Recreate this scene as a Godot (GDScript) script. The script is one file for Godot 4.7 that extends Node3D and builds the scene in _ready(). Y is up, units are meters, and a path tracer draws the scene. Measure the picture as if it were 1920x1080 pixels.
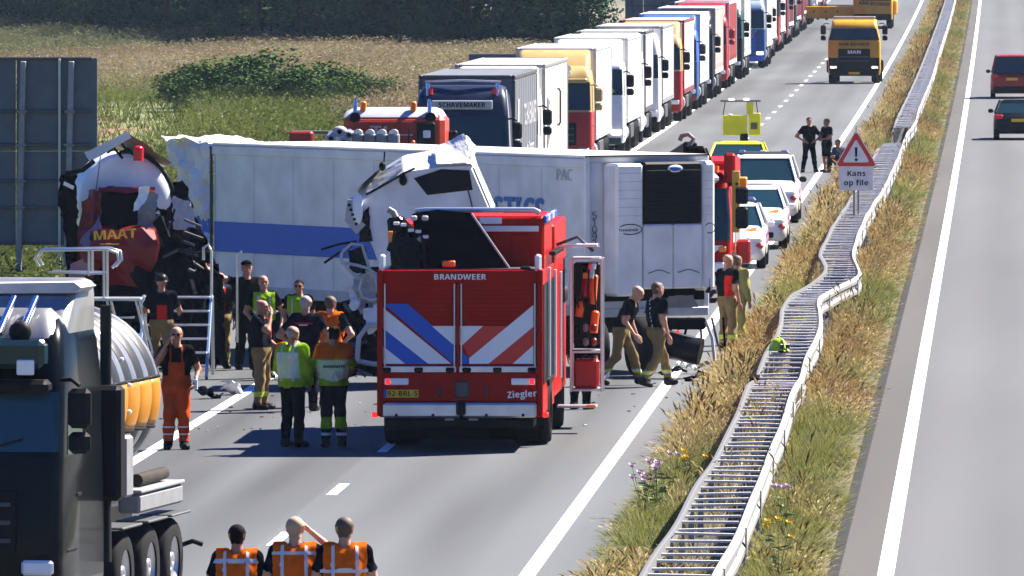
extends Node3D
# A motorway accident seen from a viaduct through a long lens. x runs across the road, -z along it, y up, metres.

const EYE := 7.85
var M := {}
var taken := {}
var rng := RandomNumberGenerator.new()
var tex_dirt: Texture2D
var tex_grain: Texture2D

# ---------------------------------------------------------------- mesh builder
class MB:
	var st := SurfaceTool.new()
	var xf := Transform3D.IDENTITY
	var sg := 1

	func _init() -> void:
		st.begin(Mesh.PRIMITIVE_TRIANGLES)
		flat()

	func flat() -> void:
		st.set_smooth_group(-1)

	func smooth() -> void:
		sg += 1
		st.set_smooth_group(sg)

	func tri(a: Vector3, b: Vector3, c: Vector3) -> void:
		st.add_vertex(xf * a)
		st.add_vertex(xf * b)
		st.add_vertex(xf * c)

	func quad(a: Vector3, b: Vector3, c: Vector3, d: Vector3) -> void:
		tri(a, b, c)
		tri(a, c, d)

	func face(p: Array, centre: Vector3) -> void:
		var m := Vector3.ZERO
		for q in p:
			m += q
		m /= p.size()
		var flip: bool = (p[1] - p[0]).cross(p[2] - p[0]).dot(m - centre) > 0.0
		for i in range(1, p.size() - 1):
			if flip:
				tri(p[0], p[i + 1], p[i])
			else:
				tri(p[0], p[i], p[i + 1])

	func box(c: Vector3, s: Vector3, b := 0.0) -> MB:
		flat()
		var h := s * 0.5
		b = minf(b, minf(h.x, minf(h.y, h.z)) * 0.9)
		var corner := func(sg3: Array, ax: int) -> Vector3:
			var v := Vector3(h.x * sg3[0], h.y * sg3[1], h.z * sg3[2])
			for k in 3:
				if k != ax:
					v[k] -= b * sg3[k]
			return c + v
		for ax in 3:
			var u := (ax + 1) % 3
			var w := (ax + 2) % 3
			for s0 in [-1, 1]:
				var ring := []
				for uv in [[-1, -1], [1, -1], [1, 1], [-1, 1]]:
					var q := [0, 0, 0]
					q[ax] = s0
					q[u] = uv[0]
					q[w] = uv[1]
					ring.append(corner.call(q, ax))
				face(ring, c)
			if b > 0.0:
				for su in [-1, 1]:
					for sw in [-1, 1]:
						var q0 := [0, 0, 0]
						q0[ax] = -1
						q0[u] = su
						q0[w] = sw
						var q1 := q0.duplicate()
						q1[ax] = 1
						face([corner.call(q0, u), corner.call(q1, u), corner.call(q1, w), corner.call(q0, w)], c)
		if b > 0.0:
			for k in 8:
				var q := [1 if k & 1 else -1, 1 if k & 2 else -1, 1 if k & 4 else -1]
				face([corner.call(q, 0), corner.call(q, 1), corner.call(q, 2)], c)
		return self

	func bar(a: Vector3, b: Vector3, w: float, h: float) -> MB:   # a square bar from a to b
		var keep := xf
		var d := b - a
		var z := d.normalized()
		var x := (Vector3.UP if absf(z.y) < 0.9 else Vector3.RIGHT).cross(z).normalized()
		xf = keep * Transform3D(Basis(x, z.cross(x), z), (a + b) * 0.5)
		box(Vector3.ZERO, Vector3(w, h, d.length()), minf(w, h) * 0.15)
		xf = keep
		return self

	func rings(r: Array, caps := true, rounded := true) -> MB:   # skin over closed rings of equal count
		if rounded:
			smooth()
		else:
			flat()
		var n: int = r[0].size()
		for k in r.size() - 1:
			for i in n:
				var j := (i + 1) % n
				quad(r[k][i], r[k + 1][i], r[k + 1][j], r[k][j])
		if caps:
			flat()
			for q in [r[0], r[-1]]:
				var m := Vector3.ZERO
				for v in q:
					m += v
				m /= n
				for i in n:
					tri(m, q[i], q[(i + 1) % n])
		return self

	func tube(p: Array, r: float, n := 6, r_end := -1.0) -> MB:
		var out := []
		var side := Vector3.ZERO
		for k in p.size():
			var t: Vector3 = (p[mini(k + 1, p.size() - 1)] - p[maxi(k - 1, 0)]).normalized()
			if side == Vector3.ZERO:
				side = (Vector3.UP if absf(t.y) < 0.9 else Vector3.RIGHT).cross(t).normalized()
			side = (side - t * side.dot(t)).normalized()
			var o := t.cross(side)
			var rr := r if r_end < 0.0 else lerpf(r, r_end, float(k) / maxf(1.0, p.size() - 1))
			var ring := []
			for i in n:
				var a := TAU * i / n
				ring.append(p[k] + side * cos(a) * rr + o * sin(a) * rr)
			out.append(ring)
		return rings(out)

	func cyl(a: Vector3, b: Vector3, r: float, n := 12, r2 := -1.0) -> MB:
		return tube([a, b], r, n, r2 if r2 >= 0.0 else r)

	func ell(c: Vector3, r: Vector3, n := 10) -> MB:
		var out := []
		for k in range(0, n + 1):
			var a := PI * (float(k) / n - 0.5) * 0.998
			var ring := []
			for i in n * 2:
				var b := PI * i / n
				ring.append(c + Vector3(r.x * cos(a) * cos(b), r.y * sin(a), r.z * cos(a) * sin(b)))
			out.append(ring)
		return rings(out)

	func prism(poly: PackedVector2Array, z0: float, z1: float) -> MB:   # outline in x, y pushed through z
		flat()
		var idx := Geometry2D.triangulate_polygon(poly)
		for k in range(0, idx.size(), 3):
			for z in [z0, z1]:
				tri(Vector3(poly[idx[k]].x, poly[idx[k]].y, z), Vector3(poly[idx[k + 1]].x, poly[idx[k + 1]].y, z), Vector3(poly[idx[k + 2]].x, poly[idx[k + 2]].y, z))
		for i in poly.size():
			var a := poly[i]
			var b := poly[(i + 1) % poly.size()]
			quad(Vector3(a.x, a.y, z0), Vector3(b.x, b.y, z0), Vector3(b.x, b.y, z1), Vector3(a.x, a.y, z1))
		return self

	func mesh() -> ArrayMesh:
		st.generate_normals()
		return st.commit()


# ---------------------------------------------------------------- naming
func numbered(called: String) -> String:
	var k: int = taken.get(called, -1) + 1
	taken[called] = k
	return called if k == 0 else "%s_%03d" % [called, k]

func tag(o: Node, label := "", category := "", group := "", kind := "") -> Node:
	for kv in [["label", label], ["category", category], ["group", group], ["kind", kind]]:
		if kv[1] != "":
			o.set_meta(kv[0], kv[1])
	return o

func thing(called: String, label: String, category: String, at := Vector3.ZERO, turn := 0.0, group := "") -> Node3D:
	var o := Node3D.new()
	o.name = numbered(called)
	add_child(o, true)
	o.position = at
	o.rotation.y = turn
	tag(o, label, category, group)
	return o

func put(m: Mesh, called: String, mat: Material, parent: Node) -> MeshInstance3D:
	var o := MeshInstance3D.new()
	o.name = called
	o.mesh = m
	o.material_override = mat
	parent.add_child(o, true)
	return o

func part(b: MB, called: String, mat: Material, parent: Node) -> MeshInstance3D:
	return put(b.mesh(), called, mat, parent)

func struct(b: MB, called: String, mat: Material) -> MeshInstance3D:
	var o := put(b.mesh(), numbered(called), mat, self)
	o.set_meta("kind", "structure")
	return o

# ---------------------------------------------------------------- materials
func mat(r: float, g: float, b: float, rough := 0.6, metal := 0.0) -> StandardMaterial3D:
	var m := StandardMaterial3D.new()
	m.albedo_color = Color(r, g, b).linear_to_srgb()
	m.roughness = rough
	m.metallic = metal
	m.cull_mode = BaseMaterial3D.CULL_DISABLED
	if maxf(r, maxf(g, b)) < 0.07 and metal == 0.0:
		m.metallic_specular = 0.18
	return m

func dirty(m: StandardMaterial3D, size := 0.5) -> StandardMaterial3D:
	m.albedo_texture = tex_dirt
	m.uv1_triplanar = true
	m.uv1_scale = Vector3.ONE * size
	return m

func paint(r: float, g: float, b: float, rough := 0.38) -> StandardMaterial3D:
	var m := dirty(mat(r, g, b, rough), 0.3)
	m.clearcoat_enabled = true
	m.clearcoat = 0.22
	m.metallic_specular = 0.35
	m.clearcoat_roughness = 0.12
	return m

func glow(r: float, g: float, b: float, e: float) -> StandardMaterial3D:
	var m := mat(r, g, b, 0.3)
	m.emission_enabled = true
	m.emission = Color(r, g, b).linear_to_srgb()
	m.emission_energy_multiplier = e
	return m

func cloth(r: float, g: float, b: float) -> StandardMaterial3D:
	var m := dirty(mat(r, g, b, 0.95), 1.7)
	m.metallic_specular = 0.1
	return m

func noise_tex(freq: float, lo: float, hi: float, sd: int, oct := 5) -> NoiseTexture2D:
	var n := FastNoiseLite.new()
	n.noise_type = FastNoiseLite.TYPE_SIMPLEX_SMOOTH
	n.frequency = freq
	n.seed = sd
	n.fractal_octaves = oct
	var t := NoiseTexture2D.new()
	t.width = 512
	t.height = 512
	t.seamless = true
	t.noise = n
	var g := Gradient.new()
	g.set_color(0, Color(lo, lo, lo))
	g.set_color(1, Color(hi, hi, hi))
	t.color_ramp = g
	return t

func make_materials() -> void:
	tex_dirt = noise_tex(0.008, 0.86, 1.0, 3)
	tex_grain = noise_tex(0.09, 0.55, 1.0, 8, 4)
	M.black = mat(0.012, 0.012, 0.014, 0.5)
	M.rubber = dirty(mat(0.018, 0.018, 0.02, 0.85))
	M.chassis = dirty(mat(0.02, 0.021, 0.024, 0.7))
	M.matte_black = mat(0.004, 0.004, 0.005, 0.95)  # matte black for black parts and for shade put in as colour
	M.matte_black.metallic_specular = 0.06
	M.grey = dirty(mat(0.2, 0.21, 0.23, 0.6))
	M.dark_grey = dirty(mat(0.06, 0.065, 0.075, 0.5))
	M.light_grey = dirty(mat(0.45, 0.47, 0.5, 0.5))
	M.white = paint(0.8, 0.8, 0.8)
	M.panel_white = dirty(mat(0.72, 0.74, 0.76, 0.5), 0.25)
	M.cream = dirty(mat(0.72, 0.7, 0.63, 0.5), 0.3)
	M.red = paint(0.36, 0.014, 0.012)
	M.fire_red = paint(0.36, 0.007, 0.004)
	M.fire_red.clearcoat = 0.05
	M.fire_red.metallic_specular = 0.16
	M.dark_red = paint(0.2, 0.008, 0.012)
	M.orange_red = paint(0.55, 0.05, 0.018)
	M.blue = paint(0.016, 0.075, 0.24)
	M.royal = mat(0.008, 0.085, 0.46, 0.55)
	M.navy = paint(0.012, 0.02, 0.05)
	M.teal = paint(0.01, 0.06, 0.05)
	M.yellow = paint(0.62, 0.34, 0.012)
	M.lime = paint(0.62, 0.62, 0.02)
	M.gold = paint(0.5, 0.35, 0.13)
	M.coal = paint(0.009, 0.01, 0.013, 0.4)
	M.coal.clearcoat = 0.08
	M.coal.metallic_specular = 0.15
	M.slate = dirty(mat(0.12, 0.135, 0.16, 0.55), 0.3)
	M.alu = dirty(mat(0.7, 0.71, 0.73, 0.32, 0.8))
	M.chrome = mat(0.8, 0.8, 0.82, 0.15, 1.0)
	M.galv = dirty(mat(0.34, 0.345, 0.35, 0.6, 0.25), 0.9)
	M.galv.albedo_texture = tex_grain
	M.rung = dirty(mat(0.78, 0.79, 0.8, 0.6), 0.9)
	M.glass_teal = mat(0.02, 0.06, 0.085, 0.08)
	M.galv_old = dirty(mat(0.3, 0.31, 0.33, 0.6, 0.4), 0.9)
	M.glass = mat(0.01, 0.03, 0.04, 0.08)
	M.glass.metallic_specular = 0.45
	M.lens = mat(0.75, 0.78, 0.8, 0.12)
	M.lens.clearcoat_enabled = true
	M.amber = mat(0.85, 0.2, 0.01, 0.25)
	M.orange_plastic = mat(0.75, 0.12, 0.01, 0.35)
	M.red_lens = mat(0.6, 0.012, 0.01, 0.2)
	M.red_lit = glow(1.0, 0.015, 0.015, 0.5)
	M.white_lit = glow(1.0, 0.96, 0.85, 1.0)
	M.plate = mat(0.72, 0.46, 0.02, 0.5)
	M.plate_blue = mat(0.02, 0.06, 0.4, 0.5)
	M.reflect = mat(0.72, 0.74, 0.76, 0.35)
	M.silver_tape = mat(0.5, 0.52, 0.56, 0.35)
	M.ink = mat(0.01, 0.01, 0.012, 0.6)
	M.ink_white = mat(0.8, 0.8, 0.8, 0.5)
	M.ink_blue = mat(0.02, 0.13, 0.4, 0.6)
	M.ink_yellow = mat(0.72, 0.42, 0.03, 0.5)
	M.sign_red = mat(0.55, 0.018, 0.01, 0.4)
	M.sign_white = dirty(mat(0.8, 0.8, 0.78, 0.4), 0.8)

# ---------------------------------------------------------------- terrain
func lift(z: float) -> float:   # the road climbs gently beyond 250 m; z is the distance from the viaduct
	var d := maxf(0.0, z - 250.0)
	if d > 900.0:
		return 8.4e-6 * 900.0 * 900.0 + (d - 900.0) * 0.0151
	return 8.4e-6 * d * d

func on(x: float, z: float, e := 0.0) -> Vector3:
	return Vector3(x, lift(z) + e, -z)

func text(s: String, size: float, deep: float, m: Material, parent: Node, at: Vector3, turn := Vector3.ZERO, called := "lettering", wide := 1.0, font := "Droid Sans", bold := true) -> MeshInstance3D:
	var f := SystemFont.new()
	f.font_names = PackedStringArray([font])
	if bold:
		f.font_weight = 700
	var t := TextMesh.new()
	t.text = s
	t.font = f
	t.font_size = 32
	t.pixel_size = size / 24.0
	t.depth = deep
	t.curve_step = 1.0
	var o := put(t, called, m, parent)
	o.position = at
	o.rotation = turn
	o.scale = Vector3(wide, 1, 1)
	return o

# ---------------------------------------------------------------- light and camera
func make_world() -> void:
	var cam := Camera3D.new()
	cam.name = "camera"
	add_child(cam)
	cam.position = Vector3(0, EYE, 0)
	cam.keep_aspect = Camera3D.KEEP_HEIGHT
	cam.set_frustum(1080.0 / 19800.0, Vector2(-912.0, -673.0) / 19800.0, 1.0, 9000.0)   # a 3 degree lens, shifted down and left
	cam.current = true
	var sky := Sky.new()
	var sm := ProceduralSkyMaterial.new()
	sm.sky_top_color = Color(0.1, 0.29, 0.62)
	sm.sky_horizon_color = Color(0.42, 0.57, 0.72)
	sm.sky_curve = 0.12
	sm.ground_bottom_color = Color(0.2, 0.2, 0.16)
	sm.ground_horizon_color = Color(0.45, 0.5, 0.55)
	sm.sun_angle_max = 8.0
	sky.sky_material = sm
	var env := Environment.new()
	env.background_mode = Environment.BG_SKY
	env.sky = sky
	env.background_energy_multiplier = 0.42
	env.tonemap_mode = Environment.TONE_MAPPER_LINEAR
	env.tonemap_exposure = 4.0
	env.sdfgi_enabled = true
	env.ssao_enabled = true
	env.ssil_enabled = true
	env.fog_enabled = true
	env.fog_density = 0.00005
	env.fog_light_color = Color(0.62, 0.72, 0.82)
	var we := WorldEnvironment.new()
	we.name = "world_environment"
	we.environment = env
	add_child(we)
	var sun := DirectionalLight3D.new()
	sun.name = "sun"
	sun.light_energy = 1.6
	sun.light_color = Color(1.0, 0.96, 0.9)
	sun.light_angular_distance = 0.5
	sun.shadow_enabled = true
	add_child(sun)
	sun.look_at_from_position(Vector3(0.73, 1.0, -0.55) * 100.0, Vector3.ZERO)

# ---------------------------------------------------------------- the setting
var n_big := FastNoiseLite.new()
var n_mid := FastNoiseLite.new()

func sheet(xs: Array, zs: Array, colour: Callable, e: float) -> MB:   # a ground sheet with colours per corner
	var b := MB.new()
	b.smooth()
	for k in zs.size() - 1:
		for i in xs.size() - 1:
			var q := [[xs[i], zs[k]], [xs[i + 1], zs[k]], [xs[i + 1], zs[k + 1]], [xs[i], zs[k + 1]]]
			for t in [0, 1, 2, 0, 2, 3]:
				b.st.set_color(colour.call(q[t][0], q[t][1]))
				b.st.add_vertex(on(q[t][0], q[t][1], e))
	return b

func steps(a: float, b: float, n: int, bend := 1.0) -> Array:
	var out := []
	for k in n + 1:
		out.append(lerpf(a, b, pow(float(k) / n, bend)))
	return out

func meadow_colour(x: float, z: float) -> Color:
	var v := n_mid.get_noise_2d(x * 1.0, z * 0.5)
	var u := n_big.get_noise_2d(x, z * 0.35)
	var straw := Color(0.25, 0.22, 0.165)
	var pink := Color(0.225, 0.18, 0.145)
	var green := Color(0.135, 0.165, 0.055)
	var deep := Color(0.085, 0.115, 0.042)
	var c := green.lerp(deep, clampf(0.4 + v * 1.4, 0.0, 1.0))
	if x < -0.072 * z:
		green = Color(0.19, 0.22, 0.07)
	if z < 330.0 and x < -19.5:
		green = Color(0.32, 0.26, 0.1)
		deep = Color(0.2, 0.18, 0.06)
	var a := x / z
	var border := lerpf(310.0, 405.0, clampf((-0.0585 - a) / 0.004, 0.0, 1.0)) + clampf((-0.0625 - a) / 0.02, 0.0, 1.0) * 45.0
	var dry := clampf((z - border + u * 50.0 + v * 45.0) / 30.0, 0.0, 1.0)
	c = c.lerp(straw.lerp(pink, clampf(0.5 + v * 2.0, 0.0, 1.0)), dry)
	var wet := clampf((-x - 38.0 + (z - 580.0) * 0.1 + u * 24.0) / 12.0, 0.0, 1.0) * clampf((z - 480.0) / 60.0, 0.0, 1.0)
	return c.lerp(Color(0.1, 0.12, 0.07), wet * 0.85)

func lawn(x: float, z: float) -> float:   # the mown path and the bare patch beside it
	return clampf(1.0 - absf(x + z * 0.0825) / 3.2, 0.0, 1.0) * clampf(1.0 - absf(z - 405.0) / 60.0, 0.0, 1.0)

func make_setting() -> void:
	n_big.seed = 5
	n_big.frequency = 0.012
	n_mid.seed = 9
	n_mid.frequency = 0.06
	var earth := mat(1, 1, 1, 0.95)
	earth.vertex_color_use_as_albedo = true
	earth.albedo_texture = tex_grain
	earth.uv1_triplanar = true
	earth.uv1_scale = Vector3.ONE * 0.35
	var field := func(x: float, z: float) -> Color:
		var c := meadow_colour(x, z)
		var l := lawn(x, z)
		if l > 0.05:
			c = Color(0.16, 0.19, 0.045)
			if x < -z * 0.0838 + n_mid.get_noise_2d(x * 2.0, z) * 1.2 and z < 425.0:
				c = Color(0.26, 0.14, 0.08)
		return c
	struct(sheet([-3000.0, -1200.0, -500.0, -250.0] + steps(-150, -16, 67) + [30.0, 120.0, 500.0, 1200.0, 3000.0], [-600.0, 0.0, 60.0] + steps(100, 1100, 250) + [1500.0, 2500.0, 5000.0], field, -0.06), "ground", earth)

	# asphalt: tone by lane, worn wheel tracks, a seam beside the lane line
	var asphalt := mat(1, 1, 1, 0.82)
	asphalt.vertex_color_use_as_albedo = true
	asphalt.albedo_texture = tex_grain
	asphalt.uv1_triplanar = true
	asphalt.uv1_scale = Vector3.ONE * 1.6
	asphalt.metallic_specular = 0.35
	var tar := func(x: float, z: float) -> Color:
		var t := 0.145
		if x < -9.42:
			t = 0.12
		if x < -12.9:
			t = 0.13
		t += 0.012 * cos((x + 7.5) * TAU / 1.75) * (1.0 if x > -12.8 else 0.3)
		t += n_mid.get_noise_2d(x * 5.0, z * 0.25) * 0.05 + n_big.get_noise_2d(x * 3.0, z) * 0.03 + n_mid.get_noise_2d(x * 17.0, z * 0.03) * 0.024
		for q in [[-11.6, 148.0, 9.0], [-10.4, 150.0, 7.0], [-7.9, 172.0, 14.0], [-6.6, 178.0, 16.0], [-12.2, 172.0, 12.0], [-7.2, 139.0, 8.0]]:   # oil and rubber stains
			t *= 1.0 - 0.28 * exp(-pow((x - q[0]) / 0.3, 2.0) - pow((z - q[1]) / q[2], 2.0))
		return Color(t * 0.9, t * 0.99, t * 1.1)
	var xs := steps(-16.3, -9.46, 28) + [-9.40] + steps(-9.2, -4.95, 18)
	struct(sheet(xs, steps(70, 1100, 240, 1.4), tar, 0.0), "carriageway", asphalt)
	var tar2 := func(x: float, z: float) -> Color:
		var t := 0.15 if x > -1.45 else 0.105
		t += 0.012 * cos((x - 1.0) * TAU / 1.75) * (1.0 if x > -1.2 else 0.2)
		t += n_mid.get_noise_2d(x * 5.0, z * 0.25 + 700.0) * 0.024
		if x < -1.94:
			t = 0.018
		return Color(t * 0.92, t * 0.98, t * 1.07) if x > -1.45 else Color(t * 1.04, t, t * 0.98)
	struct(sheet([-2.1, -1.945, -1.935, -1.88, -1.5, -1.4] + steps(-1.2, 12.0, 44), steps(70, 1100, 200, 1.4), tar2, 0.0), "carriageway", asphalt)
	var paintm := dirty(mat(0.86, 0.86, 0.85, 0.6), 0.8)
	for x in [-5.72, -12.75, -1.37]:
		struct(sheet([x - 0.1, x + 0.1], steps(70, 1100, 200), func(_x, _z): return Color.WHITE, 0.006), "edge_line", paintm)
	for x in [-9.25, 2.2]:
		for k in range(0, 62):
			var z: float = 129.0 + k * 12.0 + (0.0 if x < 0 else 5.0)
			if x < 0:
				z = 146.4 + (k - 2) * 12.0
			struct(sheet([x - 0.075, x + 0.075], [z, z + 1.5, z + 3.0], func(_x, _z): return Color.WHITE, 0.006), "lane_dash", paintm)
	# median bed
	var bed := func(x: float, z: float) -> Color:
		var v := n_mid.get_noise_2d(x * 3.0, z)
		return (Color(0.028, 0.026, 0.02) if x > -4.0 and x < -3.0 else Color(0.11, 0.1, 0.045).lerp(Color(0.17, 0.12, 0.06), clampf(0.5 + v * 1.5, 0, 1)))  # dark soil between the rails, with the shade there put into its colour
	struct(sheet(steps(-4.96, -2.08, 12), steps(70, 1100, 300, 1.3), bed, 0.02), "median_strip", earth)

# ---------------------------------------------------------------- grass
func blade(b: MB, a: Vector3, d: Vector3, bend: Vector3, w: float, seed_head: bool, c: Color, tip: Color) -> void:
	var side := d.cross(Vector3.UP).normalized() if absf(d.normalized().y) < 0.98 else Vector3.RIGHT
	side = side.rotated(Vector3.UP, rng.randf() * TAU) * w
	var p := []
	for k in 4:
		var t := k / 3.0
		p.append(a + d * t + bend * t * t)
	for k in 3:
		var w0 := 1.0 - k / 3.2
		var w1 := 1.0 - (k + 1) / 3.2
		if k == 2:
			w1 = 0.12
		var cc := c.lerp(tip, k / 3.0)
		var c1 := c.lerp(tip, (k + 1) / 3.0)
		for v in [[p[k] - side * w0, cc], [p[k] + side * w0, cc], [p[k + 1] + side * w1, c1], [p[k] - side * w0, cc], [p[k + 1] + side * w1, c1], [p[k + 1] - side * w1, c1]]:
			b.st.set_color(v[1])
			b.st.add_vertex(v[0])
	if seed_head:
		var up: Vector3 = (p[3] - p[2]).normalized()
		var h := rng.randf_range(0.07, 0.13)
		for a2 in 2:
			var s := Vector3.RIGHT.rotated(Vector3.UP, a2 * PI / 2 + rng.randf()) * w * 2.2
			b.st.set_color(tip)
			b.quad(p[3] - up * 0.02, p[3] + up * h * 0.4 + s, p[3] + up * h + bend * 0.2, p[3] + up * h * 0.4 - s)

func tuft(n: int, h: float, spread: float, w: float, heads: float, c: Color, tip: Color) -> ArrayMesh:
	var b := MB.new()
	for k in n:
		var a := rng.randf() * TAU
		var o := Vector3(cos(a), 0, sin(a))
		var hh := h * rng.randf_range(0.55, 1.1)
		blade(b, o * spread * rng.randf(), Vector3(0, hh, 0) + o * hh * rng.randf_range(0.05, 0.35), o * hh * rng.randf_range(0.05, 0.4) - Vector3(0, hh * 0.12, 0), w * rng.randf_range(0.7, 1.3), rng.randf() < heads, c * rng.randf_range(0.75, 1.2), tip * rng.randf_range(0.8, 1.15))
	return b.mesh()

func scatter(called: String, m: Mesh, rows: Array, label: String, category: String, parent: Node = self) -> void:   # rows of [place, turn, scale, colour]
	var mm := MultiMesh.new()
	mm.transform_format = MultiMesh.TRANSFORM_3D
	mm.use_colors = true
	mm.mesh = m
	mm.instance_count = rows.size()
	var buf := PackedFloat32Array()
	buf.resize(rows.size() * 16)
	for i in rows.size():
		var r = rows[i]
		var s: Vector3 = r[2]
		var ca := cos(r[1])
		var sa := sin(r[1])
		var o := i * 16
		buf[o] = ca * s.x
		buf[o + 2] = sa * s.z
		buf[o + 3] = r[0].x
		buf[o + 5] = s.y
		buf[o + 7] = r[0].y
		buf[o + 8] = -sa * s.x
		buf[o + 10] = ca * s.z
		buf[o + 11] = r[0].z
		buf[o + 12] = r[3].r
		buf[o + 13] = r[3].g
		buf[o + 14] = r[3].b
		buf[o + 15] = 1.0
	mm.buffer = buf
	var g := mat(1, 1, 1, 0.8)
	g.vertex_color_use_as_albedo = true
	g.backlight_enabled = true
	g.backlight = Color(0.8, 0.8, 0.62)
	g.metallic_specular = 0.2
	var o2 := MultiMeshInstance3D.new()
	o2.name = numbered(called) if parent == self else called
	o2.multimesh = mm
	o2.material_override = g
	parent.add_child(o2, true)
	if parent == self:
		tag(o2, label, category, "", "stuff")
	else:
		o2.set_meta("kind", "stuff")

func make_grass() -> void:
	rng.seed = 21
	var white := Color(1, 1, 1)
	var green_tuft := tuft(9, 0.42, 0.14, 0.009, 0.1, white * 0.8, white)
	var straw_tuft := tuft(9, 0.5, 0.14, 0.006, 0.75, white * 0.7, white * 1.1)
	var greens := [Color(0.2, 0.22, 0.08), Color(0.27, 0.26, 0.12), Color(0.15, 0.175, 0.065)]
	var straws := [Color(0.52, 0.42, 0.29), Color(0.38, 0.31, 0.19), Color(0.3, 0.25, 0.14), Color(0.6, 0.5, 0.37)]
	var rows_g := []
	var rows_s := []
	var z := 112.0
	while z < 800.0:
		var dz := 0.5 if z < 260.0 else 1.2
		var per = (34 if z < 170.0 else 24 if z < 260.0 else 20) * (1 if z < 400.0 else 0.7)
		for k in int(per * 3.1 * dz * (1.0 if z < 260.0 else 0.6)):
			var x := rng.randf_range(-5.02, -2.12)
			var zz := z + rng.randf() * dz
			var inside := x > -3.95 and x < -3.1
			var v := n_mid.get_noise_2d(x * 3.0, zz * 0.9)
			var u := n_big.get_noise_2d(x * 6.0 + 300.0, zz * 1.4)
			var edge := clampf(minf((x + 5.02) / 0.35, (-2.02 - x) / 0.7), 0.25, 1.0)
			var hgt := edge * rng.randf_range(0.55, 1.15) * ((1.5 if zz < 170.0 else 0.7) if inside else 1.0) * (0.8 + v * 0.8)
			var dry := 0.33 + v * 1.4 + u * 1.4 + ((0.24 if zz < 185.0 and zz > 140.0 else 0.05) if x < -3.95 else -0.14)
			if inside:
				dry = 0.75
			if inside and (rng.randf() < 0.8 or zz > 185.0 or n_mid.get_noise_2d(zz * 1.2, 40.0) < -0.12):
				continue
			var s := Vector3(1.0, hgt, 1.0) * (1.0 if zz < 260.0 else 1.25)
			var at := on(x, zz, 0.01)
			if rng.randf() < dry:
				var c: Color = straws[rng.randi() % 4]
				if rng.randf() < 0.04:
					c = Color(0.13, 0.08, 0.05)
					s.y *= 1.7
				elif x > -3.2 and u < 0.1:
					c = c.lerp(Color(0.36, 0.33, 0.17), 0.6)
				if u > 0.12:
					c = c.lerp(Color(0.3, 0.17, 0.075), 0.45)
				rows_s.append([at, rng.randf() * TAU, s * Vector3(1, 1.1, 1), c * rng.randf_range(0.75, 1.1)])
			else:
				rows_g.append([at, rng.randf() * TAU, s, greens[rng.randi() % 3] * rng.randf_range(0.75, 1.15)])
		z += dz
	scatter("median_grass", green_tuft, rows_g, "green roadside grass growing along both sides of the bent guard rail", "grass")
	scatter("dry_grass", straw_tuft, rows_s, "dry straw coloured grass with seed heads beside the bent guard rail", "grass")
	# the far side verge and the meadow
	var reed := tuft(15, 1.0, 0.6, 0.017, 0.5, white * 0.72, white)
	var rows_m := []
	for k in 85000:
		var zz := 215.0 + 760.0 * pow(rng.randf(), 1.15)
		var x := -16.5 - rng.randf() * minf(110.0, zz * 0.098 - 9.0)
		if x < -zz * 0.1 or zz > wood_edge(x) + 8.0:
			continue
		var l := lawn(x, zz)
		if l > 0.05 and rng.randf() < 0.97:
			continue
		var c := meadow_colour(x, zz)
		var v := n_mid.get_noise_2d(x * 1.6 + 90.0, zz * 0.7)
		var bushy := clampf(1.0 - Vector2((x + 30.5) / 5.0, (zz - 442.0) / 24.0).length(), 0.0, 1.0)
		var hh := rng.randf_range(0.55, 1.25) * (1.0 + v * 0.9)
		if zz > 440.0:
			hh *= 0.75
		if bushy > 0.0:
			c = Color(0.035, 0.055, 0.022)
			hh *= 1.0 + bushy * 0.25
		c = c * rng.randf_range(0.75, 1.35)
		if rng.randf() < 0.06:
			c = c.lerp(Color(0.3, 0.28, 0.2), 0.6)
		var sc := 0.9 + zz / 900.0
		rows_m.append([on(x, zz, -0.08), rng.randf() * TAU, Vector3(sc, hh, sc), c])
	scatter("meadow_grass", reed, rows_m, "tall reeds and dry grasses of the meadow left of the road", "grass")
	# low verge right beside the hard shoulder
	var rows_v := []
	for k in 9000:
		var zz := 190.0 + 330.0 * pow(rng.randf(), 1.4)
		var x := -16.3 - rng.randf() * 2.5
		rows_v.append([on(x, zz, -0.07), rng.randf() * TAU, Vector3(1.2, rng.randf_range(0.5, 1.1), 1.2), (Color(0.26, 0.22, 0.1) if rng.randf() < 0.6 else Color(0.14, 0.16, 0.045)) * rng.randf_range(0.8, 1.2)])
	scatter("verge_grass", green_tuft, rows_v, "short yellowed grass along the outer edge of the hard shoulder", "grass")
	# thistles and weeds that stand out of the median
	var stem := mat(0.12, 0.17, 0.05, 0.8)
	var bloom := mat(0.5, 0.36, 0.46, 0.9)
	var yellow := mat(0.65, 0.42, 0.02, 0.9)
	var spots := [[-4.75, 141.0, 0], [-4.62, 140.2, 0], [-4.5, 139.6, 0], [-4.42, 141.8, 0], [-4.2, 146.2, 1], [-2.75, 136.4, 0], [-2.62, 126.0, 1]]
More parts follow.
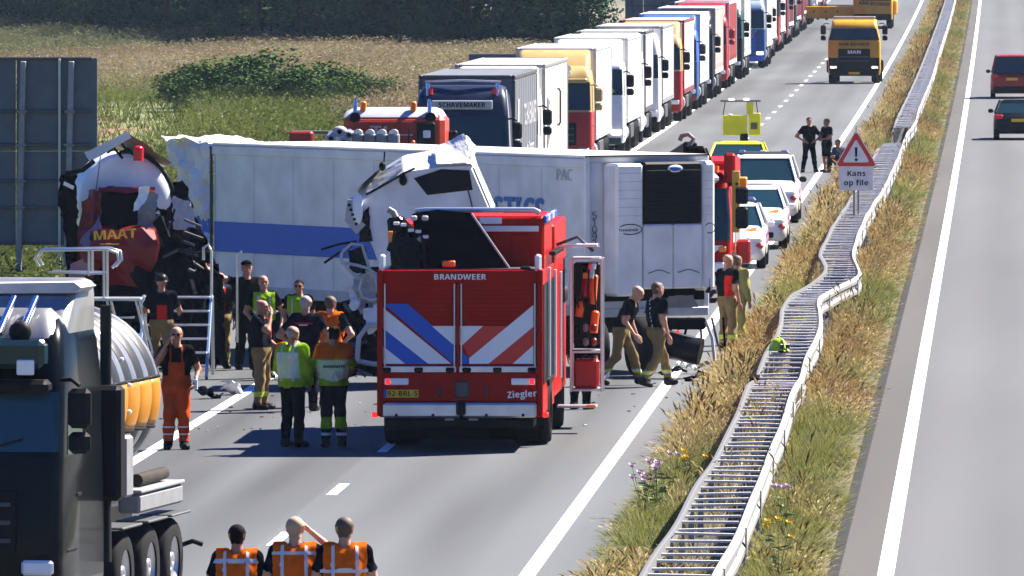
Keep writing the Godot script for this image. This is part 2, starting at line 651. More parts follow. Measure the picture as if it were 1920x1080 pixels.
	for i in spots.size():
		var q = spots[i]
		var t := thing("thistle" if q[2] == 0 else "ragwort", "", "plant", on(q[0], q[1], 0.0), rng.randf() * TAU, "flowering weeds in the median")
		t.set_meta("label", ["pale purple thistle at the grassy left edge of the median, one of a loose clump", "yellow flowering weed standing in the median grass beside the guard rail"][q[2]])
		for s in 5:
			var a := rng.randf() * TAU
			var d := Vector3(cos(a), 0, sin(a))
			var h := rng.randf_range(0.5, 0.8)
			var b := MB.new()
			b.tube([Vector3.ZERO, d * 0.06 + Vector3(0, h * 0.5, 0), d * 0.16 + Vector3(0, h, 0)], 0.007, 5, 0.004)
			for lf in 4:
				var y := h * (0.25 + 0.17 * lf)
				var e := d.rotated(Vector3.UP, lf * 2.1)
				b.quad(d * 0.05 + Vector3(0, y, 0), d * 0.05 + e * 0.07 + Vector3(0.02, y + 0.04, 0), d * 0.05 + e * 0.16 + Vector3(0, y + 0.03, 0), d * 0.05 + e * 0.07 + Vector3(-0.02, y + 0.01, 0.02))
			part(b, "stem", stem, t)
			var f := MB.new()
			f.ell(d * 0.16 + Vector3(0, h + 0.015, 0), Vector3(0.03, 0.025, 0.03), 5)
			for k in 10:
				var g := TAU * k / 10.0
				f.tri(d * 0.16 + Vector3(0, h, 0), d * 0.16 + Vector3(cos(g) * 0.05, h + 0.05, sin(g) * 0.05), d * 0.16 + Vector3(cos(g + 0.4) * 0.045, h + 0.055, sin(g + 0.4) * 0.045))
			part(f, "flower", bloom if q[2] == 0 else yellow, t)

# ---------------------------------------------------------------- trees
func crown_mesh(hgt: float, wide: float, sd: int, n: int, leaf_size := 1.0) -> ArrayMesh:
	rng.seed = sd
	var b := MB.new()
	var blobs := []
	for k in 30:
		var y := rng.randf_range(0.03, 0.92)
		var r := wide * (0.62 + 0.38 * sin(y * PI)) * sqrt(rng.randf()) * (1.0 if y < 0.65 else 1.0 - (y - 0.65) * 1.9)
		var a := rng.randf() * TAU
		blobs.append([Vector3(cos(a) * r, y * hgt, sin(a) * r), rng.randf_range(0.55, 1.15) * wide * 0.4, rng.randf_range(0.75, 1.2)])
	for k in n:
		var q = blobs[rng.randi() % blobs.size()]
		var d := Vector3(rng.randfn(), rng.randfn(), rng.randfn()).normalized()
		var p: Vector3 = q[0] + d * q[1] * pow(rng.randf(), 0.35)
		p.y = maxf(p.y, 0.1)
		var s := rng.randf_range(0.07, 0.17) * leaf_size
		var u := Vector3(rng.randfn(), rng.randfn() * 0.6, rng.randfn()).normalized() * s
		var v := u.cross(d).normalized() * s * 0.6
		b.st.set_color(Color(1, 1, 1) * (q[2] * rng.randf_range(0.85, 1.15)))
		b.quad(p - u, p - v, p + u, p + v)
	return b.mesh()

func wood_edge(x: float) -> float:
	return lerpf(588.0, 606.0, (-24.0 - x) / 18.0) if x > -42.0 else lerpf(606.0, 700.0, (-42.0 - x) / 27.0)

func make_forest() -> void:
	var bark := dirty(mat(0.05, 0.04, 0.03, 0.9))
	var leaf := []
	for c in [Color(0.028, 0.066, 0.026), Color(0.055, 0.1, 0.028), Color(0.024, 0.06, 0.03)]:
		var g := mat(c.r, c.g, c.b, 0.9)
		g.metallic_specular = 0.12
		g.vertex_color_use_as_albedo = true
		g.backlight_enabled = true
		g.backlight = Color(0.16, 0.2, 0.1)
		leaf.append(g)
	var crowns := []
	for k in 4:
		crowns.append(crown_mesh(9.5 + k * 0.9, 3.3 + 0.35 * (k % 3), 40 + k, 9500))
	var trunk := MB.new()
	trunk.tube([Vector3(0, -0.3, 0), Vector3(0.1, 2.5, 0), Vector3(0, 6.5, 0.1), Vector3(0.1, 9, 0)], 0.22, 7, 0.05)
	for k in 6:
		var a := k * 2.2
		trunk.tube([Vector3(0, 2.0 + k, 0), Vector3(cos(a) * 1.1, 3.2 + k, sin(a) * 1.1), Vector3(cos(a) * 2.0, 4.3 + k, sin(a) * 2.0)], 0.08, 5, 0.02)
	var tm := trunk.mesh()
	rng.seed = 77
	var words := ["dark", "mid green", "blue green"]
	var n := 0
	for row in 3:
		var steps_n: int = [27, 23, 19][row]
		for k in steps_n:
			var t := clampf((k + rng.randf_range(-0.25, 0.25)) / (steps_n - 1.0), 0.0, 1.0)
			var x := lerpf(-88.0, -22.5, t) - row * 2.0
			var z := wood_edge(x) + 3.0 + row * 6.0 + rng.randf_range(-2, 2)
			var kind := rng.randi() % 3
			var o := thing("forest_tree", "%s broad tree with foliage down to the meadow in the wood behind the field" % words[kind], "tree", on(x, z, -0.1), rng.randf() * TAU, "trees along the wood's edge, %s" % words[kind])
			var s := rng.randf_range(0.85, 1.3)
			put(tm, "trunk", bark, o).scale = Vector3.ONE * s
			put(crowns[rng.randi() % 4], "crown", leaf[kind], o).scale = Vector3(s, s * rng.randf_range(0.85, 1.2), s)
			n += 1
	# low bushes at the wood's foot and a thicket in the meadow
	var bush := crown_mesh(2.2, 1.5, 61, 2600)
	for k in 16:
		var t := k / 15.0
		var o := thing("hedge_bush", "low bush at the foot of the wood where it meets the dry field", "bush", on(lerpf(-86, -24, t), wood_edge(lerpf(-86, -24, t)) - 1.0, -0.1), rng.randf() * TAU, "bushes along the wood's foot")
		put(bush, "foliage", leaf[k % 3], o).scale = Vector3.ONE * rng.randf_range(0.7, 1.2)
	var thicket := crown_mesh(2.2, 1.5, 63, 9000, 0.5)
	for q in [[-32.5, 440.0, 1.0], [-30.4, 443.0, 1.15], [-28.6, 438.0, 0.9], [-33.8, 447.0, 0.8], [-27.2, 444.0, 0.8]]:
		var o := thing("willow_bush", "dark green bush in the thicket in the middle of the meadow", "bush", on(q[0], q[1], -0.1), rng.randf() * TAU, "bushes of the meadow thicket")
		put(thicket, "foliage", leaf[1], o).scale = Vector3(1.5, 0.95, 1.5) * q[2]

# ---------------------------------------------------------------- people: a distance field over a skeleton, meshed as surface nets
var head_mesh: Array
var hair_mesh: ArrayMesh
var ring_mesh: ArrayMesh
var hand_mesh: Array
var grid_org: Vector3
var grid_n: Vector3i
var grid_c: float
var grid_d: PackedFloat32Array
var grid_b: PackedByteArray

func grid_new(lo: Vector3, hi: Vector3, c: float) -> void:
	grid_org = lo
	grid_c = c
	grid_n = Vector3i(((hi - lo) / c).ceil()) + Vector3i.ONE
	grid_d = PackedFloat32Array()
	grid_d.resize(grid_n.x * grid_n.y * grid_n.z)
	grid_d.fill(9.0)
	grid_b = PackedByteArray()
	grid_b.resize(grid_d.size())

func grid_bones(bones: Array, blend: float) -> void:   # each [a, b, radius a, radius b, squash z]
	var best := PackedFloat32Array()
	best.resize(grid_d.size())
	best.fill(9.0)
	for bi in bones.size():
		var q = bones[bi]
		var a: Vector3 = q[0]
		var b: Vector3 = q[1]
		var ra: float = q[2]
		var rb: float = q[3]
		var cut: bool = q.size() > 4 and q[4]
		var m := maxf(ra, rb) + maxf(grid_c * 3.0, 0.05 if grid_c > 0.012 else 0.015)
		var lo := Vector3i(((a.min(b) - Vector3.ONE * m - grid_org) / grid_c).floor()).clamp(Vector3i.ZERO, grid_n - Vector3i.ONE)
		var hi := Vector3i(((a.max(b) + Vector3.ONE * m - grid_org) / grid_c).ceil()).clamp(Vector3i.ZERO, grid_n - Vector3i.ONE)
		var ab := b - a
		var il := 1.0 / maxf(ab.length_squared(), 1e-9)
		for k in range(lo.z, hi.z + 1):
			for j in range(lo.y, hi.y + 1):
				var p := grid_org + Vector3(lo.x, j, k) * grid_c - a
				var at := (k * grid_n.y + j) * grid_n.x + lo.x
				for i in range(lo.x, hi.x + 1):
					var t := clampf(p.dot(ab) * il, 0.0, 1.0)
					var d := (p - ab * t).length() - (ra + (rb - ra) * t)
					var old := grid_d[at]
					if cut:
						grid_d[at] = maxf(old, -d)
					else:
						if d < best[at]:
							best[at] = d
							grid_b[at] = bi
						var e := absf(old - d)
						if e < blend:
							grid_d[at] = minf(old, d) - (blend - e) * (blend - e) / (blend * 4.0)
						elif d < old:
							grid_d[at] = d
					at += 1
					p.x += grid_c

func nets(level: float, allow: Array = [], where = null) -> Array:   # [points, normals, index]; restricted to cells whose bone is allowed
	var pts := PackedVector3Array()
	var nor := PackedVector3Array()
	var idx := PackedInt32Array()
	var cell := {}
	var nx := grid_n.x
	var ny := grid_n.y
	var nxy := nx * ny
	var ok := PackedByteArray()
	ok.resize(256)
	ok.fill(1 if allow.is_empty() else 0)
	for a in allow:
		ok[a] = 1
	var off := [0, 1, nx, nx + 1, nxy, nxy + 1, nxy + nx, nxy + nx + 1]
	var near := grid_c * 2.2
	for k in grid_n.z - 1:
		for j in ny - 1:
			var at := k * nxy + j * nx
			for i in nx - 1:
				var v0 := grid_d[at + i] - level
				if absf(v0) > near:
					continue
				var base := at + i
				var neg := 0
				var v := []
				for o in off:
					var w := grid_d[base + o] - level
					v.append(w)
					if w < 0.0:
						neg += 1
				if neg == 0 or neg == 8 or not ok[grid_b[base]]:
					continue
				var s := Vector3.ZERO
				var n := 0
				for e in EDGES:
					var d0: float = v[e[0]]
					var d1: float = v[e[1]]
					if (d0 < 0.0) != (d1 < 0.0):
						s += (CORNER[e[0]] as Vector3).lerp(CORNER[e[1]], d0 / (d0 - d1))
						n += 1
				var p := grid_org + (Vector3(i, j, k) + s / n) * grid_c
				if where != null and not where.call(p):
					continue
				cell[base] = pts.size()
				pts.append(p)
				nor.append(Vector3(v[1] + v[3] + v[5] + v[7] - v[0] - v[2] - v[4] - v[6], v[2] + v[3] + v[6] + v[7] - v[0] - v[1] - v[4] - v[5], v[4] + v[5] + v[6] + v[7] - v[0] - v[1] - v[2] - v[3]).normalized())
	var dirs := [[1, nx, nxy], [nx, nxy, 1], [nxy, 1, nx]]
	for base in cell:
		var a := grid_d[base] - level < 0.0
		for q in dirs:
			if (grid_d[base + q[0]] - level < 0.0) == a:
				continue
			var c0: int = cell.get(base - q[1] - q[2], -1)
			var c1: int = cell.get(base - q[1], -1)
			var c2: int = cell[base]
			var c3: int = cell.get(base - q[2], -1)
			if c0 < 0 or c1 < 0 or c3 < 0:
				continue
			if a:
				idx.append_array([c0, c1, c2, c0, c2, c3])
			else:
				idx.append_array([c0, c2, c1, c0, c3, c2])
	return [pts, nor, idx]

const CORNER := [Vector3(0, 0, 0), Vector3(1, 0, 0), Vector3(0, 1, 0), Vector3(1, 1, 0), Vector3(0, 0, 1), Vector3(1, 0, 1), Vector3(0, 1, 1), Vector3(1, 1, 1)]
const EDGES := [[0, 1], [2, 3], [4, 5], [6, 7], [0, 2], [1, 3], [4, 6], [5, 7], [0, 4], [1, 5], [2, 6], [3, 7]]

var folds := FastNoiseLite.new()

func net_mesh(parts: Array, fold := 0.0) -> ArrayMesh:   # each [net, transform]
	var P := PackedVector3Array()
	var N := PackedVector3Array()
	var I := PackedInt32Array()
	for q in parts:
		var x: Transform3D = q[1]
		var o := P.size()
		var mirrored := x.basis.determinant() < 0.0
		for p in q[0][0]:
			P.append(x * p)
		if fold > 0.0:
			for k in q[0][1].size():
				var p: Vector3 = q[0][0][k] * Vector3(14.0, 9.0, 14.0)
				var f := Vector3(folds.get_noise_3dv(p), folds.get_noise_3dv(p + Vector3(50, 0, 0)), folds.get_noise_3dv(p + Vector3(0, 50, 0)))
				P[o + k] += q[0][1][k] * f.x * fold * 0.022
				N.append((x.basis * (q[0][1][k] + f * fold)).normalized())
		else:
			for p in q[0][1]:
				N.append((x.basis * p).normalized())
		var J: PackedInt32Array = q[0][2]
		for k in range(0, J.size(), 3):
			I.append(J[k] + o)
			I.append(J[k + (2 if mirrored else 1)] + o)
			I.append(J[k + (1 if mirrored else 2)] + o)
	var arr := []
	arr.resize(Mesh.ARRAY_MAX)
	arr[Mesh.ARRAY_VERTEX] = P
	arr[Mesh.ARRAY_NORMAL] = N
	arr[Mesh.ARRAY_INDEX] = I
	var m := ArrayMesh.new()
	if I.size():
		m.add_surface_from_arrays(Mesh.PRIMITIVE_TRIANGLES, arr)
	return m

func make_head_and_hand() -> void:
	var V := func(x, y, z): return Vector3(x, y, z)
	grid_new(Vector3(-0.11, -0.2, -0.13), Vector3(0.11, 0.15, 0.15), 0.0065)
	var b := []
	b.append([V.call(0, 0.035, -0.035), V.call(0, 0.03, 0.015), 0.083, 0.078])
	b.append([V.call(0, 0.0, 0.02), V.call(0, -0.06, 0.042), 0.066, 0.05])
	b.append([V.call(0, -0.06, 0.04), V.call(0, -0.095, 0.062), 0.045, 0.026])
	for s in [-1, 1]:
		b.append([V.call(s * 0.045, -0.03, 0.01), V.call(s * 0.02, -0.092, 0.05), 0.033, 0.022])
		b.append([V.call(s * 0.08, 0.015, -0.008), V.call(s * 0.073, -0.028, -0.002), 0.016, 0.011])
		b.append([V.call(s * 0.012, 0.028, 0.084), V.call(s * 0.042, 0.024, 0.07), 0.011, 0.011])
		b.append([V.call(s * 0.04, -0.02, 0.06), V.call(s * 0.032, -0.03, 0.066), 0.02, 0.018])
	b.append([V.call(0, 0.012, 0.09), V.call(0, -0.028, 0.106), 0.009, 0.014])
	b.append([V.call(-0.016, -0.058, 0.086), V.call(0.016, -0.058, 0.086), 0.009, 0.009])
	b.append([V.call(0, -0.03, -0.03), V.call(0, -0.17, -0.04), 0.056, 0.06])
	grid_bones(b, 0.022)
	var cuts := []
	for s in [-1, 1]:
		cuts.append([V.call(s * 0.031, 0.006, 0.1), V.call(s * 0.031, 0.006, 0.094), 0.013, 0.013, true])
	grid_bones(cuts, 0.01)
	head_mesh = nets(0.0)
	hair_mesh = net_mesh([[nets(0.009, [], func(p): return p.y > -0.06 + maxf(p.z, 0.0) * 2.2 - 0.02 * float(p.z < -0.04) and p.z < 0.075 and not (absf(p.x) > 0.072 and p.y < 0.03) and not (p.z > 0.02 and p.y < 0.045)), Transform3D()]])
	ring_mesh = net_mesh([[nets(0.007, [], func(p): return p.y > -0.05 and p.y < 0.052 - maxf(p.z, 0.0) and p.z < 0.045 and not (absf(p.x) > 0.075 and p.y < 0.03)), Transform3D()]])
	grid_new(Vector3(-0.07, -0.215, -0.05), Vector3(0.09, 0.03, 0.08), 0.0055)
	var h := []
	h.append([V.call(0, 0.02, 0), V.call(0, -0.02, 0), 0.024, 0.025])
	for k in 4:
		var x: float = -0.031 + k * 0.0205
		var l: float = [0.066, 0.08, 0.085, 0.075][k]
		var y: float = [-0.082, -0.09, -0.093, -0.09][k]
		h.append([V.call(x * 0.55, -0.015, 0), V.call(x, y, 0.002), 0.017, 0.0125])
		h.append([V.call(x, y, 0.002), V.call(x, y - l * 0.48, 0.012), 0.0105, 0.0095])
		h.append([V.call(x, y - l * 0.48, 0.012), V.call(x * 0.95, y - l * 0.9, 0.036), 0.0095, 0.0078])
	h.append([V.call(0.014, -0.02, 0.004), V.call(0.043, -0.055, 0.018), 0.017, 0.0125])
	h.append([V.call(0.043, -0.055, 0.018), V.call(0.05, -0.1, 0.034), 0.0115, 0.0085])
	grid_bones(h, 0.008)
	hand_mesh = nets(0.0)

var skin_light: StandardMaterial3D
var skin_warm: StandardMaterial3D

const POSE := {
	"pel": Vector3(0, 0.96, 0), "chest": Vector3(0, 1.26, 0.0), "neck": Vector3(0, 1.475, -0.015), "head": Vector3(0, 1.655, 0.015),
	"sh0": Vector3(0.185, 1.42, -0.01), "sh1": Vector3(-0.185, 1.42, -0.01), "el0": Vector3(0.245, 1.14, -0.03), "el1": Vector3(-0.245, 1.14, -0.03), "wr0": Vector3(0.255, 0.89, 0.05), "wr1": Vector3(-0.255, 0.89, 0.05),
	"hip0": Vector3(0.09, 0.93, 0), "hip1": Vector3(-0.09, 0.93, 0), "kn0": Vector3(0.105, 0.5, 0.02), "kn1": Vector3(-0.105, 0.5, 0.02), "an0": Vector3(0.115, 0.095, -0.02), "an1": Vector3(-0.115, 0.095, -0.02),
	"to0": Vector3(0.14, 0.035, 0.14), "to1": Vector3(-0.14, 0.035, 0.14), "turn": 0.0, "nod": 0.0,
}

func person(label: String, at: Vector3, turn: float, tall: float, pose: Dictionary, o: Dictionary, group := "") -> Node3D:
	var J := POSE.duplicate()
	J.merge(pose, true)
	var t := thing("person", label, "person", at, turn, group)
	t.scale = Vector3.ONE * (tall / 1.78)
	var bulk: float = o.get("bulk", 1.0)
	var b := []
	var A := func(x, y, ra, rb): b.append([x, y, ra, rb])
	A.call(J.pel, J.chest, 0.118 * bulk, 0.115 * bulk)                                    # 0 trunk
	for s in ["0", "1"]:
		A.call((J["hip" + s] as Vector3).lerp(J.pel, 0.25) + Vector3(0, 0.06, 0), (J["sh" + s] as Vector3).lerp(J.neck, 0.35) - Vector3(0, 0.09, 0), 0.1 * bulk, 0.105 * bulk)   # 1, 2 flanks
	A.call((J.sh0 as Vector3).lerp(J.neck, 0.15), (J.sh1 as Vector3).lerp(J.neck, 0.15), 0.07, 0.07)         # 3 shoulders
	A.call((J.neck as Vector3) - Vector3(0, 0.04, 0), (J.neck as Vector3).lerp(J.head, 0.55), 0.062, 0.056)   # 4 neck
	for s in ["0", "1"]:
		var mid: Vector3 = (J["sh" + s] as Vector3).lerp(J["el" + s], 0.68)
		A.call(J["sh" + s], mid, 0.062, 0.05)                                             # 5, 8
		A.call(mid, J["el" + s], 0.05, 0.042)                                             # 6, 9
		A.call(J["el" + s], J["wr" + s], 0.043, 0.028)                                    # 7, 10
	for s in ["0", "1"]:
		var low: Vector3 = (J["kn" + s] as Vector3).lerp(J["an" + s], 0.45)
		A.call(J["hip" + s], J["kn" + s], 0.092, 0.062)                                   # 11, 15
		A.call(J["kn" + s], low, 0.06, 0.055)                                             # 12, 16
		A.call(low, J["an" + s], 0.055, 0.044)                                            # 13, 17
		A.call((J["an" + s] as Vector3) - Vector3(0, 0.04, 0.02), J["to" + s], 0.048, 0.036)   # 14, 18
	A.call(J.hip0, J.hip1, 0.1, 0.1)                                                      # 19 hips
	var lo := Vector3.ONE * 9
	var hi := -lo
	for q in b:
		lo = lo.min((q[0] as Vector3).min(q[1]))
		hi = hi.max((q[0] as Vector3).max(q[1]))
	var c: float = o.get("cell", 0.021)
	grid_new(lo - Vector3.ONE * 0.19, hi + Vector3.ONE * 0.19, c)
	grid_bones(b, 0.045)
	# the body: one continuous skin with head and hands
	var look := Basis(Vector3.UP, J.turn) * Basis(Vector3.RIGHT, J.nod)
	var hx := Transform3D(look, J.head)
	var skin := [[nets(0.0), Transform3D()], [head_mesh, hx]]
	for s in [0, 1]:
		var w: Vector3 = J["wr%d" % s]
		var y: Vector3 = (J["el%d" % s] as Vector3 - w).normalized()
		var inner: Vector3 = J.get("palm%d" % s, Vector3(-1 if s == 0 else 1, 0, 0.25))
		var z := (inner - y * inner.dot(y)).normalized()
		var x := y.cross(z) * (1.0 if s == 0 else -1.0)
		skin.append([hand_mesh, Transform3D(Basis(x, y, z), w - y * 0.015)])
	var sk: StandardMaterial3D = o.get("skin", skin_light)
	put(net_mesh(skin), "body", sk, t)
	for q in o.wear:   # [part name, material, bones, offset, where]
		var m := net_mesh([[nets(q[3], q[2], q[4] if q.size() > 4 else null), Transform3D()]], 0.6)
		if m.get_surface_count():
			put(m, q[0], q[1], t)
	var hd := Node3D.new()
	if o.has("hair"):
		var hm := put(hair_mesh if o.get("hair_style", "full") == "full" else ring_mesh, "hair", o.hair, t)
		hm.transform = hx
	if o.get("glasses", false):
		var g := MB.new()
		g.xf = hx
		for s in [-1, 1]:
			g.ell(Vector3(s * 0.033, 0.006, 0.092), Vector3(0.026, 0.019, 0.012), 6)
			g.bar(Vector3(s * 0.058, 0.01, 0.084), Vector3(s * 0.084, 0.012, -0.005), 0.005, 0.006)
		g.bar(Vector3(-0.012, 0.012, 0.1), Vector3(0.012, 0.012, 0.1), 0.005, 0.006)
		part(g, "sunglasses", M.black, t)
	else:
		for s in [-1, 1]:
			var e := MB.new()
			e.xf = hx
			e.ell(Vector3(s * 0.031, 0.006, 0.0855), Vector3(0.012, 0.006, 0.004), 5)
			part(e, "eye", M.black, t)
	if o.has("helmet"):
		var g := MB.new()
		g.xf = hx
		var pr := []
		for k in 9:
			var a := PI * 0.5 * k / 8.0
			var ring := []
			for i in 16:
				var u := TAU * i / 16.0
				var r := cos(a) * 0.998 + 0.002
				ring.append(Vector3(cos(u) * 0.115 * r, 0.03 + sin(a) * 0.125, -0.015 + sin(u) * 0.14 * r))
			pr.append(ring)
		pr.push_front(pr[0].map(func(v): return Vector3(v.x * 1.12, v.y - 0.015, -0.015 + (v.z + 0.015) * 1.14)))
		g.rings(pr)
		part(g, "helmet", o.helmet, t)
	if o.has("cap"):
		var g := MB.new()
		g.xf = hx
		g.ell(Vector3(0, 0.075, -0.02), Vector3(0.093, 0.062, 0.108), 8)
		g.box(Vector3(0, 0.055, 0.1), Vector3(0.13, 0.012, 0.08), 0.004)
		part(g, "cap", o.cap, t)
	hd.free()
	return t

const TORSO := [0, 1, 2, 3]
const SLEEVES := [5, 8]
const LONG := [5, 6, 7, 8, 9, 10]
const LEGS := [11, 12, 13, 15, 16, 17, 19]

func boots(m: Material) -> Array:
	return [["boot", m, [13, 14], 0.016, func(p): return p.y < 0.24], ["boot", m, [17, 18], 0.016, func(p): return p.y < 0.24]]

func tee(m: Material, long := false) -> Array:
	return ["shirt", m, TORSO + [19] + (LONG if long else SLEEVES), 0.014, func(p): return p.y > 0.9]

func trousers(m: Material, lo := 0.1) -> Array:
	return ["trousers", m, LEGS + [0, 1, 2], 0.02, func(p): return p.y < 1.02 and p.y > lo]

func make_people() -> void:
	folds.frequency = 0.35
	folds.fractal_octaves = 2
	skin_light = mat(0.46, 0.24, 0.16, 0.6)
	skin_warm = mat(0.34, 0.155, 0.095, 0.6)
	for s in [skin_light, skin_warm]:
		s.subsurf_scatter_enabled = true
		s.subsurf_scatter_strength = 0.08
	var navy := cloth(0.006, 0.007, 0.013)
	var black := cloth(0.0045, 0.0045, 0.006)
	var tan := cloth(0.2, 0.145, 0.07)
	var hi_yellow := cloth(0.42, 0.72, 0.03)
	var hi_orange := cloth(1.0, 0.19, 0.012)
	for m in [hi_yellow, hi_orange]:
		m.backlight_enabled = true
		m.backlight = Color(0.9, 0.9, 0.9)
	var pale := cloth(0.62, 0.78, 0.45)
	var overalls := cloth(0.42, 0.055, 0.01)
	var bootm := mat(0.012, 0.012, 0.013, 0.45)
	var bandy := cloth(0.5, 0.6, 0.08)
	var redcloth := cloth(0.6, 0.02, 0.015)
	var tape = M.silver_tape
	var hair_dark := mat(0.008, 0.006, 0.005, 0.8)
	var hair_brown := mat(0.07, 0.045, 0.03, 0.7)
	var hair_grey := mat(0.28, 0.26, 0.24, 0.7)
	var hair_fair := mat(0.36, 0.26, 0.16, 0.7)
	var band := func(m: Material, a: float, b: float, off: float): return ["reflective_band", m, [12, 13, 16, 17], off, func(p): return p.y > a and p.y < b]
	var ff := func(extra: Array) -> Array: return [tee(navy), trousers(tan)] + [band.call(bandy, 0.2, 0.3, 0.026), band.call(tape, 0.235, 0.265, 0.03)] + boots(bootm) + extra
	# hands on hips, seen from behind or in front alike
	var akimbo := {"el0": Vector3(0.4, 1.17, -0.1), "wr0": Vector3(0.2, 1.02, 0.06), "el1": Vector3(-0.4, 1.17, -0.1), "wr1": Vector3(-0.2, 1.02, 0.06), "palm0": Vector3(-1, 0, -0.4), "palm1": Vector3(1, 0, -0.4)}
	# 1 the man on the phone
	var straps := func(p: Vector3) -> bool: return p.y > 1.1 and absf(absf(p.x) - 0.085) < 0.024
	var p := person("man in orange bib overalls and sunglasses holding a phone to his ear", on(-12.4, 159.3), 0.1, 1.86, {"el1": Vector3(-0.36, 1.16, 0.06), "wr1": Vector3(-0.16, 1.5, 0.12), "palm1": Vector3(1, 0.2, -0.2), "el0": Vector3(0.32, 1.15, -0.02), "wr0": Vector3(0.26, 0.98, 0.2), "turn": -0.1}, {"glasses": true, "hair": hair_brown, "hair_style": "ring", "skin": skin_warm, "wear": [tee(black), ["bib_overalls", overalls, LEGS + [0, 1, 2], 0.026, func(q): return q.y < 1.08 and q.y > 0.1], ["bib_overalls", overalls, TORSO, 0.026, func(q): return q.y >= 1.06 and q.y < 1.27 and q.z > 0.0 and absf(q.x) < 0.12], ["strap", overalls, TORSO, 0.028, straps], band.call(tape, 0.3, 0.34, 0.03), band.call(tape, 0.2, 0.24, 0.03)] + boots(bootm)})
	var bt := MB.new()
	bt.cyl(Vector3(0.27, 0.88, 0.24), Vector3(0.27, 1.02, 0.26), 0.032, 8).cyl(Vector3(0.27, 1.02, 0.26), Vector3(0.27, 1.07, 0.265), 0.014, 8)
	bt.xf = Transform3D.IDENTITY
	var bottle := part(bt, numbered("water_bottle"), mat(0.6, 0.7, 0.78, 0.1), self)
	bottle.position = p.position
	bottle.rotation.y = 0.1
	bottle.scale = p.scale
	tag(bottle, "clear plastic bottle held by the man in orange bib overalls", "bottle")
	# 2 firefighter in profile, hand at his face
	person("bald firefighter in tan trousers standing in profile with one hand raised to his brow", on(-12.04, 172.5), 1.25, 1.8, {"el1": Vector3(-0.26, 1.28, 0.22), "wr1": Vector3(-0.09, 1.52, 0.2), "palm1": Vector3(0.5, 0.3, -1), "el0": Vector3(0.28, 1.12, 0.0), "wr0": Vector3(0.12, 1.04, 0.2)}, {"skin": skin_warm, "bulk": 1.12, "wear": ff.call([["shoulder_stripe", redcloth, TORSO, 0.02, func(q): return q.y > 1.15 and absf(q.x - 0.09) < 0.022 and q.z > 0.0]])}, "firefighters around the wreck")
	# 3 green jacket from behind
	person("bald man in a lime green long sleeved safety jacket and black trousers, back turned", on(-10.7, 160.1), PI - 0.5, 1.84, {"el0": Vector3(0.26, 1.14, 0.02), "wr0": Vector3(0.18, 0.95, 0.17), "el1": Vector3(-0.26, 1.14, 0.0), "wr1": Vector3(-0.2, 0.94, 0.15)}, {"skin": skin_warm, "hair": hair_grey, "hair_style": "ring", "bulk": 1.1, "wear": [["jacket", hi_yellow, TORSO + LONG + [19], 0.03, func(q): return q.y > 0.86], ["shoulder_panel", hi_orange, [5, 3], 0.034, func(q): return q.y > 1.26 and q.x > 0.13], ["reflective_stripe", tape, TORSO, 0.035, func(q): return absf(absf(q.x) - 0.1) < 0.025 and q.y > 0.95], ["pale_panel", pale, TORSO, 0.0335, func(q): return absf(q.x) < 0.2 and q.y > 1.0 and q.y < 1.4], trousers(black)] + boots(bootm)})
	# 4 orange and yellow jacket from behind
	var p4 := person("man in an orange and yellow safety jacket with a white triangle on the back", on(-10.08, 160.1), PI + 0.1, 1.83, {"el0": Vector3(0.27, 1.15, 0.04), "wr0": Vector3(0.2, 1.0, 0.2), "el1": Vector3(-0.27, 1.15, 0.04), "wr1": Vector3(-0.2, 1.0, 0.2), "nod": 0.12}, {"hair": hair_dark, "skin": skin_warm, "wear": [["jacket", hi_yellow, TORSO + SLEEVES + [6, 9, 19], 0.03, func(q): return q.y > 0.9], ["shoulder_panel", hi_orange, TORSO + [5, 8], 0.035, func(q): return q.y > 1.3], ["pale_panel", pale, TORSO, 0.0345, func(q): return q.y > 0.98 and q.y < 1.29], ["trousers", navy, LEGS + [0, 1, 2], 0.02, func(q): return q.y < 0.98 and q.y > 0.1], ["trouser_cuff", hi_yellow, [12, 13, 16, 17], 0.026, func(q): return q.y > 0.26 and q.y < 0.46], band.call(tape, 0.16, 0.22, 0.028)] + boots(bootm)})
	var tr := MB.new()
	tr.bar(Vector3(-0.055, 0.98, -0.165), Vector3(0, 1.12, -0.162), 0.022, 0.012).bar(Vector3(0.055, 0.98, -0.165), Vector3(0, 1.12, -0.162), 0.022, 0.012).bar(Vector3(-0.05, 0.98, -0.165), Vector3(0.05, 0.98, -0.165), 0.02, 0.012)
	part(tr, "triangle_badge", M.ink_white, p4)
	text("BRANDWEER", 0.04, 0.006, M.ink, p4, Vector3(0, 1.19, -0.166), Vector3(0, PI, 0))
	# 5 tall man, back turned, hands on hips
	var p5 := person("tall man in dark navy uniform with a red line across the back, hands on hips", on(-11.28, 172.0), PI - 0.15, 1.88, akimbo, {"hair": hair_grey, "skin": skin_warm, "bulk": 1.12, "wear": [tee(navy), trousers(navy), ["back_stripe", redcloth, TORSO, 0.019, func(q): return absf(q.y - 1.36) < 0.016 and q.z < 0.0 and absf(q.x) < 0.15]] + boots(bootm)})
	text("BRANDWEER", 0.022, 0.004, M.ink_white, p5, Vector3(0, 1.33, -0.138), Vector3(0, PI, 0))
	# 6 man half hidden behind him
	person("brown haired man in a pale orange vest half hidden behind the tall navy uniform", on(-10.98, 173.6), PI - 0.3, 1.82, akimbo, {"hair": hair_brown, "skin": skin_light, "wear": [tee(navy), ["vest", hi_orange, TORSO, 0.03, func(q): return q.y > 0.95], trousers(tan)] + boots(bootm)})
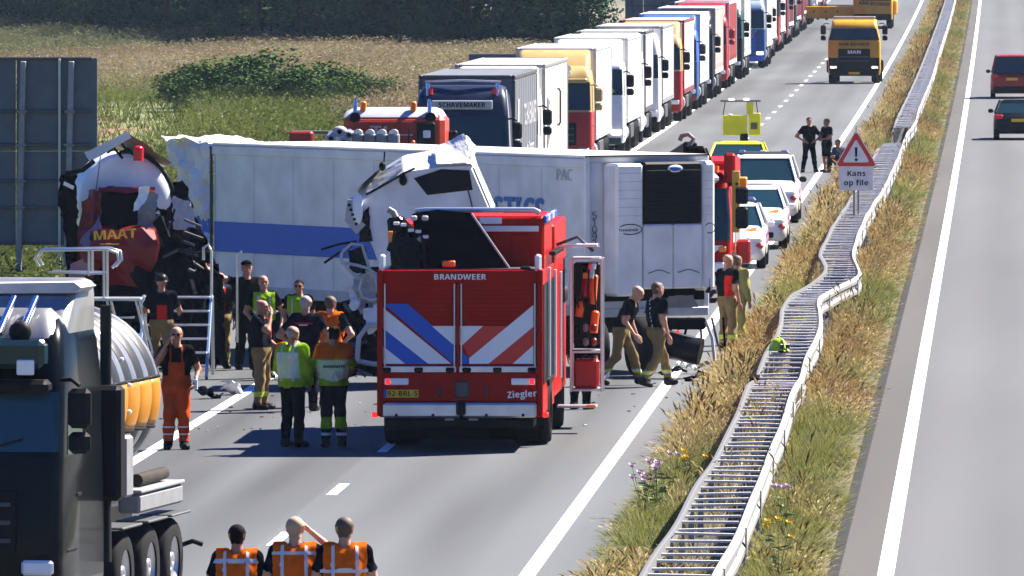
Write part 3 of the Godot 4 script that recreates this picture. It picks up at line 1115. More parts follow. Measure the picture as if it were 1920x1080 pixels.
	# 7, 9 police officers in vests
	var police := func(q7: int) -> Array: return [tee(black), ["vest", hi_yellow, TORSO + [5, 8], 0.03, func(q): return q.y > 0.98 and q.y < 1.5 and absf(q.x) < 0.2], ["reflective_stripe", tape, TORSO, 0.035, func(q): return absf(q.y - 1.14) < 0.03], ["reflective_stripe", tape, TORSO, 0.035, func(q): return absf(absf(q.x) - 0.1) < 0.025 and q.y > 1.1 and q.y < 1.44], trousers(navy)] + boots(bootm)
	person("police officer with cropped hair in a yellow vest, arms hanging", on(-12.85, 184.6), 0.2, 1.8, {"el0": Vector3(0.34, 1.18, -0.02), "wr0": Vector3(0.3, 0.95, 0.1), "el1": Vector3(-0.3, 1.15, 0), "wr1": Vector3(-0.22, 1.0, 0.16)}, {"hair": hair_dark, "hair_style": "ring", "skin": skin_warm, "wear": police.call(0)}, "police officers in yellow vests")
	person("police officer in sunglasses and a yellow vest beside the crumpled white cab", on(-12.2, 184.2), -0.1, 1.74, {"el1": Vector3(-0.27, 1.16, 0.0), "wr1": Vector3(-0.2, 1.0, 0.2)}, {"glasses": true, "hair": hair_dark, "skin": skin_warm, "wear": police.call(0)}, "police officers in yellow vests")
	# 8 man with outstretched arm behind
	person("dark clothed man in a cap stretching a gloved arm towards the ladder", on(-13.4, 188.2), 0.3, 1.94, {"el1": Vector3(-0.42, 1.5, 0.06), "wr1": Vector3(-0.6, 1.62, 0.12)}, {"cap": black, "skin": skin_warm, "wear": [tee(black), trousers(black), ["glove", black, [10], 0.012]] + boots(bootm)})
	# 10 firefighter at the foot of the ladder
	person("bald firefighter with red braces standing in the shade beside the aluminium steps", on(-13.9, 188.6), 0.2, 1.72, {}, {"skin": skin_warm, "wear": ff.call([["brace", redcloth, TORSO, 0.02, func(q): return q.z > 0.0 and absf(absf(q.x) - 0.08) < 0.02 and q.y > 1.0]])}, "firefighters around the wreck")
	# 11 climbing the steps
	person("firefighter with a red back patch climbing the aluminium steps", Vector3(-14.55, 0.04, -183.6), PI, 1.8, {"hip0": Vector3(0.09, 0.93, 0), "kn0": Vector3(0.12, 0.72, 0.34), "an0": Vector3(0.12, 0.36, 0.2), "to0": Vector3(0.13, 0.3, 0.36), "el0": Vector3(0.3, 1.16, 0.14), "wr0": Vector3(0.28, 1.15, 0.4), "el1": Vector3(-0.3, 1.16, 0.14), "wr1": Vector3(-0.28, 1.12, 0.4)}, {"helmet": M.coal, "skin": skin_warm, "wear": ff.call([["back_patch", redcloth, TORSO, 0.022, func(q): return q.z < 0.0 and q.y > 1.0 and q.y < 1.28 and absf(q.x + 0.02) < 0.09]])}, "firefighters around the wreck")
	# 12, 13 the two walkers
	var stride := {"kn0": Vector3(0.1, 0.5, 0.2), "an0": Vector3(0.1, 0.12, 0.3), "to0": Vector3(0.12, 0.07, 0.46), "kn1": Vector3(-0.1, 0.5, -0.06), "an1": Vector3(-0.1, 0.14, -0.36), "to1": Vector3(-0.11, 0.04, -0.22)}
	var w1 := stride.duplicate()
	w1.merge({"chest": Vector3(0, 1.25, 0.1), "neck": Vector3(0, 1.45, 0.2), "head": Vector3(0, 1.6, 0.31), "nod": 0.5, "sh0": Vector3(0.185, 1.4, 0.17), "sh1": Vector3(-0.185, 1.4, 0.17), "el0": Vector3(0.24, 1.12, 0.12), "wr0": Vector3(0.25, 0.88, 0.22), "el1": Vector3(-0.24, 1.12, 0.14), "wr1": Vector3(-0.25, 0.9, 0.3)}, true)
	person("red haired firefighter walking to the right with bowed head past the trailer front", on(-6.5, 181.8), 1.35, 1.76, w1, {"hair": hair_fair, "hair_style": "ring", "skin": skin_light, "wear": ff.call([])}, "firefighters around the wreck")
	person("firefighter in tan trousers striding over the white edge line", on(-5.85, 181.1), 2.2, 1.8, stride, {"hair": hair_brown, "skin": skin_light, "wear": ff.call([["radio_strap", tape, TORSO, 0.02, func(q): return q.z < 0.0 and absf(q.x - q.y * 0.3 + 0.36) < 0.02]])}, "firefighters around the wreck")
	# 14, 15 at the right end of the trailer
	person("bald firefighter with a red shirt panel standing at the trailer's right end", on(-5.04, 196.6), PI - 0.75, 1.8, {"el0": Vector3(0.25, 1.13, 0.02)}, {"skin": skin_warm, "bulk": 1.08, "wear": ff.call([["back_panel", redcloth, TORSO, 0.02, func(q): return q.z < 0.02 and q.x < -0.05 and q.y > 1.0 and q.y < 1.4]])}, "firefighters around the wreck")
	person("firefighter in a pale yellow jacket standing beside the red fire engine", on(-4.93, 199.2), PI - 0.6, 1.7, {}, {"hair": hair_brown, "skin": skin_warm, "wear": [["jacket", cloth(0.26, 0.24, 0.09), TORSO + LONG + [19], 0.03, func(q): return q.y > 0.86], trousers(cloth(0.3, 0.27, 0.08)), band.call(bandy, 0.2, 0.3, 0.026)] + boots(bootm)}, "firefighters around the wreck")
	# 16, 17, 18 onlookers far down the road
	var far_pose := akimbo.duplicate()
	far_pose.merge({"kn0": Vector3(0.15, 0.5, 0.02), "an0": Vector3(0.21, 0.095, -0.02), "to0": Vector3(0.26, 0.035, 0.13), "kn1": Vector3(-0.14, 0.5, 0.02), "an1": Vector3(-0.2, 0.095, -0.02), "to1": Vector3(-0.25, 0.035, 0.13)}, true)
	person("man in black with hands on hips standing on the empty lane", on(-6.06, 338.0), 0.2, 1.76, far_pose, {"cell": 0.028, "hair": hair_dark, "skin": skin_warm, "wear": [tee(black), trousers(black)] + boots(bootm)})
	person("man in black shorts standing on the white edge line of the empty lane", on(-5.5, 338.2), -0.9, 1.72, {"el1": Vector3(-0.28, 1.15, 0.05), "wr1": Vector3(-0.1, 1.08, 0.2), "el0": Vector3(0.25, 1.15, 0.02), "wr0": Vector3(0.1, 1.1, 0.22), "an0": Vector3(0.16, 0.095, 0.08), "to0": Vector3(0.2, 0.035, 0.24)}, {"cell": 0.028, "hair": hair_dark, "skin": skin_warm, "wear": [tee(black), trousers(black, 0.52)] + [["shoe", bootm, [14], 0.012], ["shoe", bootm, [18], 0.012]]})
	person("person in blue sitting on the roadside beside the two onlookers", on(-5.05, 338.0), -0.6, 1.72, {"pel": Vector3(0, 0.3, 0), "hip0": Vector3(0.09, 0.28, 0), "hip1": Vector3(-0.09, 0.28, 0), "chest": Vector3(0, 0.6, 0.08), "neck": Vector3(0, 0.8, 0.12), "head": Vector3(0, 0.97, 0.17), "sh0": Vector3(0.18, 0.75, 0.1), "sh1": Vector3(-0.18, 0.75, 0.1), "el0": Vector3(0.24, 0.52, 0.2), "wr0": Vector3(0.12, 0.52, 0.4), "el1": Vector3(-0.24, 0.52, 0.2), "wr1": Vector3(-0.12, 0.52, 0.4), "kn0": Vector3(0.14, 0.52, 0.38), "kn1": Vector3(-0.14, 0.52, 0.38), "an0": Vector3(0.13, 0.095, 0.45), "an1": Vector3(-0.13, 0.095, 0.45), "to0": Vector3(0.15, 0.035, 0.6), "to1": Vector3(-0.15, 0.035, 0.6)}, {"cell": 0.028, "hair": hair_dark, "skin": skin_warm, "wear": [["shirt", cloth(0.05, 0.08, 0.16), TORSO + LONG, 0.014], ["trousers", navy, LEGS, 0.02]]})
	# 19 behind the equipment rack
	person("person in dark trousers standing behind the pulled out equipment rack", on(-6.83, 172.6), PI - 0.4, 1.75, {}, {"hair": hair_dark, "skin": skin_warm, "wear": [tee(black, true), trousers(black)] + boots(bootm)})
	# 20, 21, 22 the three men in orange vests in front
	var vest := func(q20: float) -> Array: return [tee(navy), ["vest", hi_orange, TORSO + [5, 8], 0.032, func(q): return q.y > 0.85 and q.y < 1.53 and absf(q.x) < 0.225], ["reflective_strap", tape, TORSO, 0.037, func(q): return absf(absf(q.x) - 0.125) < 0.026 and q.y > 0.88 and q.y < 1.5], ["reflective_band", tape, TORSO, 0.0365, func(q): return absf(q.y - q20) < 0.027], trousers(navy)] + boots(bootm)
	var wide := {"sh0": Vector3(0.2, 1.42, -0.01), "sh1": Vector3(-0.2, 1.42, -0.01), "el0": Vector3(0.29, 1.15, 0.02), "el1": Vector3(-0.29, 1.15, 0.02), "wr0": Vector3(0.26, 0.92, 0.12), "wr1": Vector3(-0.26, 0.92, 0.12)}
	var g := "men in orange vests watching from the foreground"
	person("dark haired man in an orange vest, leftmost of three in the foreground", on(-7.83, 108.6), PI, 1.73, wide, {"cell": 0.016, "hair": hair_dark, "skin": skin_warm, "wear": vest.call(1.4)}, g)
	var m2 := wide.duplicate()
	m2.merge({"el0": Vector3(0.46, 1.36, 0.06), "wr0": Vector3(0.17, 1.6, 0.13), "palm0": Vector3(-1, 0.1, -0.4)}, true)
	# he faces away, so the raised right arm shows on the right: mirror by swapping sides
	var m2b := wide.duplicate()
	m2b.merge({"el1": Vector3(-0.45, 1.38, 0.06), "wr1": Vector3(-0.14, 1.63, 0.14), "palm1": Vector3(1, 0.1, -0.3)}, true)
	person("fair haired man in an orange vest holding one hand up to his head", on(-7.22, 108.4), PI, 1.82, m2b, {"cell": 0.016, "hair": hair_fair, "skin": skin_light, "wear": vest.call(1.42)}, g)
	person("brown haired man in an orange vest, rightmost of three in the foreground", on(-6.7, 108.2), PI + 0.1, 1.83, wide, {"cell": 0.016, "hair": hair_brown, "skin": skin_light, "wear": vest.call(1.25)}, g)

# ---------------------------------------------------------------- vehicles
var wheel_cache := {}

func wheel(parent: Node3D, at: Vector3, r := 0.5, w := 0.3, rim_mat: Material = null) -> void:   # axle along x; tyre and rim
	var key := "%.2f %.2f" % [r, w]
	if not wheel_cache.has(key):
		var b := MB.new()
		var prof := [[r * 0.58, -w * 0.5], [r * 0.9, -w * 0.5], [r, -w * 0.36], [r, w * 0.36], [r * 0.9, w * 0.5], [r * 0.58, w * 0.5]]
		var rr := []
		for q in prof:
			var ring := []
			for i in 24:
				var a := TAU * i / 24.0
				ring.append(Vector3(q[1], cos(a) * q[0], sin(a) * q[0]))
			rr.append(ring)
		b.rings(rr, false)
		var c := MB.new()
		var rr2 := []
		for q in [[r * 0.6, -w * 0.44], [r * 0.5, -w * 0.3], [r * 0.22, -w * 0.2], [r * 0.2, -w * 0.42], [0.01, -w * 0.42]]:
			for side in [1]:
				var ring := []
				for i in 24:
					var a := TAU * i / 24.0
					ring.append(Vector3(q[1], cos(a) * q[0], sin(a) * q[0]))
				rr2.append(ring)
		var rr3 := rr2.duplicate()
		rr3.reverse()
		for ring in rr2:
			rr3.append(ring.map(func(v): return Vector3(-v.x, v.y, v.z)))
		var k0 := []
		for k in rr2.size():
			k0.append(rr3[k])
		for k in rr2.size():
			k0.append(rr3[2 * rr2.size() - 1 - k])
		c.rings(k0, false)
		for i in 10:
			var a := TAU * i / 10.0
			for s in [-1, 1]:
				c.box(Vector3(s * w * 0.24, cos(a) * r * 0.33, sin(a) * r * 0.33), Vector3(0.05, 0.03, 0.03))
		wheel_cache[key] = [b.mesh(), c.mesh()]
	var t := put(wheel_cache[key][0], "wheel", M.rubber, parent)
	t.position = at
	put(wheel_cache[key][1], "rim", rim_mat if rim_mat else M.alu, t)

func cab_ring(y: float, zf: float, zb: float, w: float, r := 0.16) -> Array:   # a rounded rectangle seen from above; front corners rounded
	var p := []
	for k in 5:
		var a := PI * 0.5 * k / 4.0
		p.append(Vector3(-w + r - cos(a) * r, y, zf - r + sin(a) * r))
	for k in 5:
		var a := PI * 0.5 * (1.0 - k / 4.0)
		p.append(Vector3(w - r + cos(a) * r, y, zf - r + sin(a) * r))
	p.append(Vector3(w, y, zb + 0.05))
	p.append(Vector3(w - 0.05, y, zb))
	p.append(Vector3(-w + 0.05, y, zb))
	p.append(Vector3(-w, y, zb + 0.05))
	return p

func band_of(b: MB, r0: Array, r1: Array, i0: int, i1: int, grow: float) -> void:   # a strip lying just outside two cab rings
	var g := func(v: Vector3, zc: float) -> Vector3: return Vector3(v.x + signf(v.x) * grow * 0.6, v.y, v.z + grow)
	for i in range(i0, i1):
		b.quad(g.call(r0[i], 0), g.call(r1[i], 0), g.call(r1[i + 1], 0), g.call(r0[i + 1], 0))

func truck_cab(t: Node3D, o: Dictionary) -> void:   # front at z = 0, facing +z
	var top: float = o.get("top", 3.45)
	var up: Material = o.paint
	var low: Material = o.get("low", up)
	var w := 1.24
	var tw: float = o.get("taper", 0.03)
	var wy := 2.0     # foot of the windscreen
	var wt: float = o.get("wt", 2.98)    # its top
	var lower := [cab_ring(0.42, -0.04, -2.25, w - 0.03), cab_ring(0.6, 0.03, -2.25, w), cab_ring(1.1, 0.03, -2.25, w), cab_ring(1.75, 0.0, -2.25, w), cab_ring(wy, -0.03, -2.25, w)]
	part(MB.new().rings(lower), "cab_front", low, t)
	var rs := [cab_ring(wy, -0.03, -2.25, w), cab_ring(wt, -0.2, -2.25, w - tw), cab_ring(lerpf(wt, top, 0.6), -0.36, -2.25, w - 0.05 - tw), cab_ring(top - 0.05, -0.62, -2.25, w - 0.18), cab_ring(top, -0.85, -2.1, w - 0.3)]
	part(MB.new().rings(rs), "cab_upper", up, t)
	var g := MB.new()
	g.smooth()
	var mid0 := cab_ring(wy + 0.06, -0.04, -2.25, w)
	var mid1 := cab_ring(wt - 0.04, -0.195, -2.25, w - tw)
	band_of(g, mid0, mid1, 2, 7, 0.012)
	part(g, "windscreen", o.get("glass", M.glass), t)
	for s in [-1, 1]:
		var sw := MB.new()
		var x: float = s * (w + 0.006)
		var x1: float = s * (w + 0.01 - tw)
		sw.quad(Vector3(x, wy + 0.02, -0.32), Vector3(x1, wt - 0.12, -0.46), Vector3(x1, wt - 0.12, -1.1), Vector3(x, wy + 0.0, -1.12))
		part(sw, "side_window", M.glass, t)
		# mirrors on two arms
		var m := MB.new()
		m.tube([Vector3(s * 1.2, 2.85, -0.18), Vector3(s * 1.36, 2.87, 0.02), Vector3(s * 1.46, 2.8, 0.05)], 0.025, 5)
		m.box(Vector3(s * 1.46, 2.55, 0.05), Vector3(0.26, 0.44, 0.14), 0.05)
		m.box(Vector3(s * 1.46, 2.17, 0.05), Vector3(0.25, 0.24, 0.13), 0.05)
		part(m, "mirror", o.get("mirror", M.black), t)
		var hl := MB.new()
		hl.box(Vector3(s * 0.98, 0.78, 0.035), Vector3(0.36, 0.17, 0.07), 0.03)
		part(hl, "headlight", M.white_lit if o.get("lit", false) else M.lens, t)
		var st := MB.new()
		st.box(Vector3(s * 1.2, 0.62, -0.55), Vector3(0.12, 0.06, 0.5), 0.02).box(Vector3(s * 1.2, 0.95, -0.55), Vector3(0.1, 0.06, 0.5), 0.02).box(Vector3(s * 1.245, 1.55, -0.9), Vector3(0.02, 0.04, 0.2), 0.008)
		part(st, "door_step", M.black, t)
	# grille, bumper, plate, wipers
	var gr := MB.new()
	gr.box(Vector3(0, 1.3, 0.035), Vector3(1.5, 0.72, 0.04), 0.015)
	var grill := part(gr, "grille", o.get("grille", M.black), t)
	for k in 3:
		part(MB.new().box(Vector3(0, 1.08 + k * 0.2, 0.062), Vector3(1.36, 0.05, 0.02), 0.006), "slat", M.dark_grey, grill)
	part(MB.new().box(Vector3(0, 0.5, -0.01), Vector3(2.3, 0.26, 0.12), 0.04), "bumper", o.get("bumper", M.coal), t)
	part(MB.new().box(Vector3(0, 0.5, 0.055), Vector3(0.52, 0.11, 0.012), 0.003), "number_plate", o.get("plate", M.plate), t)
	for s in [-0.55, 0.3]:
		part(MB.new().tube([Vector3(s, wy + 0.06, 0.0), Vector3(s + 0.5, wy + 0.2, -0.015)], 0.012, 4), "wiper", M.black, t)
	if o.get("visor", true):
		part(MB.new().box(Vector3(0, wt + 0.02, -0.08), Vector3(2.2, 0.16, 0.28), 0.05), "sun_visor", o.get("visor_mat", M.coal), t)
	if o.get("spoiler", true):
		var h: float = o.get("spoiler_top", 3.95)
		var sp := [cab_ring(top - 0.25, -0.75, -2.3, w - 0.12), cab_ring(lerpf(top, h, 0.5), -1.15, -2.3, w - 0.12), cab_ring(h - 0.04, -1.7, -2.3, w - 0.14), cab_ring(h, -1.85, -2.25, w - 0.22)]
		part(MB.new().rings(sp), "roof_deflector", o.get("spoiler_mat", up), t)
	if o.get("beacons", false):
		for s in [-0.75, 0.75]:
			part(MB.new().cyl(Vector3(s, top - 0.1, -0.6), Vector3(s, top + 0.12, -0.6), 0.085, 10).ell(Vector3(s, top + 0.12, -0.6), Vector3(0.085, 0.05, 0.085), 6), "beacon", M.amber, t)
	for s in [-1, 1]:
		for q in o.get("axles", [-1.35, -5.3]):
			var rear: bool = q < -3.0
			wheel(t, Vector3(s * (1.02 if rear else 1.06), 0.5, q), 0.5, 0.52 if rear else 0.32)

func trailer_box(t: Node3D, o: Dictionary, z0: float, z1: float) -> void:   # the box behind the cab, front wall at z0
	var h: float = o.get("height", 4.0)
	var m: Material = o.box
	var fl := 1.12
	part(MB.new().box(Vector3(0, (h + fl) * 0.5, (z0 + z1) * 0.5), Vector3(2.52, h - fl - 0.04, z0 - z1 - 0.04), 0.02), "trailer_body", m, t)
	var e: Material = o.get("edge", M.light_grey)
	for s in [-1, 1]:
		part(MB.new().box(Vector3(s * 1.235, h - 0.06, (z0 + z1) * 0.5), Vector3(0.1, 0.12, z0 - z1), 0.02), "top_rail", e, t)
		part(MB.new().box(Vector3(s * 1.245, fl + 0.03, (z0 + z1) * 0.5), Vector3(0.08, 0.2, z0 - z1), 0.02), "side_rail", e, t)
		for zz in [z0 - 0.05, z1 + 0.05]:
			part(MB.new().box(Vector3(s * 1.235, (h + fl) * 0.5, zz), Vector3(0.1, h - fl - 0.26, 0.1), 0.015), "corner_post", e, t)
		if o.get("tarp", true):
			var n := int((z0 - z1) / 1.3)
			for k in range(1, n):
				var zz := lerpf(z0, z1, float(k) / n)
				part(MB.new().box(Vector3(s * 1.263, fl + 0.2, zz), Vector3(0.012, 0.34, 0.05)), "tarp_strap", M.dark_grey, t)
				part(MB.new().box(Vector3(s * 1.262, (h + fl) * 0.5 + 0.15, zz), Vector3(0.008, h - fl - 0.5, 0.025)), "tarp_seam", m, t)
	part(MB.new().box(Vector3(0, h - 0.05, z0 - 0.04), Vector3(2.36, 0.1, 0.1), 0.02), "top_rail", e, t)
	part(MB.new().box(Vector3(0, h - 0.05, z1 + 0.04), Vector3(2.36, 0.1, 0.1), 0.02), "top_rail", e, t)
	part(MB.new().box(Vector3(0, 0.92, (z0 + z1) * 0.5 - 0.5), Vector3(0.9, 0.2, z0 - z1 - 2.0)), "chassis", M.chassis, t)
	for s in [-1, 1]:
		part(MB.new().box(Vector3(s * 1.2, 0.7, (z0 * 0.6 + z1 * 0.4)), Vector3(0.06, 0.5, (z0 - z1) * 0.3), 0.02), "side_guard", M.dark_grey, t)
		for q in o.get("trailer_axles", [z1 + 4.6, z1 + 3.3, z1 + 2.0]):
			wheel(t, Vector3(s * 1.06, 0.5, q), 0.5, 0.36)

func truck(label: String, x: float, z: float, o: Dictionary, turn := 0.0) -> Node3D:
	var t := thing("truck", label, "truck", on(x, z), turn, "trucks queued on the hard shoulder")
	t.rotation.x = atan(2.0 * 8.4e-6 * maxf(0.0, z - 250.0)) * -1.0 * 0.0
	truck_cab(t, o)
	part(MB.new().box(Vector3(0, 0.85, -4.3), Vector3(0.85, 0.28, 5.0)), "frame", M.chassis, t)
	for s in [-1, 1]:
		part(MB.new().cyl(Vector3(s * 0.98, 0.72, -2.6), Vector3(s * 0.98, 0.72, -3.9), 0.31, 14), "fuel_tank", M.alu, t)
		part(MB.new().box(Vector3(s * 1.06, 1.06, -5.3), Vector3(0.5, 0.04, 1.2), 0.01), "mudguard", M.black, t)
	if o.has("box"):
		trailer_box(t, o, o.get("z0", -2.75), o.get("z1", -16.3))
	return t

func make_queue() -> void:
	var T := []
	# label, x of the centre, distance, look
	T.append(["dark navy truck with red roof lamps and a slate grey trailer, nearest of the queue", -14.1, 277.4, {"paint": M.navy, "box": M.slate, "edge": M.dark_grey, "visor": false, "spoiler": false, "top": 3.72, "height": 3.97, "mirror": M.black, "grille": M.navy}])
	T.append(["white box truck with cream sides right behind the navy truck", -14.12, 296.5, {"paint": M.white, "box": M.cream, "edge": M.grey, "top": 3.5, "spoiler_top": 3.95, "height": 4.0, "z1": -18.5, "tarp": false, "trailer_axles": [-9.0, -10.3, -16.0, -17.0], "spoiler_mat": M.panel_white}])
	T.append(["gold and red truck with yellow mirrors in front of a white trailer", -14.1, 334.0, {"paint": M.gold, "low": M.red, "mirror": M.gold, "box": M.panel_white, "edge": M.light_grey, "visor_mat": M.gold}])
	T.append(["white truck with a dark green bumper area and a yellow vest behind its windscreen", -14.06, 361.5, {"paint": M.white, "low": M.white, "bumper": M.teal, "grille": M.navy, "box": M.panel_white, "lit": true, "top": 3.3, "visor": false}])
	T.append(["short white lorry with a grey roof edge, fifth of the queue", -14.08, 380.5, {"paint": M.white, "box": M.panel_white, "edge": M.dark_grey, "z1": -11.5, "trailer_axles": [], "axles": [-1.35, -9.0]}])
	T.append(["white coach like truck with a dark side window and tall mirrors", -13.98, 397.0, {"paint": M.white, "box": M.panel_white, "edge": M.grey, "top": 3.75, "spoiler": false, "visor": false}])
	T.append(["truck with pale yellow roof and red lower cab before a white trailer with dark top", -13.76, 417.0, {"paint": M.gold, "low": M.red, "bumper": M.red, "box": M.panel_white, "edge": M.dark_red, "grille": M.red}])
	T.append(["violet blue truck with a red bumper corner and a white trailer", -13.78, 440.0, {"paint": M.royal, "low": M.blue, "bumper": M.red, "box": M.panel_white, "mirror": M.navy}])
	T.append(["black truck with a salmon pink trailer side", -13.76, 463.0, {"paint": M.coal, "box": dirty(mat(0.62, 0.42, 0.38, 0.5)), "edge": M.light_grey}])
	T.append(["bright red truck with red mirrors and a red edged trailer", -13.75, 487.0, {"paint": M.red, "low": M.red, "mirror": M.red, "box": M.red, "edge": M.panel_white, "bumper": M.red}])
	T.append(["dark green truck with a white deflector and a pale trailer front", -13.64, 511.0, {"paint": M.teal, "low": M.coal, "box": dirty(mat(0.5, 0.55, 0.5, 0.5)), "spoiler_mat": M.panel_white}])
	T.append(["blue truck with silver upper cab and chrome pipes across its front", -13.2, 541.0, {"paint": dirty(mat(0.36, 0.45, 0.52, 0.3, 0.3)), "low": M.blue, "bumper": M.royal, "grille": M.royal, "box": M.panel_white, "visor_mat": M.blue, "lit": true}])
	T.append(["white and red truck behind the blue one with silver pipes", -13.5, 566.0, {"paint": M.white, "low": M.red, "box": M.cream, "edge": M.light_grey}])
	T.append(["dark truck with a cream trailer far down the queue", -13.5, 590.0, {"paint": M.coal, "low": M.red, "box": M.cream}])
	T.append(["maroon truck with white trailer corner posts far down the queue", -13.5, 614.0, {"paint": M.dark_red, "box": M.dark_red, "edge": M.panel_white}])
	T.append(["silver truck with a dark red trailer, beside the tip of the yellow boom", -13.5, 638.0, {"paint": M.alu, "low": M.coal, "box": M.dark_red, "edge": M.light_grey}])
	T.append(["crimson truck behind the yellow boom far down the queue", -13.5, 662.0, {"paint": M.dark_red, "box": M.dark_red}])
	T.append(["navy truck with a grey trailer near the top of the picture", -13.5, 688.0, {"paint": M.navy, "box": M.slate}])
	T.append(["white truck with a navy trailer near the top of the picture", -13.5, 714.0, {"paint": M.white, "box": M.navy}])
	T.append(["dark red truck, hindmost of the queue that the picture shows", -13.5, 740.0, {"paint": M.dark_red, "box": M.slate}])
	var made := []
	for q in T:
		made.append(truck(q[0], q[1], q[2], q[3]))
	# lettering and fittings of single trucks
	var t1: Node3D = made[0]
	part(MB.new().box(Vector3(0, 3.22, -0.2), Vector3(1.6, 0.24, 0.1), 0.02), "name_board", M.light_grey, t1)
	text("SCHAVEMAKER", 0.13, 0.02, M.ink, t1, Vector3(0, 3.22, -0.14), Vector3.ZERO, "lettering", 1.0)
	for s in [-0.85, 0.85]:
		part(MB.new().cyl(Vector3(s, 3.5, -0.42), Vector3(s, 3.64, -0.42), 0.07, 8), "roof_lamp", M.red_lens, t1)
		part(MB.new().tube([Vector3(s * 1.08, 3.45, -0.4), Vector3(s * 1.08, 3.78, -0.5)], 0.03, 6, 0.06), "air_horn", M.chrome, t1)
	part(MB.new().tube([Vector3(-1.0, 3.82, -0.7), Vector3(0, 3.86, -0.65), Vector3(1.0, 3.82, -0.7)], 0.035, 6), "roof_bar", M.alu, t1)
	for s in [-1, 1]:
		part(MB.new().tube([Vector3(s * 1.12, 3.6, -0.7), Vector3(s * 1.2, 3.0, -0.3), Vector3(s * 1.25, 2.0, -0.15)], 0.03, 5), "side_pipe", M.light_grey, t1)
	text("SCHAVEMAKER", 0.62, 0.01, M.light_grey, t1, Vector3(1.268, 2.8, -12.1), Vector3(0, PI / 2, 0), "lettering", 1.25)
	text("Int. Transport", 0.4, 0.01, M.light_grey, t1, Vector3(1.268, 1.85, -12.1), Vector3(0, PI / 2, 0), "lettering", 1.3)
	part(MB.new().prism(PackedVector2Array([Vector2(4.0, 1.5), Vector2(4.5, 3.3), Vector2(5.3, 3.3), Vector2(5.3, 2.2), Vector2(4.8, 2.2)]), 0, 0.01), "painted_mark", M.light_grey, t1).transform = Transform3D(Basis(Vector3.UP, PI / 2), Vector3(1.268, 0, 0))
	var t2: Node3D = made[1]
	part(MB.new().prism(PackedVector2Array([Vector2(4.2, 1.5), Vector2(6.3, 1.9), Vector2(6.3, 2.6), Vector2(5.2, 2.65), Vector2(6.2, 2.9), Vector2(4.2, 3.05)]), 0, 0.01), "painted_mark", M.slate, t2).transform = Transform3D(Basis(Vector3.UP, PI / 2), Vector3(1.268, 0, 0))
	part(MB.new().box(Vector3(1.265, 2.5, -11.1), Vector3(0.02, 2.6, 0.05)), "door_seam", M.dark_grey, t2)
	part(MB.new().tube([Vector3(1.28, 2.1, -11.6), Vector3(1.34, 2.2, -11.6), Vector3(1.34, 3.1, -11.6), Vector3(1.28, 3.2, -11.6)], 0.035, 5), "door_handle", M.dark_grey, t2)
	text("k", 0.5, 0.02, M.ink_white, made[2], Vector3(0.3, 1.78, 0.03))
	for q in [[0.15, 3.12], [0.5, 3.12], [0.15, 3.3], [0.5, 3.3]]:
		part(MB.new().cyl(Vector3(q[0], q[1] + 0.08, -0.28), Vector3(q[0], q[1] + 0.08, -0.2), 0.09, 10), "roof_lamp", M.lens, made[2])
	text("en", 0.26, 0.02, M.ink_blue, made[3], Vector3(0.55, 3.1, -0.2))
	part(MB.new().ell(Vector3(0.35, 2.2, -0.05), Vector3(0.6, 0.16, 0.06), 6), "safety_vest", cloth(0.42, 0.6, 0.03), made[3])
	part(MB.new().box(Vector3(0.3, 1.55, 0.065), Vector3(0.5, 0.34, 0.03), 0.01), "grille_plate", M.panel_white, made[3])
	for k in 6:
		part(MB.new().tube([Vector3(-0.9 + k * 0.16, 0.9, 0.09), Vector3(-0.3 + k * 0.16, 1.5, 0.09), Vector3(0.2 + k * 0.12, 2.0, 0.05)], 0.02, 4), "chrome_pipe", M.chrome, made[11])

# ---------------------------------------------------------------- the fire engine in front
func PV(a: Array) -> PackedVector2Array:
	var p := PackedVector2Array()
	for k in range(0, a.size(), 2):
		p.append(Vector2(a[k], a[k + 1]))
	return p

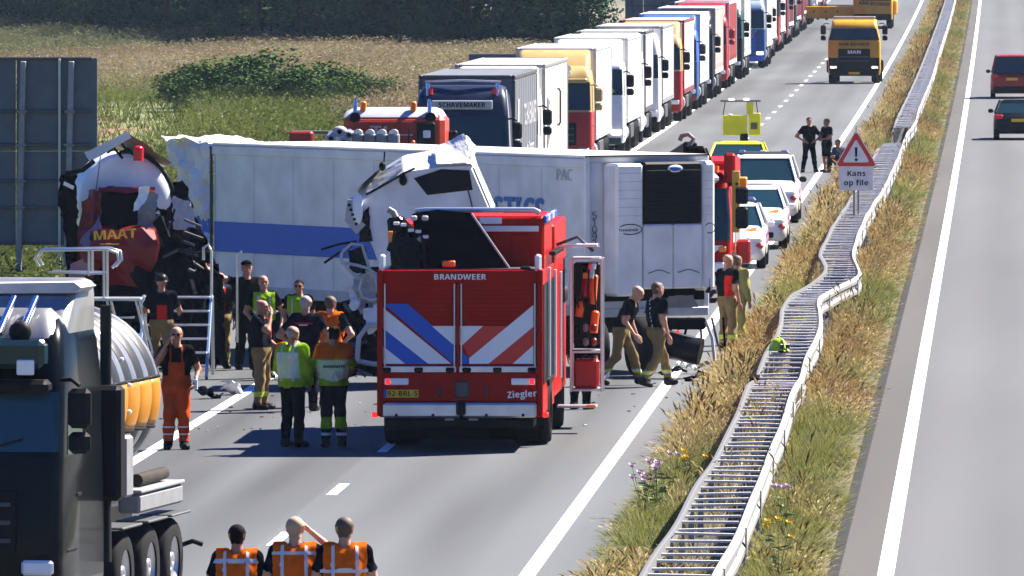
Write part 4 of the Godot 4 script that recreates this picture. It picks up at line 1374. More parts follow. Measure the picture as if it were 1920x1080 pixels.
func make_fire_engine() -> void:
	var t := thing("fire_engine", "red fire engine seen from behind with blue and white diagonal stripes on its shutters", "fire engine", on(-8.08, 158.5))
	var red = M.fire_red
	part(MB.new().box(Vector3(0, 1.62, -2.2), Vector3(2.46, 2.2, 4.3), 0.03), "rear_body", red, t)
	part(MB.new().box(Vector3(0, 1.95, -6.6), Vector3(2.46, 2.7, 4.4), 0.04), "side_body", red, t)
	part(MB.new().box(Vector3(0.24, 3.04, -2.6), Vector3(1.94, 0.94, 2.8), 0.04), "tall_body", red, t)
	part(MB.new().box(Vector3(0.0, 3.1, -8.0), Vector3(2.3, 0.3, 1.6), 0.1), "crew_cab", red, t)
	# the rear frame stands proud of the two roller shutters
	for q in [[-1.2, 1.64, 0.09, 2.2], [1.2, 1.64, 0.09, 2.2], [-0.035, 1.86, 0.05, 1.36]]:
		part(MB.new().box(Vector3(q[0], q[1], 0.0), Vector3(q[2], q[3], 0.09), 0.015), "rear_post", red, t)
	part(MB.new().box(Vector3(0, 2.64, 0.0), Vector3(2.31, 0.19, 0.09), 0.015), "rear_beam", red, t)
	part(MB.new().box(Vector3(0, 0.98, 0.0), Vector3(2.31, 0.44, 0.09), 0.015), "rear_panel", red, t)
	for q in [[-0.607, 1.07], [0.57, 1.13]]:
		var sh := Node3D.new()
		sh.name = "roller_shutter"
		t.add_child(sh, true)
		for k in 21:
			part(MB.new().box(Vector3(q[0], 1.235 + k * 0.0645, -0.036), Vector3(q[1], 0.0635, 0.02), 0.002), "slat", red, sh)
		for s in [-1, 1]:
			part(MB.new().box(Vector3(q[0] + s * (q[1] * 0.5 - 0.012), 1.86, -0.01), Vector3(0.022, 1.34, 0.06), 0.004), "guide_rail", M.alu, sh)
	var st := [["blue_stripe", M.royal, [-1.151, 2.225, -0.788, 2.225, 0.228, 1.325, -0.099, 1.325]], ["white_stripe", M.reflect, [-1.16, 2.17, -0.135, 1.325, -0.48, 1.325, -1.16, 1.862]], ["blue_stripe", M.royal, [-1.16, 1.862, -0.48, 1.325, -0.825, 1.325, -1.16, 1.59]], ["white_stripe", M.reflect, [-1.16, 1.59, -0.825, 1.325, -1.16, 1.325]], ["white_triangle", M.reflect, [-0.425, 1.891, 0.344, 1.891, 0.036, 1.608, -0.099, 1.608]], ["red_stripe", M.sign_red, [0.344, 1.891, 0.68, 2.196, 1.099, 2.196, 0.137, 1.408, 0.036, 1.601]], ["white_stripe", M.reflect, [1.099, 2.207, 1.099, 1.88, 0.428, 1.325, 0.137, 1.325, 0.137, 1.408]], ["red_stripe", M.sign_red, [1.099, 1.88, 1.099, 1.601, 0.79, 1.325, 0.428, 1.325]], ["white_stripe", M.reflect, [1.099, 1.601, 1.099, 1.325, 0.79, 1.325]]]
	for k in st.size():
		if st[k][0] == "red_stripe" and k == 5:
			st[k][2] = [0.344, 1.891, 0.72, 1.891, 0.137, 1.408, 0.036, 1.601]
		part(MB.new().prism(PV(st[k][2]), -0.024, -0.017 + 0.0006 * k), st[k][0], st[k][1], t)
	part(MB.new().box(Vector3(0, 1.24, 0.0), Vector3(2.3, 0.1, 0.05), 0.01), "shutter_sill", M.alu, t)
	for x in [-1.1, -0.62, -0.15, 0.1, 0.56, 1.08]:
		part(MB.new().box(Vector3(x, 1.235, 0.035), Vector3(0.13, 0.07, 0.05), 0.015), "latch", M.black, t)
	text("BRANDWEER", 0.085, 0.012, M.ink_white, t, Vector3(0.0, 2.63, 0.05), Vector3.ZERO, "lettering", 1.15)
	text("Ziegler", 0.1, 0.012, M.ink_white, t, Vector3(0.93, 0.87, 0.05), Vector3(0, 0, 0.06), "lettering", 1.0)
	for s in [-1, 1]:
		var cl := part(MB.new().box(Vector3(s * 0.95, 1.06, 0.055), Vector3(0.36, 0.1, 0.03), 0.012), "tail_light", M.lens, t)
		part(MB.new().box(Vector3(s * 1.08, 1.06, 0.072), Vector3(0.07, 0.08, 0.02), 0.008), "brake_lamp", M.red_lit, cl)
		part(MB.new().box(Vector3(s * 1.28, 0.56, -0.02), Vector3(0.09, 0.08, 0.06), 0.015), "marker_lamp", M.red_lit, t)
		part(MB.new().box(Vector3(s * 1.17, 2.84, -0.06), Vector3(0.1, 0.26, 0.1), 0.03), "corner_lamp", M.lens, t)
		part(MB.new().box(Vector3(s * 0.98, 2.76, -0.1), Vector3(0.16, 0.06, 0.12), 0.02), "work_lamp", M.black, t)
		part(MB.new().tube([Vector3(s * 0.35 + 0.05, 0.98, 0.05), Vector3(s * 0.35 + 0.05, 0.98, 0.12), Vector3(s * 0.35 + 0.05, 0.84, 0.12), Vector3(s * 0.35 + 0.05, 0.84, 0.05)], 0.02, 5), "tow_eye", M.dark_grey, t)
	var pl := part(MB.new().box(Vector3(-0.88, 0.88, 0.055), Vector3(0.52, 0.115, 0.014), 0.004), "number_plate", M.plate, t)
	part(MB.new().box(Vector3(-1.12, 0.88, 0.064), Vector3(0.045, 0.11, 0.006)), "plate_band", M.plate_blue, pl)
	text("92-BRL-5", 0.08, 0.006, M.ink, pl, Vector3(-0.86, 0.88, 0.063), Vector3.ZERO, "lettering", 1.05)
	part(MB.new().box(Vector3(0.03, 0.94, 0.06), Vector3(0.2, 0.24, 0.06), 0.02), "socket_box", M.dark_grey, t)
	part(MB.new().box(Vector3(0, 0.63, 0.02), Vector3(2.3, 0.22, 0.2), 0.03), "rear_bumper", M.alu, t)
	for x in [-0.95, -0.4, 0.4, 0.95]:
		part(MB.new().cyl(Vector3(x, 0.56, 0.11), Vector3(x, 0.56, 0.135), 0.025, 8), "parking_sensor", M.black, t)
	part(MB.new().box(Vector3(0.02, 0.66, 0.16), Vector3(0.14, 0.2, 0.12), 0.02).tube([Vector3(0.02, 0.72, 0.2), Vector3(0.03, 0.56, 0.22), Vector3(0.02, 0.5, 0.16)], 0.03, 6), "tow_hook", M.black, t)
	for s in [-1, 1]:
		part(MB.new().box(Vector3(s * 0.18 + 0.02, 0.49, 0.0), Vector3(0.14, 0.03, 0.02), 0.005), "exhaust_tip", M.light_grey, t)
		part(MB.new().box(Vector3(s * 0.95, 0.42, -1.5), Vector3(0.5, 0.3, 0.03), 0.0), "mud_flap", M.black, t)
		for q in [-2.5, -7.7]:
			wheel(t, Vector3(s * (0.98 if q > -3.0 else 1.06), 0.52, q), 0.52, 0.56 if q > -3.0 else 0.34)
		for k in 4:
			part(MB.new().box(Vector3(s * 1.238, 1.75, -0.75 - k * 1.05), Vector3(0.02, 1.5, 0.92), 0.006), "side_shutter_or_bay", M.coal if s > 0 else red, t)  # right flank: shade inside the open lockers put in as coal-coloured sheets
		part(MB.new().box(Vector3(s * 1.245, 0.98, -2.5), Vector3(0.05, 0.12, 1.5), 0.02), "wheel_arch", M.black, t)
		part(MB.new().box(Vector3(s * 1.24, 2.32, -8.4), Vector3(0.02, 0.7, 1.2), 0.006), "side_window", M.glass, t)
	part(MB.new().box(Vector3(0, 0.5, -4.5), Vector3(0.9, 0.3, 8.4), 0.02), "frame", M.chassis, t)
	part(MB.new().box(Vector3(0, 0.42, -0.6), Vector3(2.2, 0.14, 0.9), 0.02), "underrun_guard", M.black, t)
	part(MB.new().box(Vector3(0, 0.36, -1.6), Vector3(2.3, 0.5, 0.02)), "underside_shade", M.matte_black, t)  # added black sheet standing in for the darkness beneath the body
	# lit strips along the open shutters, roof rail, awning lamps
	for k in 3:
		part(MB.new().box(Vector3(1.27, 1.9 - k * 0.1, -1.6 - k * 2.1), Vector3(0.045, 1.65, 0.03), 0.008), "light_strip", M.reflect, t)
	part(MB.new().box(Vector3(0.66, 3.32, -1.185), Vector3(0.94, 0.085, 0.02), 0.004), "white_band", M.reflect, t)
	part(MB.new().box(Vector3(0.4, 3.44, -1.19), Vector3(0.34, 0.1, 0.04), 0.01), "rear_lamp", M.lens, t)
	for s in [-1, 1]:
		part(MB.new().box(Vector3(0.6 + s * 0.25, 2.98, -1.185), Vector3(0.26, 0.5, 0.02), 0.01), "locker_door", red, t)
	part(MB.new().tube([Vector3(-0.74, 3.58, -1.22), Vector3(-0.6, 3.6, -1.22), Vector3(1.06, 3.6, -1.22), Vector3(1.14, 3.56, -1.22)], 0.045, 7), "roof_rail", M.alu, t)
	for k in 5:
		part(MB.new().box(Vector3(1.225, 3.46, -1.5 - k * 0.75), Vector3(0.05, 0.12, 0.6), 0.015), "scene_lamp", M.lens if k % 2 else M.plate_blue, t)
	part(MB.new().tube([Vector3(1.22, 2.95, -5.2), Vector3(1.55, 3.08, -5.2), Vector3(1.8, 2.86, -5.2)], 0.03, 6), "lamp_arm", M.dark_grey, t)
	part(MB.new().box(Vector3(1.7, 2.95, -5.2), Vector3(0.34, 0.05, 0.3), 0.01), "lamp_head", M.lens, t)
	for k in 6:
		part(MB.new().box(Vector3(1.3, 2.92 - 0.004 * k, -2.2 - k * 0.55), Vector3(0.1, 0.06, 0.4), 0.01), "locker_lamp", M.black, t)
	# folded crane and raised lid on the roof
	part(MB.new().prism(PV([-0.752, 3.562, -0.371, 3.624, 0.137, 3.576, 0.718, 2.735, -0.625, 2.735]), -0.62, -0.5), "raised_lid", M.matte_black, t)
	part(MB.new().bar(Vector3(0.145, 3.57, -0.49), Vector3(0.72, 2.74, -0.49), 0.03, 0.03), "lid_edge", M.light_grey, t)
	part(MB.new().box(Vector3(0.0, 2.73, -1.6), Vector3(2.2, 0.03, 2.6)), "roof_deck", M.dark_grey, t)
	part(MB.new().box(Vector3(-0.85, 2.95, -0.6), Vector3(0.42, 0.5, 0.5), 0.05), "crane_base", M.coal, t)
	part(MB.new().bar(Vector3(-0.95, 2.8, -0.7), Vector3(-1.02, 3.5, -0.75), 0.24, 0.24), "crane_column", M.coal, t)
	part(MB.new().bar(Vector3(-1.02, 3.46, -0.75), Vector3(-0.55, 2.95, -0.55), 0.2, 0.22), "crane_boom", M.matte_black, t)
	part(MB.new().cyl(Vector3(-1.08, 3.0, -0.5), Vector3(-0.95, 3.4, -0.6), 0.06, 8), "hydraulic_cylinder", M.chassis, t)
	rng.seed = 4
	for k in 9:
		var a := Vector3(-1.05 + rng.randf() * 0.5, 3.35 - rng.randf() * 0.2, -0.45)
		part(MB.new().tube([a, a + Vector3(rng.randf_range(-0.1, 0.1), -0.3, 0.12), a + Vector3(rng.randf_range(0, 0.2), -0.55, 0.02)], 0.028, 6), "hydraulic_hose", M.black, t)
	for k in 5:
		part(MB.new().box(Vector3(-0.98 + k * 0.11, 3.42 - k * 0.05 + 0.03 * (k % 2), -0.42), Vector3(0.09, 0.05, 0.06), 0.01), "valve_block", M.reflect, t)
	for q in [[-0.62, 3.18], [-0.72, 3.5], [-0.55, 3.5]]:
		part(MB.new().box(Vector3(q[0], q[1], -0.44), Vector3(0.1, 0.08, 0.06), 0.02), "crane_fitting", M.light_grey, t)
	part(MB.new().box(Vector3(-1.07, 3.22, -0.42), Vector3(0.07, 0.17, 0.06), 0.01), "warning_lamp", M.amber, t)
	part(MB.new().tube([Vector3(-1.12, 3.62, -0.7), Vector3(-1.04, 3.58, -0.7), Vector3(-0.98, 3.45, -0.7)], 0.05, 8), "lifting_hook", M.galv, t)
	part(MB.new().box(Vector3(-0.18, 2.82, -0.2), Vector3(0.2, 0.1, 0.1), 0.02), "orange_block", M.orange_plastic, t)
	# rack pulled out of the right flank
	var r := thing("equipment_rack", "pulled out metal rack with orange gear and a red box beside the fire engine", "equipment rack", on(-6.72, 166.0, 0.0))
	for x in [0.0, 0.48]:
		for z in [0.0, -0.7]:
			part(MB.new().box(Vector3(x, 1.62, z), Vector3(0.035, 2.1, 0.035), 0.006), "upright", M.alu, r)
	for y in [0.6, 1.2, 2.66]:
		for z in [0.0, -0.7]:
			part(MB.new().box(Vector3(0.24, y, z), Vector3(0.445, 0.03, 0.03), 0.005), "cross_bar", M.alu, r)
		part(MB.new().box(Vector3(0.24, y + 0.02, -0.35), Vector3(0.44, 0.015, 0.66)), "shelf", M.galv_old, r)
	part(MB.new().tube([Vector3(-0.45, 2.86, -0.1), Vector3(0.45, 2.88, -0.1)], 0.03, 6), "slide_bar", M.alu, r)
	for q in [["orange_cylinder", 0.12, 1.75, 0.2, M.orange_plastic], ["orange_cylinder", 0.33, 1.95, 0.42, M.orange_plastic], ["orange_cylinder", 0.35, 1.5, 0.3, M.orange_plastic], ["red_cylinder", 0.2, 2.05, 0.3, M.red], ["grey_cylinder", 0.3, 2.35, 0.22, M.alu]]:
		part(MB.new().cyl(Vector3(q[1], q[2], -0.12), Vector3(q[1] + 0.03, q[2] + q[3], -0.16), 0.065, 9).ell(Vector3(q[1] + 0.03, q[2] + q[3], -0.16), Vector3(0.065, 0.05, 0.065), 6), q[0], q[4], r)
	part(MB.new().box(Vector3(0.24, 1.95, -0.4), Vector3(0.42, 1.3, 0.3), 0.03), "gear_bag", M.coal, r)
	part(MB.new().box(Vector3(0.24, 0.86, -0.2), Vector3(0.4, 0.46, 0.36), 0.04), "red_box", M.red, r)
	part(MB.new().tube([Vector3(0.14, 1.1, -0.02), Vector3(0.24, 1.15, 0.0), Vector3(0.34, 1.1, -0.02)], 0.015, 5), "box_handle", M.black, r)
	for k in 6:
		part(MB.new().box(Vector3(0.1 + (k % 3) * 0.13, 1.36 + (k / 3) * 0.22, -0.1), Vector3(0.09, 0.13, 0.12), 0.03), "tool_case", [M.coal, M.grey, M.dark_red][k % 3], r)
	for k in 4:
		part(MB.new().tube([Vector3(0.08 + k * 0.1, 2.5, -0.05), Vector3(0.05 + k * 0.11, 2.2, 0.0), Vector3(0.12 + k * 0.09, 1.9, -0.04)], 0.014, 5), "cable", M.black, r)
	part(MB.new().box(Vector3(0.24, 2.4, -0.1), Vector3(0.14, 0.1, 0.1), 0.02), "yellow_tool", M.yellow, r)
	var stp := thing("folding_step", "silver step with a small amber lamp folded out of the fire engine", "step", on(-6.86, 164.5))
	part(MB.new().box(Vector3(0.3, 0.42, 0), Vector3(0.62, 0.04, 0.4), 0.01), "tread", M.alu, stp)
	part(MB.new().box(Vector3(0.52, 0.43, 0.2), Vector3(0.14, 0.04, 0.03), 0.008), "amber_lamp", M.amber, stp)

# ---------------------------------------------------------------- cars
func car_ring(z: float, y0: float, y1: float, w: float) -> Array:
	return [Vector3(-w * 0.86, y0, z), Vector3(-w * 0.98, y0 + 0.1, z), Vector3(-w, lerpf(y0, y1, 0.55), z), Vector3(-w * 0.97, y1 - 0.1, z), Vector3(-w * 0.8, y1, z), Vector3(0, y1 + 0.02, z), Vector3(w * 0.8, y1, z), Vector3(w * 0.97, y1 - 0.1, z), Vector3(w, lerpf(y0, y1, 0.55), z), Vector3(w * 0.98, y0 + 0.1, z), Vector3(w * 0.86, y0, z)]

# nose at z = 0 facing +z. o: paint, length, width, roof, cowl [z, y], belt, glass [z of foot and head in front, head and foot behind]
func car_shell(t: Node3D, o: Dictionary) -> void:
	var L: float = o.get("length", 4.6)
	var w: float = o.get("width", 1.85) * 0.5
	var belt: float = o.get("belt", 0.98)
	var roof: float = o.get("roof", 1.47)
	var nose: float = o.get("nose", 0.74)
	var g: Array = o.get("glass", [-1.05, -1.95, -3.7, -4.3])
	var p: Material = o.paint
	var rs := [car_ring(0.0, 0.32, nose - 0.1, w * 0.8), car_ring(-0.1, 0.24, nose, w * 0.92), car_ring(-0.4, 0.2, nose + 0.1, w), car_ring(g[0], 0.2, belt, w), car_ring(-L * 0.6, 0.2, belt, w), car_ring(-L + 0.5, 0.22, belt + 0.02, w), car_ring(-L + 0.1, 0.28, belt - 0.05, w * 0.95), car_ring(-L, 0.36, belt - 0.2, w * 0.86)]
	part(MB.new().rings(rs), "body", p, t)
	var wb := w * 0.93
	var wr := w * 0.74
	var F := [Vector3(-wb, belt, g[0]), Vector3(wb, belt, g[0]), Vector3(wr, roof - 0.05, g[1]), Vector3(-wr, roof - 0.05, g[1])]
	var B := [Vector3(-wb, belt, g[3]), Vector3(wb, belt, g[3]), Vector3(wr, roof - 0.05, g[2]), Vector3(-wr, roof - 0.05, g[2])]
	var q := MB.new()
	q.quad(F[0], F[1], F[2], F[3])
	part(q, "windscreen", M.glass, t)
	q = MB.new()
	q.quad(B[0], B[1], B[2], B[3])
	part(q, "rear_window", M.glass, t)
	for s in [0, 1]:
		q = MB.new()
		q.quad(F[s], B[s], B[2 if s else 3], F[2 if s else 3])
		part(q, "side_window", M.glass, t)
		part(MB.new().bar(F[s], F[2 if s else 3], 0.07, 0.06), "pillar", p, t)
		part(MB.new().bar(B[s], B[2 if s else 3], 0.09, 0.07), "pillar", p, t)
		part(MB.new().bar((F[s] as Vector3).lerp(B[s], 0.5), (F[2 if s else 3] as Vector3).lerp(B[2 if s else 3], 0.45), 0.03, 0.1), "pillar", p, t)
		var sg := -1 if s == 0 else 1
		part(MB.new().box(Vector3(sg * (w + 0.1), belt + 0.04, g[0] - 0.25), Vector3(0.2, 0.15, 0.1), 0.04), "mirror", o.get("mirror", p), t)
		part(MB.new().box(Vector3(sg * w * 0.74, nose - 0.08, -0.07), Vector3(0.36, 0.15, 0.14), 0.05), "headlight", M.lens, t)
		part(MB.new().box(Vector3(sg * w * 0.78, belt - 0.14, -L + 0.05), Vector3(0.3, 0.2, 0.1), 0.04), "tail_light", o.get("tail", M.red_lens), t)
		part(MB.new().box(Vector3(sg * (w + 0.003), belt - 0.22, -L * 0.52), Vector3(0.012, 0.03, 0.16), 0.004), "door_handle", M.dark_grey, t)
		for z in [-0.85, -L + 0.85]:
			wheel(t, Vector3(sg * (w - 0.11), 0.33, z), 0.33, 0.22)
	var rf := MB.new()
	var rr := []
	for k in 5:
		var a := k / 4.0
		rr.append([Vector3(-wr - 0.02, roof - 0.07, lerpf(g[1] + 0.06, g[2] - 0.06, a)), Vector3(-wr * 0.7, roof + 0.0 - (0.02 if k in [0, 4] else 0.0), lerpf(g[1], g[2], a)), Vector3(wr * 0.7, roof + 0.0 - (0.02 if k in [0, 4] else 0.0), lerpf(g[1], g[2], a)), Vector3(wr + 0.02, roof - 0.07, lerpf(g[1] + 0.06, g[2] - 0.06, a))])
	rf.rings(rr, true, false)
	part(rf, "roof", p, t)
	part(MB.new().box(Vector3(0, nose - 0.13, 0.0), Vector3(w * 0.9, 0.13, 0.06), 0.02), "grille", M.black, t)
	part(MB.new().box(Vector3(0, 0.36, 0.0), Vector3(w * 1.3, 0.14, 0.06), 0.03), "air_intake", M.black, t)
	part(MB.new().box(Vector3(0, 0.48, 0.035), Vector3(0.5, 0.11, 0.012), 0.003), "number_plate", M.plate, t)
	part(MB.new().box(Vector3(0, o.get("rear_plate", 0.78), -L - 0.01), Vector3(0.5, 0.11, 0.03), 0.003), "number_plate", M.plate, t)
	part(MB.new().box(Vector3(0, 0.42, -L + 0.02), Vector3(w * 1.7, 0.24, 0.12), 0.04), "rear_bumper", o.get("bumper", p), t)

func police_marks(t: Node3D, w: float, L: float, nose: float, belt: float, bar: bool, roof: float, zbar: float) -> void:
	for s in [-1, 1]:
		for k in 5:
			var z := -0.9 - k * 0.6
			var b := MB.new()
			b.quad(Vector3(s * (w + 0.006), 0.55, z), Vector3(s * (w + 0.006), 0.55, z - 0.3), Vector3(s * (w * 0.985 + 0.004), belt - 0.12, z - 0.6), Vector3(s * (w * 0.985 + 0.004), belt - 0.12, z - 0.3))
			part(b, "side_stripe", M.sign_red if k % 2 == 0 else M.royal, t)
		var h := MB.new()
		h.quad(Vector3(s * w * 0.4, nose + 0.115, -0.42), Vector3(s * w * 0.76, nose + 0.11, -0.42), Vector3(s * w * 0.78, lerpf(nose + 0.11, belt, 0.6) + 0.008, -0.75), Vector3(s * w * 0.68, lerpf(nose + 0.11, belt, 0.6) + 0.012, -0.75))
		part(h, "bonnet_stripe", M.orange_plastic, t)
		part(MB.new().box(Vector3(s * w * 0.84, nose - 0.22, -0.1), Vector3(0.22, 0.12, 0.2), 0.04), "wing_stripe", M.sign_red, t)
	if bar:
		var lb := part(MB.new().box(Vector3(0, roof + 0.07, zbar), Vector3(w * 1.45, 0.07, 0.26), 0.03), "light_bar", M.dark_grey, t)
		for x in [-0.45, 0.0, 0.45]:
			part(MB.new().box(Vector3(x * w * 1.3, roof + 0.1, zbar), Vector3(0.2, 0.08, 0.2), 0.03), "beacon", M.plate_blue if x != 0.0 else M.light_grey, lb)

func make_cars() -> void:
	var a := thing("police_car", "white police car with a plain roof bar and red bonnet stripes", "police car", on(-6.1, 258.5))
	var silver := paint(0.6, 0.62, 0.64)
	car_shell(a, {"paint": M.white, "roof": 1.5, "belt": 1.0, "nose": 0.78, "width": 1.84, "length": 4.4, "glass": [-0.95, -1.8, -3.6, -4.2]})
	police_marks(a, 0.92, 4.4, 0.78, 1.0, false, 1.5, 0)
	part(MB.new().box(Vector3(0, 1.56, -2.0), Vector3(1.1, 0.05, 0.2), 0.02), "light_bar", M.light_grey, a)
	var b := thing("police_van", "white police van with a blue lamp bar, farther of the two white vehicles in view", "police van", on(-6.3, 281.0))
	car_shell(b, {"paint": M.white, "roof": 1.78, "belt": 1.12, "nose": 0.9, "width": 1.95, "length": 4.9, "glass": [-0.85, -1.55, -4.5, -4.8], "mirror": M.black})
	police_marks(b, 0.975, 4.9, 0.9, 1.12, true, 1.78, -1.9)
	var c := thing("police_car", "white police car almost hidden behind the red fire engine, only its flank shows", "police car", on(-6.3, 243.5))
	car_shell(c, {"paint": M.white, "roof": 1.48, "belt": 0.98, "nose": 0.76, "width": 1.84, "length": 4.4, "glass": [-0.95, -1.8, -3.6, -4.2]})
	police_marks(c, 0.92, 4.4, 0.76, 0.98, true, 1.48, -2.1)
	# road inspector's yellow car with its raised board
	var y := thing("road_inspector_car", "bright yellow car under a raised yellow sign board", "car", on(-7.65, 309.0))
	car_shell(y, {"paint": M.lime, "roof": 1.56, "belt": 1.05, "nose": 0.85, "width": 1.86, "length": 4.8, "glass": [-1.0, -1.75, -3.4, -3.9], "mirror": M.light_grey})
	part(MB.new().cyl(Vector3(0.1, 1.0, -4.4), Vector3(0.1, 1.75, -4.4), 0.12, 8), "mast", M.black, y)
	part(MB.new().box(Vector3(-0.17, 2.0, -4.4), Vector3(0.72, 0.6, 0.12), 0.02), "sign_board", M.lime, y)
	part(MB.new().box(Vector3(0.42, 2.03, -4.38), Vector3(0.36, 0.68, 0.22), 0.03), "lamp_box", M.lime, y)
	part(MB.new().box(Vector3(0.4, 1.98, -4.26), Vector3(0.2, 0.2, 0.04), 0.02), "motor_unit", M.dark_grey, y)
	part(MB.new().box(Vector3(0.28, 2.5, -4.4), Vector3(0.22, 0.36, 0.1), 0.02), "upper_board", M.lime, y)
	part(MB.new().box(Vector3(0.0, 2.72, -4.4), Vector3(1.2, 0.05, 0.1), 0.01), "top_bar", M.dark_grey, y)
	for s in [-1, 1]:
		part(MB.new().bar(Vector3(s * 0.52, 2.3, -4.4), Vector3(s * 0.46, 2.7, -4.4), 0.03, 0.03), "stay", M.dark_grey, y)
		part(MB.new().ell(Vector3(s * 0.22 - 0.05, 2.76, -4.4), Vector3(0.1, 0.04, 0.06), 5), "flash_lamp", M.white_lit, y)
		part(MB.new().ell(Vector3(s * 0.26 - 0.05, 2.31, -4.4), Vector3(0.07, 0.03, 0.05), 5), "flash_lamp", M.lens, y)
	# oncoming side: vehicles driving away on the right carriageway
	var v := thing("red_van", "red passenger van driving away on the right carriageway", "van", on(0.6, 464.5), 0.0)
	car_shell(v, {"paint": M.red, "roof": 1.93, "belt": 1.12, "nose": 0.95, "width": 1.9, "length": 4.9, "glass": [-0.9, -1.7, -4.72, -4.86], "bumper": M.coal, "rear_plate": 0.86, "mirror": M.black})
	turn_round(v, 4.9)
	var d := thing("dark_car", "dark grey hatchback driving away on the right carriageway, nearer than the red van", "car", on(0.72, 385.0))
	car_shell(d, {"paint": M.coal, "roof": 1.46, "belt": 0.98, "nose": 0.74, "width": 1.8, "length": 4.2, "glass": [-1.0, -1.85, -3.5, -4.02], "mirror": M.coal, "bumper": M.coal, "rear_plate": 0.72})
	turn_round(d, 4.2)
	part(MB.new().box(Vector3(0, 1.47, 0.85), Vector3(1.1, 0.03, 0.2), 0.01), "roof_spoiler", M.coal, d)

func turn_round(t: Node3D, L: float) -> void:   # the tail now faces the viewer and touches the thing's origin
	for c in t.get_children():
		c.position = Vector3(-c.position.x, c.position.y, -c.position.z - L)
		c.rotation.y += PI

# ---------------------------------------------------------------- other heavy vehicles
func make_heavy() -> void:
	# yellow tractor unit on the empty lane
	var t := thing("truck", "yellow tractor unit with lit headlamps alone on the middle lane", "truck", on(-6.83, 500.0))
	truck_cab(t, {"paint": M.yellow, "spoiler": false, "top": 3.06, "wt": 2.66, "taper": 0.15, "bumper": M.coal, "lit": true, "visor": false, "plate": M.plate})
	part(MB.new().box(Vector3(0, 0.85, -4.0), Vector3(0.85, 0.28, 4.5)), "frame", M.chassis, t)
	part(MB.new().box(Vector3(0, 0.92, 0.03), Vector3(2.4, 0.62, 0.08), 0.03), "lower_front", M.coal, t)
	part(MB.new().box(Vector3(0, 3.14, -0.9), Vector3(2.0, 0.1, 0.22), 0.03), "light_bar", M.light_grey, t)
	part(MB.new().box(Vector3(0, 1.48, 0.06), Vector3(1.5, 0.32, 0.03), 0.01), "grille_cover", M.coal, t)
	text("MAN", 0.16, 0.02, M.reflect, t, Vector3(0, 1.5, 0.09), Vector3.ZERO, "lettering", 1.3)
	text("KAM BOUWER", 0.15, 0.02, M.ink, t, Vector3(0, 1.87, 0.02), Vector3.ZERO, "lettering", 1.1)
	for s in [-1, 1]:
		part(MB.new().box(Vector3(s * 1.2, 0.8, -3.2), Vector3(0.3, 0.6, 1.2), 0.05), "fuel_tank", M.chassis, t)
	# yellow recovery crane across the lanes at the top of the picture
	var c := thing("mobile_crane", "yellow mobile crane with its boom lying across the lane at the top of the picture", "crane", on(-8.0, 672.0))
	part(MB.new().rings([cab_ring(0.6, 0.0, -2.6, 1.25), cab_ring(1.6, 0.0, -2.6, 1.25), cab_ring(2.9, -0.25, -2.6, 1.2), cab_ring(3.05, -0.4, -2.5, 1.1)]), "cab", M.yellow, c)
	part(MB.new().box(Vector3(0.2, 2.2, -0.06), Vector3(1.9, 0.8, 0.12), 0.03), "windscreen", M.glass, c)
	part(MB.new().box(Vector3(0, 0.75, 0.02), Vector3(2.4, 0.4, 0.12), 0.04), "bumper", M.coal, c)
	part(MB.new().box(Vector3(0.2, 1.35, -7.0), Vector3(2.6, 0.9, 9.0), 0.06), "carrier", M.yellow, c)
	part(MB.new().box(Vector3(-3.1, 1.05, -0.9), Vector3(3.7, 0.8, 0.9), 0.05), "boom", M.yellow, c)
	part(MB.new().box(Vector3(-3.1, 1.5, -0.9), Vector3(3.7, 0.06, 0.5), 0.02), "boom_rail", M.chassis, c)
	for k in 4:
		part(MB.new().cyl(Vector3(-4.5 + k * 0.75, 1.1, -0.46), Vector3(-4.5 + k * 0.75, 1.1, -0.42), 0.06, 8), "bolt", M.black, c)
	for k in 6:
		part(MB.new().box(Vector3(-4.6 + k * 0.55, 0.62, -0.9), Vector3(0.16, 0.1, 0.5), 0.02), "boom_tooth", M.black, c)
	text("KAM BOUWER", 0.22, 0.02, M.ink, c, Vector3(0.1, 1.6, 0.02), Vector3(0, 0, -0.06))
	for s in [-1, 1]:
		part(MB.new().box(Vector3(s * 1.4, 2.3, 0.0), Vector3(0.22, 0.6, 0.14), 0.05), "mirror", M.black, c)
		for q in [-1.3, -3.2, -7.5, -9.2]:
			wheel(c, Vector3(s * 1.05, 0.55, q), 0.55, 0.4)
	# orange recovery truck behind the wrecked trailer: its bed with gear first, its cab beyond
	var r := thing("recovery_truck", "orange red recovery truck with beacons on its roof behind the wrecked trailer", "recovery truck", on(-14.5, 250.0))
	part(MB.new().box(Vector3(0.05, 2.85, -3.6), Vector3(2.42, 1.1, 2.2), 0.12), "cab", M.orange_red, r)
	part(MB.new().box(Vector3(0.05, 1.6, -3.6), Vector3(2.42, 1.4, 2.2), 0.08), "cab_base", M.orange_red, r)
	part(MB.new().rings([cab_ring(3.35, -2.55, -4.7, 1.19), cab_ring(3.5, -2.7, -4.6, 1.1), cab_ring(3.56, -2.95, -4.4, 0.95)]), "cab_roof", M.light_grey, r)
	part(MB.new().box(Vector3(0.05, 2.95, -2.47), Vector3(1.9, 0.6, 0.04), 0.015), "rear_wall", M.red, r)
	text("TL", 0.24, 0.02, M.light_grey, r, Vector3(-0.25, 3.02, -2.44), Vector3(0, 0, -0.03), "lettering", 1.6)
	part(MB.new().box(Vector3(0.25, 2.93, -2.44), Vector3(0.5, 0.03, 0.02)), "underline", M.light_grey, r)
	part(MB.new().box(Vector3(0.82, 2.86, -2.4), Vector3(0.44, 0.72, 0.1), 0.03), "dark_panel", M.coal, r)
